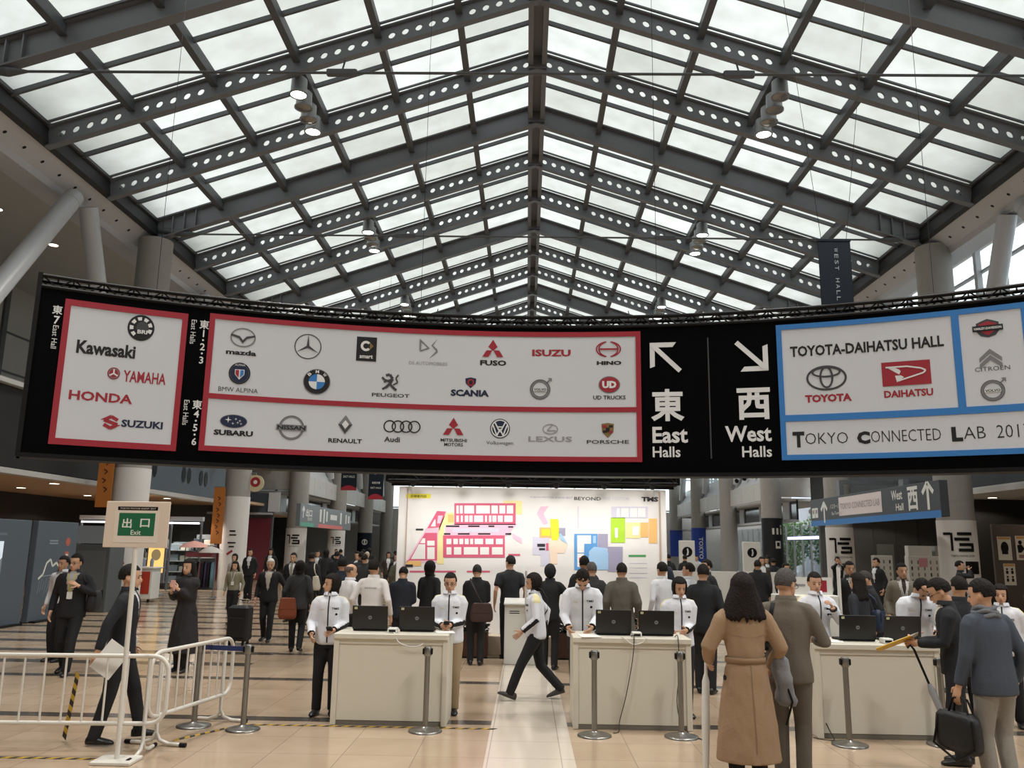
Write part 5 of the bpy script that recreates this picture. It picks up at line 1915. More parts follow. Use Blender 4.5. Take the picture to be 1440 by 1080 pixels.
    def body_done(vs, fs):
        b = MB()
        b.add([v * s for v in vs], fs, 0, True)
        b.add([Vector(v) * s for v in hands.v], hands.f, 0, True)
        e = MB()
        for sd in (-1, 1):
            e.ball(H((sd * .031, .083, .103)), (.0125, .006, .0065), 8, 5, 1, RH)
            e.path([H((sd * .014, .096, .124)), H((sd * .032, .094, .129)), H((sd * .052, .082, .124))], [.003, .004, .002], 5, 3)
        e.path([H((-.022, .095, .040)), H((0, .1005, .042)), H((.022, .095, .040))], [.003, .006, .003], 6, 2)
        off = len(b.v)
        b.v += [tuple(Vector(v) * s) for v in e.v]
        b.f += [tuple(i + off for i in f) for f in e.f]
        b.m += e.m
        b.s += e.s
        me0.from_pydata(b.v, [], b.f)
        for m in (skin or SKIN, M_EYE, M_LIP, M_BROW):
            me0.materials.append(m)
        me0.polygons.foreach_set('material_index', b.m)
        me0.polygons.foreach_set('use_smooth', b.s)
        me0.update()
    raw_remesh(mb, .011 if det == 2 else (.014 if det == 1 else .022), 2, body_done)

    # ---- upper garment
    mb = MB()
    if top in ('suit', 'coat', 'blazer'):
        pr = [(.80, .182, .138), (.90, .180, .138), (1.05, .160, .122), (1.18, .170, .126), (1.30, .180, .126), (1.36, .168, .114), (1.405, .130, .094), (1.44, .088, .078), (1.475, .064, .066)]
        if top == 'coat':
            pr = [(.28, .255, .205), (.55, .228, .185), (.80, .195, .155), (.93, .172, .138), (1.02, .150, .120), (1.06, .150, .120)] + [(1.10, .158, .124)] + pr[3:]
    elif top == 'jacket':
        pr = [(.84, .172, .130), (.87, .186, .142), (.95, .182, .140), (1.08, .174, .132), (1.20, .176, .132), (1.31, .178, .128), (1.37, .160, .112), (1.415, .112, .090), (1.45, .078, .076), (1.485, .068, .070)]
    else:
        pr = [(.90, .158, .112), (.96, .162, .120), (1.08, .148, .112), (1.20, .160, .118), (1.31, .174, .118), (1.38, .162, .104), (1.42, .115, .084), (1.455, .072, .068), (1.475, .062, .064)]
    rings_to(mb, [(W((0, -.012 if z > 1.41 else 0, Zd(z))), X_, Y_, rx * wide, ry) for z, rx, ry in pr], 0, 22)
    fat = {'suit': 1.0, 'coat': 1.12, 'jacket': 1.12, 'blazer': 1.0}.get(top, .9)
    for sd in (-1, 1):
        sh, el, w = arms[sd]
        d = (w - el).normalized()
        if top == 'tee':
            e2 = sh.lerp(el, .72)
            mb.path([sh + Vector((-sd * .07, 0, .0)), sh + Vector((sd * .004, 0, -.01)), sh.lerp(el, .4), e2], [.07, .072, .066, .066], 12)
        else:
            mb.path([sh + Vector((-sd * .08, 0, .018)), sh + Vector((-sd * .01, 0, .0)), sh.lerp(el, .12), sh.lerp(el, .5), el, el.lerp(w, .5), w - d * .012],
                    [.058, .066, .068 * fat, .060 * fat, .055 * fat, .049 * fat, .043 * fat], 12)
    tm = cloth(tc)
    nm = {'suit': 'suit_jacket', 'blazer': 'blazer', 'coat': 'trench_coat', 'jacket': 'staff_jacket', 'tee': 't_shirt', 'shirt': 'shirt'}.get(top, 'top')

    def top_done(vs, fs):
        amp = {'suit': .004, 'coat': .010, 'jacket': .007, 'blazer': .004}.get(top, .005)
        vs2 = folds(vs, amp, seed)
        if top in ('suit',) or (top == 'blazer'):
            # open front: shirt and tie show in the V
            zb, zt, wv = (1.06 if top == 'suit' else 1.0), 1.455, .075
            keep, vee, tie_f = [], [], []
            inv = []
            for f in fs:
                c = sum((vs[i] for i in f), Vector()) / len(f)
                # undo the lean for the test
                t = min(1, max(0, (c.z - hip + .05) / .35))
                t = t * t * (3 - 2 * t)
                a = la * t
                dy, dz = c.y, c.z - hip
                yy = dy * cos(a) - dz * sin(a)
                zz = hip + dz * cos(a) + dy * sin(a) + drop
                ok = yy > .03 and zb < zz < 1.47 and abs(c.x) < .012 + wv * (zz - zb) / (zt - zb)
                if ok:
                    (tie_f if tie and abs(c.x) < .024 else vee).append(f)
                else:
                    keep.append(f)
            out = [(nm, keep, tm, 0.0)]
            if vee:
                out.append(('shirt', vee, cloth(shirt), -.006))
            if tie_f:
                out.append(('tie', tie_f, cloth(tie), -.002))
        else:
            out = [(nm, fs, tm, 0.0)]
        for name, ff, m, off in out:
            used = sorted({i for f in ff for i in f})
            ix = {i: k for k, i in enumerate(used)}
            b = MB()
            b.add([(vs2[i] + (Vector((0, off, 0)) if off else Vector())) * s for i in used], [tuple(ix[i] for i in f) for f in ff], 0, True)
            mats = [m]
            if trim and name == nm:
                mats += [cloth(c) for c in trim[1]]
                ms = []
                for f in ff:
                    c = sum((vs[i] for i in f), Vector()) / len(f)
                    ms.append(trim[0](c, arms, drop))
                b.m = ms
            o = b.build(name, mats, po)
            holder[name] = o
            if name == nm:
                bvh = BVHTree.FromPolygons([v * s for v in vs2], fs)
                holder['bvh'] = bvh

                def front(xx, zz, off=.004, back=False):
                    p = W((xx, 0, Zd(zz))) * s
                    o_ = Vector((p.x, (-1 if back else 1) * 1.2, p.z))
                    hit = bvh.ray_cast(o_, Vector((0, 1 if back else -1, 0)))
                    q = hit[0] if hit[0] is not None else p + Vector((0, -.12 if back else .12, 0))
                    return q + Vector((0, -off if back else off, 0))

                def strip(name_, pts, w, m_, back=False, off=.004):
                    vs_, fs_ = [], []
                    for (xx, zz), wd in zip(pts, w if isinstance(w, list) else [w] * len(pts)):
                        vs_ += [front(xx - wd / 2, zz, off, back), front(xx + wd / 2, zz, off, back)]
                    for k in range(len(pts) - 1):
                        fs_.append((2 * k, 2 * k + 1, 2 * k + 3, 2 * k + 2))
                    return MB().add(vs_, fs_, 0, True).build(name_, m_, po)
                holder['front'], holder['strip'] = front, strip
                if zipc:
                    zs = [1.44 - .03 * k for k in range(20)]
                    strip('zip', [(0.0, z) for z in zs if z > .86], .016, cloth(zipc))
                if lanyard:
                    for sd in (-1, 1):
                        strip('lanyard', [(sd * (.055 - .05 * k / 8), 1.43 - .032 * k) for k in range(9)], .014, cloth(lanyard))
                    MB().box(front(0, 1.12, .008), (.075 * s, .006, .10 * s)).build('badge', mat('badge card', '#dcdcd8', .4), po)
                if badge:
                    fl = Flat()
                    fl.text('TMS', -.085, 1.285, -.085, .026, 0, 0, .02)
                    fl.disc(-.10, 1.215, .014, .014, 0)
                    fl.text('TMS', .085, 1.27, -.06, .012, 1)
                    fl.build('print', [M_BLACK, mat('yellow stitch', '#c9b45a', .6)], lambda u, v, l: front(u, v, l), po, .004, .001)
    raw_remesh(mb, vox, 3, top_done)

    # collar for jackets, lapels for suits
    cb = MB()
    n = 14
    for k in range(n):
        pass
    rr = [(W((0, -.012 + .012, Zd(1.452))), .080, .078), (W((0, -.012 + .004, Zd(1.49))), .070, .070)]
    vs = []
    m_ = 18
    a0 = 70 if top in ('suit', 'blazer', 'coat', 'shirt') else 30
    for c, rx, ry in rr:
        for i in range(m_ + 1):
            a = radians(90 + a0 / 2 + (360 - a0) * i / m_)
            vs.append((c + Vector((rx * cos(a), ry * sin(a), 0))))
    vo = [v + Vector(((v.x) * .14, (v.y + .0) * .14, -.002)) for v in vs]
    fs = []
    k2 = m_ + 1
    for i in range(m_):
        fs.append((i, i + 1, k2 + i + 1, k2 + i))
        fs.append((2 * k2 + i + 1, 2 * k2 + i, 3 * k2 + i, 3 * k2 + i + 1))
        fs.append((k2 + i, k2 + i + 1, 3 * k2 + i + 1, 3 * k2 + i))
    if top != 'tee':
        cb.add([v * s for v in vs + vo], fs, 0, True)
        cb.build('collar', tm, po)

    # ---- trousers or skirt
    mb = MB()
    rings_to(mb, [(W((0, 0, Zd(z))), X_, Y_, rx, ry) for z, rx, ry in ((.80, .150, .108), (.86, .162, .120), (.93, .160, .118), (1.0, .142, .104), (1.03, .138, .100))], 0, 18)
    for sd in (-1, 1):
        hp, kn, an, f = legs[sd]
        d = (an - kn).normalized()
        mb.path([hp + Vector((0, 0, .03)), hp.lerp(kn, .25), hp.lerp(kn, .6), kn, kn.lerp(an, .4), an + d * .035], [.094, .094, .082, .070, .066, .060], 14)
    pm = cloth(pc)

    def low_done(vs, fs):
        b = MB()
        b.add([v * s for v in folds(vs, .004, seed + 9, 7)], fs, 0, True)
        b.build('trousers', pm, po)
    raw_remesh(mb, vox * 1.1, 2, low_done)

    # ---- shoes
    for sd in (-1, 1):
        hp, kn, an, f = legs[sd]
        mb = MB()
        pit = -atan2(f[2], .20) if f[2] > 0 else 0.0
        if f[2] < 0:
            pit = .35
        Rf = Matrix.Rotation(radians(-sd * 8), 3, 'Z') @ Matrix.Rotation(pit, 3, 'X')
        base = Vector((an.x, an.y, an.z - .085))
        rg = []
        for yy, w, zc, hh in ((-.075, .022, .035, .030), (-.06, .036, .045, .043), (-.01, .038, .048, .047), (.06, .042, .036, .035), (.12, .046, .028, .027), (.165, .036, .022, .020), (.185, .014, .016, .012)):
            rg.append((base + Rf @ Vector((0, yy, zc)) + Vector((0, 0, 0)), Rf @ X_, Rf @ Z_, w, hh))
        rings_to(mb, rg, 0, 12)
        scale_all(mb)
        mb.v = [(a, b_, max(c, .002) if f[2] <= 0 else max(c, .002)) for a, b_, c in mb.v]
        mb.build('shoe', mat('shoe ' + shoes, shoes, .4), po)

    # ---- hair
    if hair != 'bald0':
        nu, nv = ((72, 48) if det == 2 else (44, 30)) if det else (24, 18)
        cx = Vector((0, -.010, .128))
        R3 = Vector((.084, .108, .112)) if hair in ('short', 'bald', 'white') else Vector((.098, .116, .117))
        if hair == 'hood':
            R3 = Vector((.10, .125, .128))
        vs = []
        for k in range(nv + 1):
            th = pi * k / nv
            for i in range(nu):
                ph = 2 * pi * i / nu
                dx, dy, dz = sin(th) * cos(ph), sin(th) * sin(ph), cos(th)
                p = Vector((dx * R3.x, dy * R3.y, dz * R3.z))
                if hair in ('short', 'white'):
                    ok = dz > .62 or (dz > -.02 and dy < .38) or (dz > -.48 and dy < -.25)
                    if dy > .1 and dz > .45 and abs(dx) < .75:
                        ok = dz > .50
                elif hair == 'bald':
                    ok = dz < .45 and ((dz > -.02 and dy < .15) or (dz > -.48 and dy < -.25))
                elif hair == 'bob':
                    ok = dz > .48 or dy < .42
                    if dz < 0 and dy < .42:
                        p.z = dz * R3.z * 1.22
                        p.x *= 1 + .10 * (-dz)
                        p.y *= 1 - .1 * dz * dz
                        if dz < -.6:
                            p.x, p.y = dx / max(sin(th), .3) * R3.x * .80, dy / max(sin(th), .3) * R3.y * .8
                    if dz < -.15 and abs(dx) < .35 and dy > 0:
                        ok = False
                elif hair == 'long':
                    ok = dz > .50 or dy < .36
                    if dz < 0 and dy < .36:
                        f_ = min(1, -dz * 1.25)
                        p.z = -f_ * (.30 + .05 * noise.noise(Vector((cos(ph) * 7, sin(ph) * 7, seed)))) 
                        e = max(sin(th), .001)
                        w_ = 1.0 + hairw * f_ * (1 - .30 * f_)
                        p.x = dx / e * R3.x * w_ * min(1, (1 - f_) * 5 + .2)
                        p.y = dy / e * R3.y * .98 * min(1, (1 - f_) * 5 + .2) - .015 * f_
                        if dy > 0:
                            p.y = min(p.y, .02)
                else:
                    ok = dz > .5 or dy < .55
                    if hair == 'hood':
                        ok = dy < .5
                jit = .006 * noise.noise(Vector((dx * 14, dy * 14, dz * 4 + seed))) + .004 * noise.noise(Vector((dx * 40, dy * 40, dz * 9 + seed)))
                st = noise.noise(Vector((cos(ph) * 11, sin(ph) * 11, dz * 2.2 + seed))) * .035 + noise.noise(Vector((cos(ph) * 26, sin(ph) * 26, dz * 3 + seed))) * .030
                p = p * (1 + jit * 5 + st * (.6 + .4 * abs(dz)))
                if not ok:
                    p = Vector((dx * R3.x, dy * R3.y, dz * R3.z)) * .72
                vs.append(H(cx + p) * s)
        fs = []
        for k in range(nv):
            for i in range(nu):
                j = (i + 1) % nu
                fs.append((k * nu + i, (k + 1) * nu + i, (k + 1) * nu + j, k * nu + j))
        MB().add(vs, fs, 0, True).build('hood' if hair == 'hood' else 'hair', cloth(hc) if hair == 'hood' else hair_m(hc), po)
    if glasses:
        g = MB()
        for sd in (-1, 1):
            g.path([H((sd * .033 + .024 * cos(2 * pi * i / 16), .103 - .004 * abs(cos(2 * pi * i / 16)), .103 + .017 * sin(2 * pi * i / 16))) for i in range(16)], .0022, 5, 0, True)
            g.path([H((sd * .057, .100, .106)), H((sd * .074, .05, .107)), H((sd * .077, -.01, .102))], .002, 5)
        g.path([H((-.010, .104, .106)), H((.010, .104, .106))], .002, 5)
        scale_all(g)
        g.build('glasses', M_BLACK, po)

    def world(p):
        q = Matrix.Rotation(radians(face), 3, 'Z') @ (Vector(p) * s)
        return q + Vector((x, y, 0))
    return {'obj': po, 'world': world, 'arms': arms, 'h': holder, 'W': W, 'H': H, 's': s, 'face': face, 'drop': drop}


# ---- the white staff jacket with yellow shoulders and black sleeve stripe
def staff_trim(c, arms, drop):
    z = c.z + drop
    for sd in (-1, 1):
        sh, el, w = arms[sd]
        t = (c - el).dot(w - el) / (w - el).length_squared
        if -.1 < t < 1.1 and (c - (el + (w - el) * t)).length < .085:
            d = (w - el).normalized()
            r = c - (el + (w - el) * t)
            if t > .90:
                return 2
            o = Vector((sd, -.3, 0))
            o = (o - d * o.dot(d)).normalized()
            if r.normalized().dot(o) > .86:
                return 2
    if z > 1.325 and abs(c.x) > .105 and z > 1.475 - .75 * abs(c.x) and c.y < .05:
        return 1
    return 0


STAFF = dict(top='jacket', tc='#d9dae0', zipc='#1a1a1e', trim=(staff_trim, ['#ddd2a2', '#17171b']), badge=True)
# ---- staff
st_l = person('staff woman with dark bob in white zip jacket turning her head away, beside the counter', -2.20, 9.62, 182, 1.50, pc='#161619', hair='bob', head=(-55, -2), lh=(-.10, .27, 1.03), rh=(.17, .26, .98),
              lf=(.0, 0, 0), rf=(.04, .02, 0), det=2, **STAFF)
st_g = person('staff woman in glasses and beige trousers facing forward behind the counter', -.87, 9.80, 180, 1.53, pc='#9a8468', hair='short', glasses=True, head=(0, 5), lh=(-.03, .28, 1.08), rh=(.06, .28, 1.07), det=2, curl=.7, **STAFF)
st_w = person('staff member in white jacket and black trousers striding across before the podium', .13, 10.72, 93, 1.55, pc='#141417', hair='bob', hc='#1b1310', head=(0, 4), lf=(.36, 0, -.005), rf=(-.34, 0, .06), lh=(-.20, .20, .90), rh=(.22, -.12, .90),
              drop=.045, det=2, shoes='#3b3835', **STAFF)
st_c = person('staff member in white jacket looking down at papers on the counter', .66, 9.95, 176, 1.66, pc='#141417', hair='short', lean=14, head=(0, 42), lh=(-.10, .38, .99), rh=(.16, .36, .98), det=2, curl=.7, **STAFF)
st_r = person('staff woman with dark bob in white jacket behind the counter end, facing forward', 1.76, 9.88, 183, 1.52, pc='#161619', hair='bob', head=(5, 12), lh=(-.02, .27, 1.06), rh=(.14, .27, 1.02), det=2, curl=.7, **STAFF)
st_p = person('staff woman in white jacket raising one hand to her chin behind the counter', 3.30, 9.85, 190, 1.60, pc='#161619', hair='short', head=(-12, 4), lh=(-.10, .25, 1.30), rh=(.14, .25, 1.02), le=(-.6, .1, -1), det=2, curl=.8, **STAFF)
st_b = person('staff man in white jacket bowing over his laptop at the counter', 4.42, 9.85, 172, 1.66, pc='#161619', hair='short', lean=26, head=(18, 32), lh=(-.10, .46, 1.00), rh=(.12, .44, .98), det=2, curl=.7, **STAFF)
st_e = person('staff person in white jacket cut off by the picture edge beyond the blue-jacketed man', 5.34, 9.7, 150, 1.50, pc='#161619', hair='bob', det=1, **STAFF)

# ---- visitors near the counters
trench = person('woman with long dark hair in a beige trench coat seen from behind', 1.72, 6.80, 4, 1.655, top='coat', tc='#94795d', pc='#141417', hair='long', hairw=1.35, hc='#1a110f', lh=(-.24, .20, 1.00), rh=(.26, .16, .95), le=(-.55, -.9, 0), re=(.55, -.9, 0), det=2, lean=2)
grey = person('grey-haired man in a brown-grey suit seen from behind beside the trench coat woman', 2.16, 7.15, -22, 1.69, top='suit', tc='#635a50', pc='#5d554c', hair='short', hc='#4b4744', head=(-25, 8), rh=(.20, .26, 1.12), lh=(-.24, .05, .9), det=2, wide=1.08, lean=3, glasses=True)
env = person('man in dark suit and glasses reading papers with a yellow envelope', 3.92, 7.95, 68, 1.62, top='suit', tc='#15171d', pc='#15171d', hair='short', head=(0, 22), lh=(-.10, .33, 1.08), rh=(.05, .33, 1.08), lean=6, det=2, glasses=True, curl=.9, shirt='#cfcab8')
denim = person('man in slate blue jacket and grey trousers with a grey scarf, back turned', 3.66, 6.85, 20, 1.64, top='blazer', tc='#3d444f', pc='#8b867f', hair='short', hc='#16110f', head=(22, 8), lh=(-.27, .10, .86), rh=(.25, .02, .88), det=2, wide=1.12, lean=4)
p36 = person('dark-haired visitor mostly hidden between the envelope man and the scarfed man', 4.55, 9.0, 10, 1.60, top='suit', tc='#1c1d22', det=1)

# ---- left side
guard = person('security man in dark suit by the exit sign, hand on the white barrier', -3.83, 8.12, 285, 1.61, top='suit', tc='#16171d', pc='#16161b', hair='short', lf=(.24, 0, 0), rf=(-.14, .03, 0), rh=(.34, -.14, .90), re=(.7, -.8, .2), shirt='#d4d4d8', tie='#22252e', det=2, head=(0, 0), lean=3, wide=1.08, curl=.8)
walker = person('man in black suit with yellow lanyard and shoulder strap walking past the dark panels', -6.42, 12.0, 188, 1.65, top='suit', tc='#141419', pc='#121216', hair='short', lf=(.20, 0, 0), rf=(-.16, 0, .03), lh=(-.12, .17, 1.24), le=(-.7, 0, -1), head=(-14, 0), shirt='#a3a09c', glasses=True, lanyard='#b8b04a', det=2, wide=1.12, drop=.015)
person('person in white shirt half hidden behind the man with the yellow lanyard', -7.25, 13.2, 170, 1.58, top='shirt', tc='#c9c9cc', pc='#121216', hair='short', det=1)
phone = person('long-haired woman in dark coat holding a phone behind the security man', -4.95, 12.4, 165, 1.58, top='coat', tc='#221f22', pc='#141417', hair='long', lh=(-.02, .26, 1.25), rh=(.10, .26, 1.2), det=1, shirt='#8f6f62')
wom = person('woman in olive blouse and dark trousers walking toward the suitcase', -6.62, 19.2, 178, 1.40, top='shirt', tc='#837c68', pc='#131317', hair='long', lf=(.14, 0, 0), rf=(-.14, 0, .03), det=1, lanyard='#c8c8c8')
person('white-haired man in an open black suit walking forward beside the orange bag woman', -4.93, 16.3, 180, 1.53, top='suit', tc='#121216', pc='#121216', hair='white', hc='#c9c4bb', lf=(.12, 0, 0), rf=(-.10, 0, .02), lh=(-.34, .03, .92), det=1, wide=1.1, shirt='#b9b2a8', head=(10, 4))
bagw = person('woman in charcoal coat with an orange-brown shoulder bag, back turned', -3.95, 14.75, 8, 1.53, top='blazer', tc='#2f2f31', pc='#141417', hair='bob', lf=(.10, 0, 0), rf=(-.12, 0, .04), det=1, lh=(-.27, .06, .9))
person('man in dark suit with pale tie walking forward behind the white-haired man', -5.6, 20.3, 176, 1.60, top='suit', tc='#15151a', pc='#131316', hair='short', det=1, shirt='#d0cfd0', tie='#8a8a78')
person('man in black suit and white shirt before the dark red wall panels', -8.85, 27.0, 178, 1.62, top='suit', tc='#17171b', pc='#131316', hair='short', det=0, shirt='#dcdcde')
person('person in pale clothes behind the olive blouse woman', -8.3, 24.0, 170, 1.5, top='shirt', tc='#b3aca5', pc='#2a2a2c', hair='bob', det=0)
tote = person('visitor in black with a white tote bag seen from behind', -5.25, 20.6, 355, 1.60, top='blazer', tc='#141417', pc='#121215', hair='short', lf=(.12, 0, 0), rf=(-.12, 0, .03), det=1)
person('visitor in navy jacket standing behind the turning staff woman', -3.05, 14.0, 5, 1.60, top='blazer', tc='#232a3a', pc='#15151a', hair='short', det=1, wide=1.12)
person('balding man in white shirt beside the man with printed white shirt', -2.62, 12.5, 320, 1.55, top='shirt', tc='#d2d0d2', pc='#15151a', hair='bald', hc='#5c5048', head=(-20, 5), det=1)
wsh = person('broad man in printed white shirt seen from behind near the map board', -2.17, 12.0, 350, 1.62, top='shirt', tc='#d5d0cd', pc='#20232c', hair='short', det=2, wide=1.08, lh=(-.28, .08, .92), rh=(.28, .06, .9))
# crowd beyond
crowd = [(-5.4, 24.0, 'black suit', 'short', '#15151a', 355), (-6.3, 26.5, 'dark coat', 'bob', '#1d1b1e', 10), (-7.3, 29.5, 'grey jacket', 'short', '#35353a', 182), (-4.6, 23.0, 'dark blue suit', 'short', '#1a1f2c', 178),
         (-5.15, 27.3, 'black coat', 'white', '#1a1a1c', 175), (-4.2, 21.5, 'charcoal suit', 'short', '#202024', 20), (-6.1, 31.5, 'black jacket', 'short', '#121215', 2), (-5.0, 30.6, 'brown jacket', 'bob', '#3d322a', 190),
         (-3.75, 19.5, 'dark grey suit', 'short', '#28282c', 340), (-3.4, 22.5, 'olive jacket', 'white', '#4a4638', 15), (-4.0, 26.0, 'black suit with white shirt', 'short', '#121216', 180), (-7.5, 34.0, 'navy suit', 'short', '#1c2230', 5),
         (-8.7, 38.5, 'dark suit', 'short', '#19191d', 185), (-6.9, 37.0, 'black top', 'bob', '#141416', 12), (-8.2, 33.0, 'beige jacket', 'short', '#8a7a66', 178), (-5.6, 36.0, 'dark jacket', 'short', '#1f1f22', 0),
         (-9.4, 31.0, 'black dress suit', 'long', '#131315', 175), (-4.55, 33.5, 'grey suit', 'short', '#45464b', 8), (-3.9, 30.0, 'white shirt', 'short', '#c9c8ca', 170)]
crowd.sort(key=lambda r: r[1])
for i, (cx_, cy_, wear, hr, tc_, fc) in enumerate(crowd):
    person('distant visitor in %s, %s by distance among the shop-side crowd' % (wear, ORD[i]), cx_, cy_, fc, 1.60 + .05 * sin(i * 2.3), top='suit' if 'suit' in wear else 'blazer' if 'shirt' not in wear and 'top' not in wear else 'shirt',
           tc=tc_, pc='#151518', hair=hr, hc='#b9b4ab' if hr == 'white' else '#17120f', det=0, lf=(.1 * (i % 2), 0, 0), rf=(-.1 * (i % 2), 0, .02), group='crowd by the shop-side columns')

# ---- at the map board
person('man in navy suit studying the lower corner of the map board', -1.97, 13.5, 355, 1.50, top='suit', tc='#171b26', pc='#15161b', hair='short', head=(0, 25), det=1, wide=1.15, lh=(-.12, .25, 1.05), rh=(.12, .25, 1.05))
person('thin visitor in black reading the map board beside the navy suit', -1.58, 13.78, 330, 1.58, top='blazer', tc='#131316', pc='#131316', hair='bob', det=1, lh=(-.12, .22, .98))
bgm = person('man in black with a brown shoulder bag facing the map board', -.79, 13.62, 2, 1.54, top='blazer', tc='#121215', pc='#15151a', hair='short', hc='#332e2b', head=(0, 12), det=1, wide=1.12, lh=(-.10, .25, 1.05), rh=(.10, .25, 1.05))
person('man in black T-shirt with a pale ring print behind the podium', -.27, 14.5, 12, 1.68, top='tee', tc='#15171b', pc='#15151a', hair='short', det=1, wide=1.1, head=(25, 0))
person('visitor in black hooded coat before the centre of the map board', .37, 13.3, 350, 1.56, top='blazer', tc='#121317', pc='#121215', hair='hood', hc='#15161a', det=1, rh=(.2, .24, 1.25), re=(.9, 0, -1))
person('man in dark jacket with grey hair before the blue map area', 1.00, 12.9, 5, 1.62, top='blazer', tc='#2a2a2c', pc='#18181c', hair='short', hc='#55504c', det=1, head=(0, 10))
person('taller visitor in black behind the grey-haired man at the map board', .93, 13.6, 0, 1.70, top='blazer', tc='#131316', pc='#131316', hair='short', det=1)
person('man in long olive-grey coat facing the map board', 1.40, 12.5, 350, 1.62, top='coat', tc='#57534a', pc='#222224', hair='short', hc='#1b1715', det=1, wide=1.05, head=(12, 3))

# ---- right side
dkb = person('man in black suit seen from behind next to the trench coat woman', 2.36, 11.4, 340, 1.64, top='suit', tc='#101217', pc='#101116', hair='short', det=1, head=(15, 5), wide=1.05)
person('visitor in white shirt behind the bob-haired staff woman', 2.12, 13.2, 25, 1.63, top='shirt', tc='#cfd0d4', pc='#18181c', hair='short', det=1)
person('visitor with dark hair in white shirt looking across behind the black-suited man', 2.62, 13.6, 60, 1.62, top='shirt', tc='#c8c9cc', pc='#18181c', hair='short', det=1)
person('man in white shirt and black vest turned to the map board', 3.2, 15.0, 110, 1.66, top='suit', tc='#222226', pc='#18181c', hair='short', det=1)
person('man in black suit walking away toward the white booth with a round emblem', 5.05, 18.6, 350, 1.62, top='suit', tc='#121317', pc='#121317', hair='short', det=1, lf=(.12, 0, 0), rf=(-.12, 0, .03), wide=1.08)
person('woman with dark hair in black coat beside the black column wrap', 5.95, 19.6, 200, 1.55, top='coat', tc='#19181b', pc='#131316', hair='long', det=1)
person('man in black suit and white shirt standing behind the chin-touching staff woman', 5.28, 14.0, 186, 1.68, top='suit', tc='#141418', pc='#141418', hair='short', det=1, head=(-8, 0), shirt='#c9c9cc', lanyard='#9aa0a8', lh=(-.1, .22, 1.1))
blb = person('woman in dark coat with a navy shoulder bag behind the laptops', 4.35, 11.2, 40, 1.56, top='blazer', tc='#20232a', pc='#15161a', hair='long', det=1)
person('grey-haired man in dark suit bent toward the navy bag woman', 4.95, 12.2, 80, 1.58, top='suit', tc='#16171c', pc='#16171c', hair='short', hc='#3f3a38', head=(0, 15), lean=10, det=1)
person('man in grey-beige jacket, dark tie and badge standing by the leaflet displays', 5.92, 13.5, 165, 1.67, top='suit', tc='#7a7265', pc='#2a2926', hair='short', det=1, shirt='#d8d6d4', tie='#3a2a28', head=(12, 0), lanyard='#d5d2cc')
person('small distant man in dark suit near the leaflet displays', 9.2, 22.4, 110, 1.68, top='suit', tc='#17171b', pc='#17171b', hair='short', det=0)
person('man in black suit raising a camera beside the column with striped letters', 10.2, 20.2, 240, 1.66, top='suit', tc='#141418', pc='#141418', hair='short', det=0, lh=(-.06, .22, 1.5), rh=(.08, .22, 1.5), le=(-1, 0, -1), re=(1, 0, -1))
person('person in black lifting a camera by the second wrapped column', 9.95, 27.3, 180, 1.66, top='blazer', tc='#141418', pc='#141418', hair='short', det=0, lh=(-.06, .22, 1.5), rh=(.08, .22, 1.5), le=(-1, 0, -1), re=(1, 0, -1))
person('brown-haired man in dark jacket at the poster wall', 6.75, 11.35, 20, 1.65, top='blazer', tc='#1c1a1b', pc='#18181b', hair='short', hc='#3a2a22', det=1)
person('man in black suit with his back turned under the posters', 6.75, 10.8, 345, 1.64, top='suit', tc='#121215', pc='#121215', hair='short', det=1, wide=1.1)
person('visitor in navy jacket at the very edge under the posters', 6.55, 10.2, 30, 1.58, top='blazer', tc='#22304f', pc='#18181b', hair='short', det=1)
rc = [(8.6, 30.5, 'black suit', '#131317', 178), (8.9, 31.4, 'black coat', '#17171a', 10), (7.4, 25.5, 'dark suit', '#1b1b20', 0), (3.9, 24.0, 'grey suit', '#3c3d42', 170), (4.6, 27.5, 'dark jacket', '#1c1c20', 12), (3.3, 20.5, 'navy suit', '#1a2130', 350),
      (6.4, 23.2, 'brown coat', '#46382c', 185), (5.6, 30.0, 'black jacket', '#141417', 0), (4.1, 33.0, 'dark blazer', '#202227', 180), (6.9, 34.5, 'white shirt', '#c6c6c9', 176)]
rc.sort(key=lambda r: r[1])
for i, (cx_, cy_, wear, tc_, fc) in enumerate(rc):
    person('distant visitor in %s, %s by distance among the window-side crowd' % (wear, ORD[i]), cx_, cy_, fc, 1.62 + .04 * sin(i * 1.9), top='suit' if 'suit' in wear else 'blazer' if 'shirt' not in wear else 'shirt', tc=tc_, pc='#151518', hair='short', det=0,
           group='crowd by the window-side columns')

bake_all()
wsh['h'] and Flat().text('TOKYO MOTOR SHOW', 0, 1.30, .19, .022, 0).build('print', [mat('shirt print', '#3d4250', .7)], lambda u, v, l: wsh['h']['front'](u, v, l, True), wsh['obj'], .004)
# ================================================================== THINGS PEOPLE CARRY
def carried(P, name, label, cat, group=None):
    o = thing(name, label, cat, tuple(P['obj'].location), P['obj'].rotation_euler.z, group)
    return o, P['s']


def sc(mb, s):
    mb.v = [tuple(Vector(v) * s) for v in mb.v]
    return mb


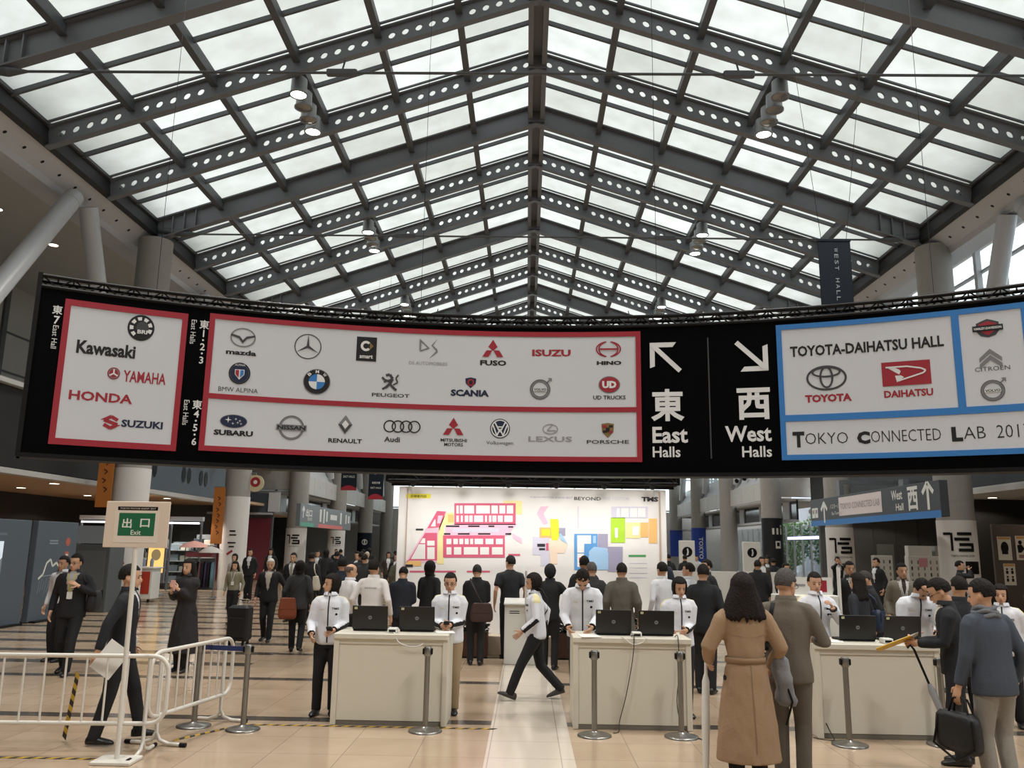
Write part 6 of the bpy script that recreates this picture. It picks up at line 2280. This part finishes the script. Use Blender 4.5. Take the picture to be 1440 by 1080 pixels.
def bag_form(c, d, belly=.25, n=14):
    """Soft bag: a rounded block that bulges and sags towards its base."""
    mb = MB()
    c = Vector(c)
    rg = []
    for k in range(9):
        t = k / 8
        z = c.z - d[2] / 2 + d[2] * t
        w = (.86 + belly * sin(pi * (1 - t) * .75)) * (1 if 0 < k < 8 else .82)
        rg.append((Vector((c.x, c.y, z)), X_, Y_, d[0] / 2 * min(1.12, w), d[1] / 2 * w))
    vs = []
    for cc, u, v, ru, rv in rg:
        for i in range(n * 2):
            a = 2 * pi * i / (n * 2)
            ca, sa = cos(a), sin(a)
            q = (abs(ca) ** 4 + abs(sa) ** 4) ** -.25
            vs.append(cc + Vector((ru * ca * q, rv * sa * q, .004 * sin(7 * a))))
    m = n * 2
    fs = [(k * m + i, k * m + (i + 1) % m, (k + 1) * m + (i + 1) % m, (k + 1) * m + i) for k in range(8) for i in range(m)]
    fs += [tuple(range(m - 1, -1, -1)), tuple(range(8 * m, 9 * m))]
    mb.add(vs, fs, 0, True)
    return mb


def flat_strap(pts, w, n):
    """Ribbon of width w along points; n is the way its face looks."""
    vs, fs = [], []
    P = [Vector(p) for p in pts]
    N = Vector(n)
    for i, p in enumerate(P):
        t = (P[min(i + 1, len(P) - 1)] - P[max(i - 1, 0)]).normalized()
        s = t.cross(N).normalized() * w / 2
        vs += [p - s, p + s, p + s + N * .004, p - s + N * .004]
    for i in range(len(P) - 1):
        a, b = 4 * i, 4 * i + 4
        fs += [(a, a + 1, b + 1, b), (a + 3, b + 3, b + 2, a + 2), (a, b, b + 3, a + 3), (a + 1, a + 2, b + 2, b + 1)]
    return MB().add(vs, fs, 0, True)


def shoulder_bag(P, label, col, hip, size, sh, strapcol=None, mname='bag '):
    t, s = carried(P, 'shoulder_bag', label, 'bag')
    m = mat(mname + col, col, .6, vary=.06, scale=25, bump=.1)
    m2 = mat('strap ' + (strapcol or col), strapcol or col, .7)
    sc(bag_form(hip, size), s).build('bag_body', m, t)
    sc(MB().box((hip[0], hip[1] - size[1] * .53, hip[2] + size[2] * .22), (size[0] * .9, .012, size[2] * .5), b=.004), s).build('flap', m, t)
    top = Vector((hip[0], hip[1], hip[2] + size[2] * .45))
    sh = Vector(sh)
    for sg in (-1, 1):
        pts = [top + Vector((sg * size[0] * .3 * 0, sg * .02, 0)), top.lerp(sh, .35) + Vector((0, sg * .125, 0)), top.lerp(sh, .7) + Vector((0, sg * .135, 0)), sh + Vector((0, sg * .07, .0)), sh + Vector((0, 0, .025))]
        sc(flat_strap(pts, .03, (0, sg, 0)), s).build('strap', m2, t)
    return t


shoulder_bag(bagw, 'orange-brown leather bag hanging from the shoulder of the woman in charcoal', '#7e3d22', (-.17, -.11, .82), (.31, .12, .40), (.12, 0, 1.42), '#1c1a1a')
shoulder_bag(bgm, 'dark brown messenger bag at the hip of the man facing the map board', '#3c2622', (.10, -.17, .90), (.36, .10, .32), (-.11, 0, 1.44), '#2a2022')
shoulder_bag(blb, 'navy shoulder bag on the woman in the dark coat behind the laptops', '#232f47', (.24, -.02, 1.05), (.14, .34, .30), (.10, 0, 1.43))
shoulder_bag(tote, 'white cloth tote bag on the visitor in black further down the hall', '#c9c1b2', (.20, -.06, .95), (.12, .32, .36), (.12, 0, 1.43))
shoulder_bag(st_w, 'slim black crossbody bag on the staff member striding across', '#15151a', (.20, -.06, .93), (.10, .20, .20), (-.08, 0, 1.45))
shoulder_bag(walker, 'black shoulder bag under the arm of the man with the yellow lanyard', '#101014', (-.27, -.08, 1.02), (.13, .32, .30), (-.13, 0, 1.40))

# black briefcase in the scarfed man's hand
t, s = carried(denim, 'briefcase', 'soft black briefcase held low by the man in the slate blue jacket', 'bag')
hb = denim['arms'][-1][2]
cx, cy, cz = hb.x, hb.y, hb.z - .08
sc(bag_form((cx - .02, cy + .02, cz - .27), (.14, .42, .30), .12), s).build('bag_body', mat('black nylon', '#0f1013', .55, bump=.15, vary=.1, scale=30), t)
for q in (-.03, .03):
    sc(MB().path([(cx + q, cy - .10, cz - .14), (cx + q * .5, cy - .06, cz - .02), (cx, cy, cz), (cx + q * .5, cy + .06, cz - .02), (cx + q, cy + .10, cz - .14)], .010, 6), s).build('handle', M_BLACK, t)
sc(MB().path([(cx - .07, cy - .16, cz - .16), (cx - .10, cy - .2, cz - .36), (cx - .08, cy, cz - .48), (cx - .10, cy + .2, cz - .38), (cx - .07, cy + .16, cz - .16)], .011, 6), s).build('shoulder_strap', M_BLACK, t)
# scarf
mb = MB()
for k, (z, r_) in enumerate(((1.415, .092), (1.445, .088), (1.475, .078))):
    pts = []
    for i in range(22):
        a = 2 * pi * i / 22
        w = .006 * sin(5 * a + k)
        p = denim['W']((( r_ + w) * cos(a), -.006 + (r_ + w) * .95 * sin(a), z + .010 * sin(3 * a + 2 * k)))
        pts.append(p * denim['s'])
    mb.path(pts, .019, 8, 0, True)
o = mb.build('scarf', mat('grey knit', '#6d7076', .9, vary=.25, scale=80, bump=.4), denim['obj'])

# the envelope man's papers, envelope and umbrella
wl, wr = env['arms'][-1][2], env['arms'][1][2]
t, s = carried(env, 'envelope', 'yellow envelope held open with white sheets over the counter', 'envelope')
c = Vector((-.04, max(wl.y, wr.y) + .20, 1.06))
R = Matrix.Rotation(radians(-24), 3, 'X') @ Matrix.Rotation(radians(12), 3, 'Y')
sc(MB().box(c, (.25, .34, .012), R=R, b=.003), s).build('cover', mat('yellow card', '#d3a52b', .6), t)
for k in range(3):
    sc(MB().box(c + Vector((.015 * k, -.05 - .02 * k, .022 + .012 * k)), (.21, .28, .002), R=R @ Matrix.Rotation(radians(4 * k - 3), 3, 'Z')), s).build('sheet', mat('paper #e6e3de', '#e6e3de', .7), t)
t, s = carried(env, 'umbrella', 'folded translucent umbrella with black strap hanging from the envelope man\'s hands', 'umbrella')
a, b = Vector((-.10, .36, 1.02)), Vector((-.12, .08, .22))
sc(MB().path([a.lerp(b, .38), a.lerp(b, .45), a.lerp(b, .7), a.lerp(b, .95), b], [.018, .034, .03, .018, .008], 12), s).build('canopy', mat('grey translucent sheet', '#8f9094', .35), t)
sc(MB().path([a.lerp(b, .40), a.lerp(b, .2), a, a + Vector((0, .03, .04)), a + Vector((0, .06, .01))], .011, 8), s).build('handle', M_BLACK, t)

# trench coat details, umbrella, coat over the arm
s = trench['s']
mb = MB()
pts = []
for i in range(30):
    a = 2 * pi * i / 30
    pts.append(trench['W']((.157 * cos(a), .127 * sin(a), 1.035)) * s)
vs, fs = [], []
for p in pts:
    for dz, e in ((-.020, .99), (.020, .99), (.020, 1.035), (-.020, 1.035)):
        vs.append((p.x * e, p.y * e, p.z + dz))
for i in range(30):
    j = (i + 1) % 30
    for k in range(4):
        k2 = (k + 1) % 4
        fs.append((4 * i + k, 4 * j + k, 4 * j + k2, 4 * i + k2))
mb.add(vs, fs, 0, True)
mb.build('belt', cloth('#8b7055'), trench['obj'])
bk = trench['h']['strip']
bk('back_seam', [(.0, 1.0 - .04 * k) for k in range(17)], .010, cloth('#7d644b'), True, .002)
bk('storm_flap_edge', [(-.15 + .03 * k, 1.235 - .02 * (1 - ((k - 5) / 5) ** 2)) for k in range(11)], .012, cloth('#836a50'), True, .003)
t, s = carried(trench, 'umbrella', 'long white folded umbrella held beside the trench coat woman', 'umbrella')
wl = trench['arms'][-1][2]
a, b = Vector((wl.x - .01, wl.y + .06, wl.z - .02)), Vector((wl.x - .08, wl.y - .10, .03))
sc(MB().path([a.lerp(b, .1), a.lerp(b, .16), a.lerp(b, .5), a.lerp(b, .88), a.lerp(b, .96), b], [.014, .030, .034, .022, .010, .005], 12), s).build('canopy', mat('milky white sheet', '#d3d0ca', .35), t)
sc(MB().path([a.lerp(b, .12), a, a + Vector((0, .0, .06)), a + Vector((0, .04, .10)), a + Vector((0, .08, .07))], .009, 8), s).build('handle', M_WHITE, t)
t, s = carried(trench, 'folded_coat', 'grey coat folded over the forearm of the trench coat woman', 'coat')
sh, el, w = trench['arms'][1]
mid = el.lerp(w, .62)
mb = MB()
rg = []
for k in range(10):
    z = mid.z + .06 - k * .045
    q = .055 + .035 * sin(k * .8) * .4 + .004 * k
    rg.append((Vector((mid.x + .02 + .008 * k, mid.y - .02 + .012 * sin(k), z)), X_, Y_, q * (.6 if k in (0, 9) else 1), (.10 + .008 * sin(k * 1.7)) * (.6 if k in (0, 9) else 1)))
rings_to(mb, rg, 0, 18)
mb.v = [tuple(Vector(v) + Vector((.012 * noise.noise(Vector(v) * 22), .012 * noise.noise(Vector(v) * 19 + X_ * 5), 0))) for v in mb.v]
sc(mb, s).build('cloth', mat('grey wool', '#77777a', .9, vary=.1, scale=50, bump=.2), t)
sc(MB().path([(mid.x + .03, mid.y - .10, mid.z - .1), (mid.x + .09, mid.y - .12, mid.z - .30), (mid.x + .06, mid.y - .05, mid.z - .48), (mid.x + .12, mid.y - .02, mid.z - .34)], .009, 6), s).build('belt', M_BLACK, t)
# grey man's strap
gs = grey['h']['strip']
gs('bag_strap', [(-.10 - .006 * k, 1.43 - .035 * k) for k in range(12)], .035, M_BLACK, True, .006)

# paper in the security man's hand, phone, suitcase
t = tag(MB().box((0, 0, 0), (.21, .003, .29), R=Matrix.Rotation(radians(35), 3, 'Y')).build('paper_sheet', mat('paper #e2e0dc', '#e2e0dc', .7), None, (-3.74, 7.74, .79), .2), 'white sheet drooping from the hand of the security man over the barrier', 'paper')
hp = phone['world']((phone['arms'][-1][2] + Vector((.04, .08, .06))))
t = thing('smartphone', 'pale phone in the hands of the long-haired woman behind the security man', 'phone', tuple(hp), radians(165))
MB().box((0, 0, 0), (.075, .009, .15), b=.003).build('case', mat('phone case', '#d8a8a0', .4), t)
MB().box((0, -.006, 0), (.066, .002, .138)).build('screen', M_BLACK, t)
for P, lb in ((st_g, 'small black handheld device in the hands of the staff woman in glasses'), (st_l, 'small black handheld device in the hand of the staff woman turning away')):
    h_ = P['world'](P['arms'][-1][2] + Vector((.03, .10, .03)))
    t = thing('handheld_scanner', lb, 'scanner', tuple(h_), P['obj'].rotation_euler.z)
    MB().box((0, 0, 0), (.06, .10, .03), R=Matrix.Rotation(radians(20), 3, 'X'), b=.006).build('body', M_BLACK, t)
    MB().box((0, .0, .018), (.046, .06, .004), R=Matrix.Rotation(radians(20), 3, 'X')).build('screen', M_WHITE, t)

t = thing('suitcase', 'black upright wheeled suitcase standing beyond the blue belt', 'suitcase', (-5.22, 15.6, 0), radians(-8))
MB().box((0, 0, .39), (.40, .26, .62), b=.04).build('shell', mat('black luggage cloth', '#101013', .6, bump=.1, vary=.1, scale=30), t)
for x in (-.13, .13):
    MB().tube((x, -.08, .07), (x, .08, .07), .01, .01, 8).build('axle', M_STEEL, t)
    for y in (-.09, .09):
        MB().tube((x - .012, y, .035), (x + .012, y, .035), .034, .034, 14).build('wheel', M_BLACK, t)
        MB().box((x, y, .065), (.03, .03, .05)).build('caster', M_BLACK, t)
MB().path([(-.1, .1, .70), (-.1, .1, .80), (.1, .1, .80), (.1, .1, .70)], .009, 6).build('handle', mat('beige handle', '#9d9384', .5), t)
MB().box((0, -.14, .32), (.32, .03, .36), b=.012).build('front_pocket', mat('black luggage cloth', '#101013'), t)

# ================================================================== SHOP SIDE
# dark slate display panels
def slate(y0, y1, label, kind):
    t = thing('slate_display', label, 'display', (-11.0, (y0 + y1) / 2, 0), pi / 2)
    w = y1 - y0
    MB().box((0, .07, 1.13), (w, .14, 2.22), b=.01).build('panel', M_BLUEGREY, t)
    MB().box((0, .07, .02), (w * .9, .4, .04)).build('foot', M_BLACK, t)
    fl = Flat()
    fn = lambda u, v, l: (u, -l, v)
    if kind == 0:
        scr = MB().box((-.15, -.005, 1.42), (1.0, .02, .72)).build('screen', glow('pale lit screen', '#bcc6cf', .75), t)
        fl.disc(-.55, 1.25, .22, .24, 1).disc(-.1, 1.2, .24, .17, 2).poly([(.05, 1.06), (.35, 1.06), (.35, 1.45), (.15, 1.3)], 1)
        fl.build('screen_picture', [M_WHITE, mat('screen grey', '#8a9199', .5), mat('screen green', '#9db8a4', .5)], fn, scr, .017)
        Flat().disc(.05, 1.98, .02, .05, 0).rect(.3, 1.93, .3, .05, 1).build('print', [M_WHITE, mat('faint print', '#68717b', .5)], fn, t, .003)
    else:
        fl.line([(-.62, .95), (-.45, 1.05), (-.35, 1.30), (-.2, 1.38), (-.1, 1.22), (.05, 1.30), (.25, 1.15), (.4, 1.12)], .05, 0).line([(-.5, 1.0), (.35, 1.05)], .02, 1)
        for k in range(9):
            fl.line([(-.6 + .09 * k, .62 + .04 * (k % 3)), (-.55 + .09 * k, .9 + .06 * (k % 2))], .012, 1, 1)
        for k in range(5):
            fl.rect(.1, .95 - .05 * k, .6, .012, 1)
        fl.disc(.45, 1.78, .10, .10, 2).rect(.45, 1.40, .16, .30, 2).rect(.45, 1.46, .09, .07, 0, 1).rect(.45, 1.34, .09, .07, 0, 1)
        fl.rect(-.15, 1.80, .35, .03, 1).rect(-.15, 1.74, .35, .03, 1)
        fl.build('print', [M_WHITE, mat('faint line print', '#8e97a0', .5), mat('vermilion print', '#b05a44', .5)], fn, t, .003, .001)
    return t


slate(15.9, 18.5, 'dark slate display panel with a pale lit screen by the shop entrance', 0)
slate(18.75, 20.45, 'dark slate display panel with white line drawing and red stamps', 1)

t = thing('display_case', 'grey vending cabinet with a sloping glass top behind the slate panels', 'cabinet', (-11.5, 21.9, 0))
MB().box((0, .4, .86), (1.25, .8, 1.72), b=.015).build('body', mat('cabinet grey', '#4e5254', .5), t)
MB().prism([(0.0, 1.74), (.8, 1.74), (.8, 2.2), (.25, 2.2)], -.6, .6, 0, 'x').build('glass_top', mat('grey case glass', '#6d7173', .15), t)
MB().box((-.42, .12, 1.95), (.05, .05, .45)).box((.42, .12, 1.95), (.05, .05, .45)).build('rim', M_STEEL, t)
MB().box((.15, -.006, 1.0), (.75, .012, 1.1), b=.003).build('door', mat('cabinet door grey', '#5a5e60', .45), t)

# glazed shop front with lit cornice
t = thing('shop_facade', 'glass shop front with a white lit cornice beside the second column', 'shop front', (-14.6, 31.6, 0))
MB().box((0, 0, 1.3), (4.6, .02, 2.5)).build('glass', M_GLASS, t)
for k in range(5):
    MB().box((-2.3 + 1.15 * k, 0, 1.32), (.06, .08, 2.6)).build('mullion', M_STEEL, t)
MB().box((0, 0, 2.66), (4.7, .2, .16)).build('header', M_FASCIA, t)
MB().box((0, -.11, 2.50), (4.5, .03, .06)).build('light_strip', M_STRIP, t)
ld = bpy.data.lights.new('lamp', 'AREA')
ld.energy = 140
ld.size, ld.size_y, ld.shape = 4.2, .3, 'RECTANGLE'
ld.color = (1, .92, .8)
lo = bpy.data.objects.new('lamp', ld)
COL.objects.link(lo)
lo.parent = t
lo.location = (0, 1.0, 2.55)
for k, (x, col, h) in enumerate(((-1.8, '#c97f3a', 1.7), (-.9, '#d8c27a', 2.0), (.05, '#b9b9a4', 1.9), (1.0, '#8a93a0', 1.8), (1.9, '#3a3f4a', 2.1))):
    q = thing('shop_shelf', 'shop shelf of %s goods behind the glass, %s along the front' % (('orange', 'straw yellow', 'pale', 'grey blue', 'dark')[k], ORD[k]), 'shelf', (-14.6 + x, 33.0, 0))
    MB().box((0, .25, h / 2), (.8, .04, h)).build('back', M_STEEL, q)
    for z in range(4):
        MB().box((0, 0, .25 + z * h / 4.4), (.8, .5, .03)).build('shelf', M_FASCIA, q)
        MB().box((-.18, 0, .38 + z * h / 4.4), (.34, .34, .24), b=.01).build('goods', mat('goods ' + col, col, .6), q)
        MB().box((.2, 0, .36 + z * h / 4.4), (.3, .3, .2), b=.01).build('goods', mat('goods pale', '#c9c2b4', .6), q)
# lit posters
for k, (x, w, col, lb) in enumerate(((-13.75, .5, '#d8502e', 'lit orange-red poster beside the kiosk cart'), (-12.85, .55, '#e0b46a', 'lit amber poster beside the kiosk cart'))):
    q = thing('lit_poster', lb, 'poster', (x, 29.2, 0))
    MB().box((0, 0, 1.35), (w + .1, .1, 1.9)).box((0, .05, .2), (.12, .08, .42)).box((0, .05, .02), (w, .4, .04)).build('frame', M_STEEL, q)
    MB().box((0, -.055, 1.45), (w, .01, 1.4)).build('lit_face', glow('poster glow ' + col, col, 1.3), q)
    Flat().disc(0, 1.35, w * .3, w * .35, 0).rect(0, 1.95, w * .7, .12, 1).build('print', [mat('poster cream', '#ead9a8', .5), M_WHITE], lambda u, v, l: (u, -.06 - l, v), q, .003)
# red kiosk cart
t = thing('kiosk_cart', 'small kiosk cart with a bright red front panel and white counter top', 'cart', (-11.9, 25.6, 0))
MB().box((0, .3, .55), (1.1, .6, .9), b=.01).build('body', M_WHITE, t)
MB().box((.05, -.006, .58), (.88, .012, .66)).build('front_panel', mat('bright red panel', '#b23a24', .5), t)
MB().box((0, .3, 1.02), (1.2, .7, .05), b=.01).build('counter_top', M_WHITE, t)
for x in (-.45, .45):
    MB().tube((x - .02, .1, .06), (x + .02, .1, .06), .06, .06, 12).build('wheel', M_BLACK, t)
for k in range(4):
    MB().lathe([(.05, 1.05), (.06, 1.2), (.03, 1.3)], (-.4 + .25 * k, .35, 0), 10).build('jar', mat('goods #8a93a0', '#8a93a0'), t)
# clothes rack with pink canopies
t = thing('clothes_rack', 'rack of dark and coloured clothes under two pink canopies', 'clothes rack', (-10.55, 27.2, 0))
for x in (-.5, .5):
    MB().tube((x, 0, .08), (x, 0, 1.75), .018, .018, 8).build('post', M_STEEL, t)
    MB().box((x, 0, .06), (.05, .6, .04)).build('foot', M_STEEL, t)
MB().tube((-.5, 0, 1.25), (.5, 0, 1.25), .015, .015, 8).build('rail', M_STEEL, t)
for k, (x, z, r) in enumerate(((-.22, 1.78, .46), (.32, 1.62, .40))):
    MB().lathe([(r, z - .14), (r * .8, z - .05), (r * .4, z + .03), (.02, z + .07)], (x, 0, 0), 14).build('canopy', mat('pink canopy', '#d9a094', .7) if k == 0 else mat('pale canopy', '#b9b3ad', .7), t)
MB().box((0, 0, 1.42), (.85, .3, .16), b=.02).build('goods', mat('rose goods', '#9c5560', .7, vary=.4, scale=25), t)
for k in range(10):
    c_ = ('#2a1c38', '#141317', '#5b4a70', '#3f6f80', '#141317', '#77545c', '#1c1c22', '#45385a', '#202024', '#5f7b88')[k]
    x = -.45 + .1 * k
    q = MB()
    rings_to(q, [(Vector((x, 0, .38)), X_, Y_, .035, .20), (Vector((x, 0, .8)), X_, Y_, .04, .19), (Vector((x, 0, 1.12)), X_, Y_, .035, .17), (Vector((x, 0, 1.2)), X_, Y_, .02, .06)], 0, 12)
    q.build('garment', cloth(c_), t)

# shop-side hanging round sign by the second column
t = thing('blade_sign', 'small round red and cream sign on a bracket beside the second column', 'sign', (-10.9, 33.2, 0))
MB().tube((0, -.03, 4.15), (0, .03, 4.15), .34, .34, 20).build('disc', mat('cream sign disc', '#cbbf9a', .5), t)
Flat().disc(0, 4.2, .2, .2, 0).disc(0, 4.2, .08, .08, 1, 1).build('print', [M_RED, M_WHITE], lambda u, v, l: (u, -.03 - l, v), t, .003)
MB().tube((-.35, 0, 4.55), (0, 0, 4.55), .02, .02, 6).tube((0, 0, 4.45), (0, 0, 4.6), .02, .02, 6).build('bracket', M_STEEL, t)

# ================================================================== WINDOW SIDE
# white booth panels with a round emblem
for x, y, w, lb in ((9.35, 35.2, .72, 'white booth panel with a black round emblem beyond the walking man'), (6.35, 33.5, .6, 'pale booth panel with a black round emblem beside the map board')):
    t = thing('booth_panel', lb, 'booth panel', (x, y, 0))
    MB().box((0, .1, 1.08), (w, .2, 2.16), b=.01).build('panel', M_WHITE, t)
    MB().box((0, .1, .02), (w * .9, .5, .04)).build('foot', M_STEEL, t)
    Flat().disc(0, 1.72, .2, .2, 0).poly([(-.04, 1.58), (.03, 1.6), (.06, 1.72), (.03, 1.86), (-.02, 1.84), (.0, 1.72)], 1, 1).build('emblem', [M_BLACK, M_WHITE], lambda u, v, l: (u, -l, v), t, .004, .002)
t = thing('partition_wall', 'long low white partition of joined panels behind the white-shirted visitors', 'partition', (5.3, 24.5, 0))
for k in range(6):
    MB().box((-2.0 + .8 * k, 0, .62), (.78, .05, 1.2), b=.006).build('panel', M_WHITE, t)
    MB().tube((-2.4 + .8 * k, 0, 0), (-2.4 + .8 * k, 0, 1.26), .022, .022, 8).build('post', M_FASCIA, t)
# leaflet displays
DIS = mat('display white', '#cfccc6', .6)
for x, y, w, z, lb in ((12.35, 29.5, .62, 1.72, 'narrow white leaflet display with rows of dark slots'), (13.95, 29.5, 1.5, 1.72, 'wide white leaflet display with rows of dark slots')):
    t = thing('leaflet_display', lb, 'leaflet display', (x, y, 0))
    MB().box((0, .15, z / 2), (w, .3, z), b=.01).build('body', DIS, t)
    fl = Flat()
    n = max(2, int(w / .2))
    for i in range(n):
        for j in range(7):
            fl.rect(-w / 2 + w * (i + .5) / n, .25 + j * .21, .05, .12, 0 if (i * 7 + j) % 5 else 2)
    if w > 1:
        fl.rect(-.25, 1.5, .3, .3, 1, 1)
    fl.build('leaflets', [mat('slot grey', '#77736e', .6), mat('rose leaflet', '#c48a94', .6), M_BLACK], lambda u, v, l: (u, -l, v), t, .004, .002)
for x, w, lb in ((13.75, .95, 'white carton on top of the wide leaflet display'), (14.6, .55, 'grey carton on the end of the wide leaflet display')):
    t = thing('carton', lb, 'box', (x - (.12 if w > .6 else .22), 29.65, 1.722))
    MB().box((0, 0, .17), (w * .85, .28, .34), b=.006).build('body', DIS if w > .6 else mat('grey carton', '#8f8e8a', .7), t)
    MB().box((0, 0, .342), (w * .85, .05, .003)).build('tape', mat('carton tape', '#a89a80', .5), t)
# posters on a board
t = thing('poster_board', 'dark poster board with four warning-style posters of black silhouettes', 'poster board', (14.9, 25.2, 0))
MB().box((.2, .05, 1.35), (2.6, .1, 2.7), b=.01).build('board', mat('umber board', '#4a403a', .6), t)
for x, z, w, h, k in ((-.78, 2.0, .40, .68, 0), (-.70, 1.25, .34, .62, 1), (-.12, 2.02, .66, .70, 2), (.62, 2.0, .5, .7, 3)):
    p_ = MB().box((x, -.004, z), (w, .008, h)).build('poster', mat('poster paper', '#c8c3b8', .6), t)
    fl = Flat().rect(x, z + h * .43, w * .9, h * .10, 1)
    if k == 0 or k == 3:
        fl.disc(x, z + .02, w * .28, h * .26, 0).rect(x, z - h * .15, w * .45, h * .2, 0, 1)
    elif k == 1:
        for a in (-1, 1):
            for b in (-1, 1):
                fl.disc(x + a * w * .22, z + b * h * .18 + .04, w * .09, w * .09, 0).rect(x + a * w * .22, z + b * h * .18 - .05, w * .2, .09, 0)
    else:
        for a in (-1, 1):
            fl.disc(x + a * w * .3, z + .16, .055, .06, 0).poly([(x + a * w * .42, z - .14), (x + a * w * .44, z + .08), (x + a * w * .25, z + .10), (x + a * w * .12, z - .02), (x + a * w * .28, z - .14)], 0, 1)
        fl.rect(x, z - h * .35, w * .8, h * .14, 2)
    fl.build('poster_print', [M_BLACK, mat('amber heading', '#b98a4a', .6), mat('dusty rose print', '#8d6a66', .6)], lambda u, v, l: (u, -.008 - l, v), p_, .003, .001)
# queue sign and second desk beyond the right counter
t = thing('information_podium', 'low white panel with a red square and a slim pole beyond the chin-touching staff woman', 'podium', (4.02, 11.9, 0))
MB().box((-.1, .2, .62), (.85, .3, 1.24), b=.01).build('body', M_WHITE, t)
MB().box((-.1, .15, 1.36), (.75, .03, .24)).build('panel', M_WHITE, t)
Flat().rect(.12, 1.36, .16, .16, 0).rect(-.25, 1.37, .3, .03, 1).build('print', [M_RED, mat('print grey', '#8f8c8f')], lambda u, v, l: (u, .135 - l, v), t, .003)
MB().tube((.36, .1, .0), (.36, .1, 1.62), .025, .025, 10).build('pole', M_WHITE, t)
t2 = counter(5.35, 11.9, 1.5, 'white reception counter further back, beneath the posters')
t = thing('desk_sign', 'small white sign with red mark standing on the counter beneath the posters', 'sign', (5.75, 12.2, .919))
MB().box((0, 0, .15), (.42, .02, .28)).box((0, .03, .01), (.3, .12, .02)).build('board', M_WHITE, t)
Flat().disc(.1, .16, .04, .04, 0).rect(-.08, .16, .14, .03, 1).build('print', [M_RED, M_BLACK], lambda u, v, l: (u, -.01 - l, v), t, .002)

# blue-white lit strip on the far window wall
t = thing('light_strip', 'blue-white lit strip along the far glass wall', 'light', (15.9, 47.5, 2.55))
MB().box((0, 0, 0), (.12, 8.0, .22)).build('housing', M_STEEL, t)
MB().box((-.07, 0, 0), (.02, 7.8, .16)).build('diffuser', glow('violet white light', '#cfd0ff', 2.2), t)

# trees outside the ground floor glass
TRUNK = mat('bark', '#4a3d32', .9)
GREENS = [mat('bright leaf', '#7fa06a', .7, vary=.3, scale=8), mat('mid leaf', '#5d8450', .7, vary=.3, scale=8)]
for i, (x, y, h) in enumerate(((18.8, 50, 4.6), (19.6, 56.0, 5.2), (18.6, 61.5, 4.4), (20.5, 66, 5.0))):
    t = thing('tree', 'leafy green tree outside the far glass wall, %s along the hall' % ORD[i], 'tree', (x, y, 0), 0, 'trees outside the glass wall')
    MB().path([(0, 0, 0), (.05, 0, h * .3), (-.04, .05, h * .6)], [.12, .09, .05], 8).build('trunk', TRUNK, t)
    lf = MB()
    for k in range(900):
        a, b = random.uniform(0, 2 * pi), random.uniform(-1, 1)
        r = 1.5 * random.random() ** .33
        c = Vector((r * cos(a) * sqrt(1 - b * b), r * sin(a) * sqrt(1 - b * b), h * .5 + r * b * 1.3))
        R = Quaternion(Vector((random.uniform(-1, 1), random.uniform(-1, 1), random.uniform(-1, 1))).normalized(), random.uniform(0, 3)).to_matrix()
        lf.add([c + R @ Vector(v) for v in ((0, -.16, 0), (.08, 0, .02), (0, .16, 0), (-.08, 0, .02))], [(0, 1, 2, 3)], k % 2)
    o = lf.build('foliage', GREENS, t)
    o['kind'] = 'stuff'
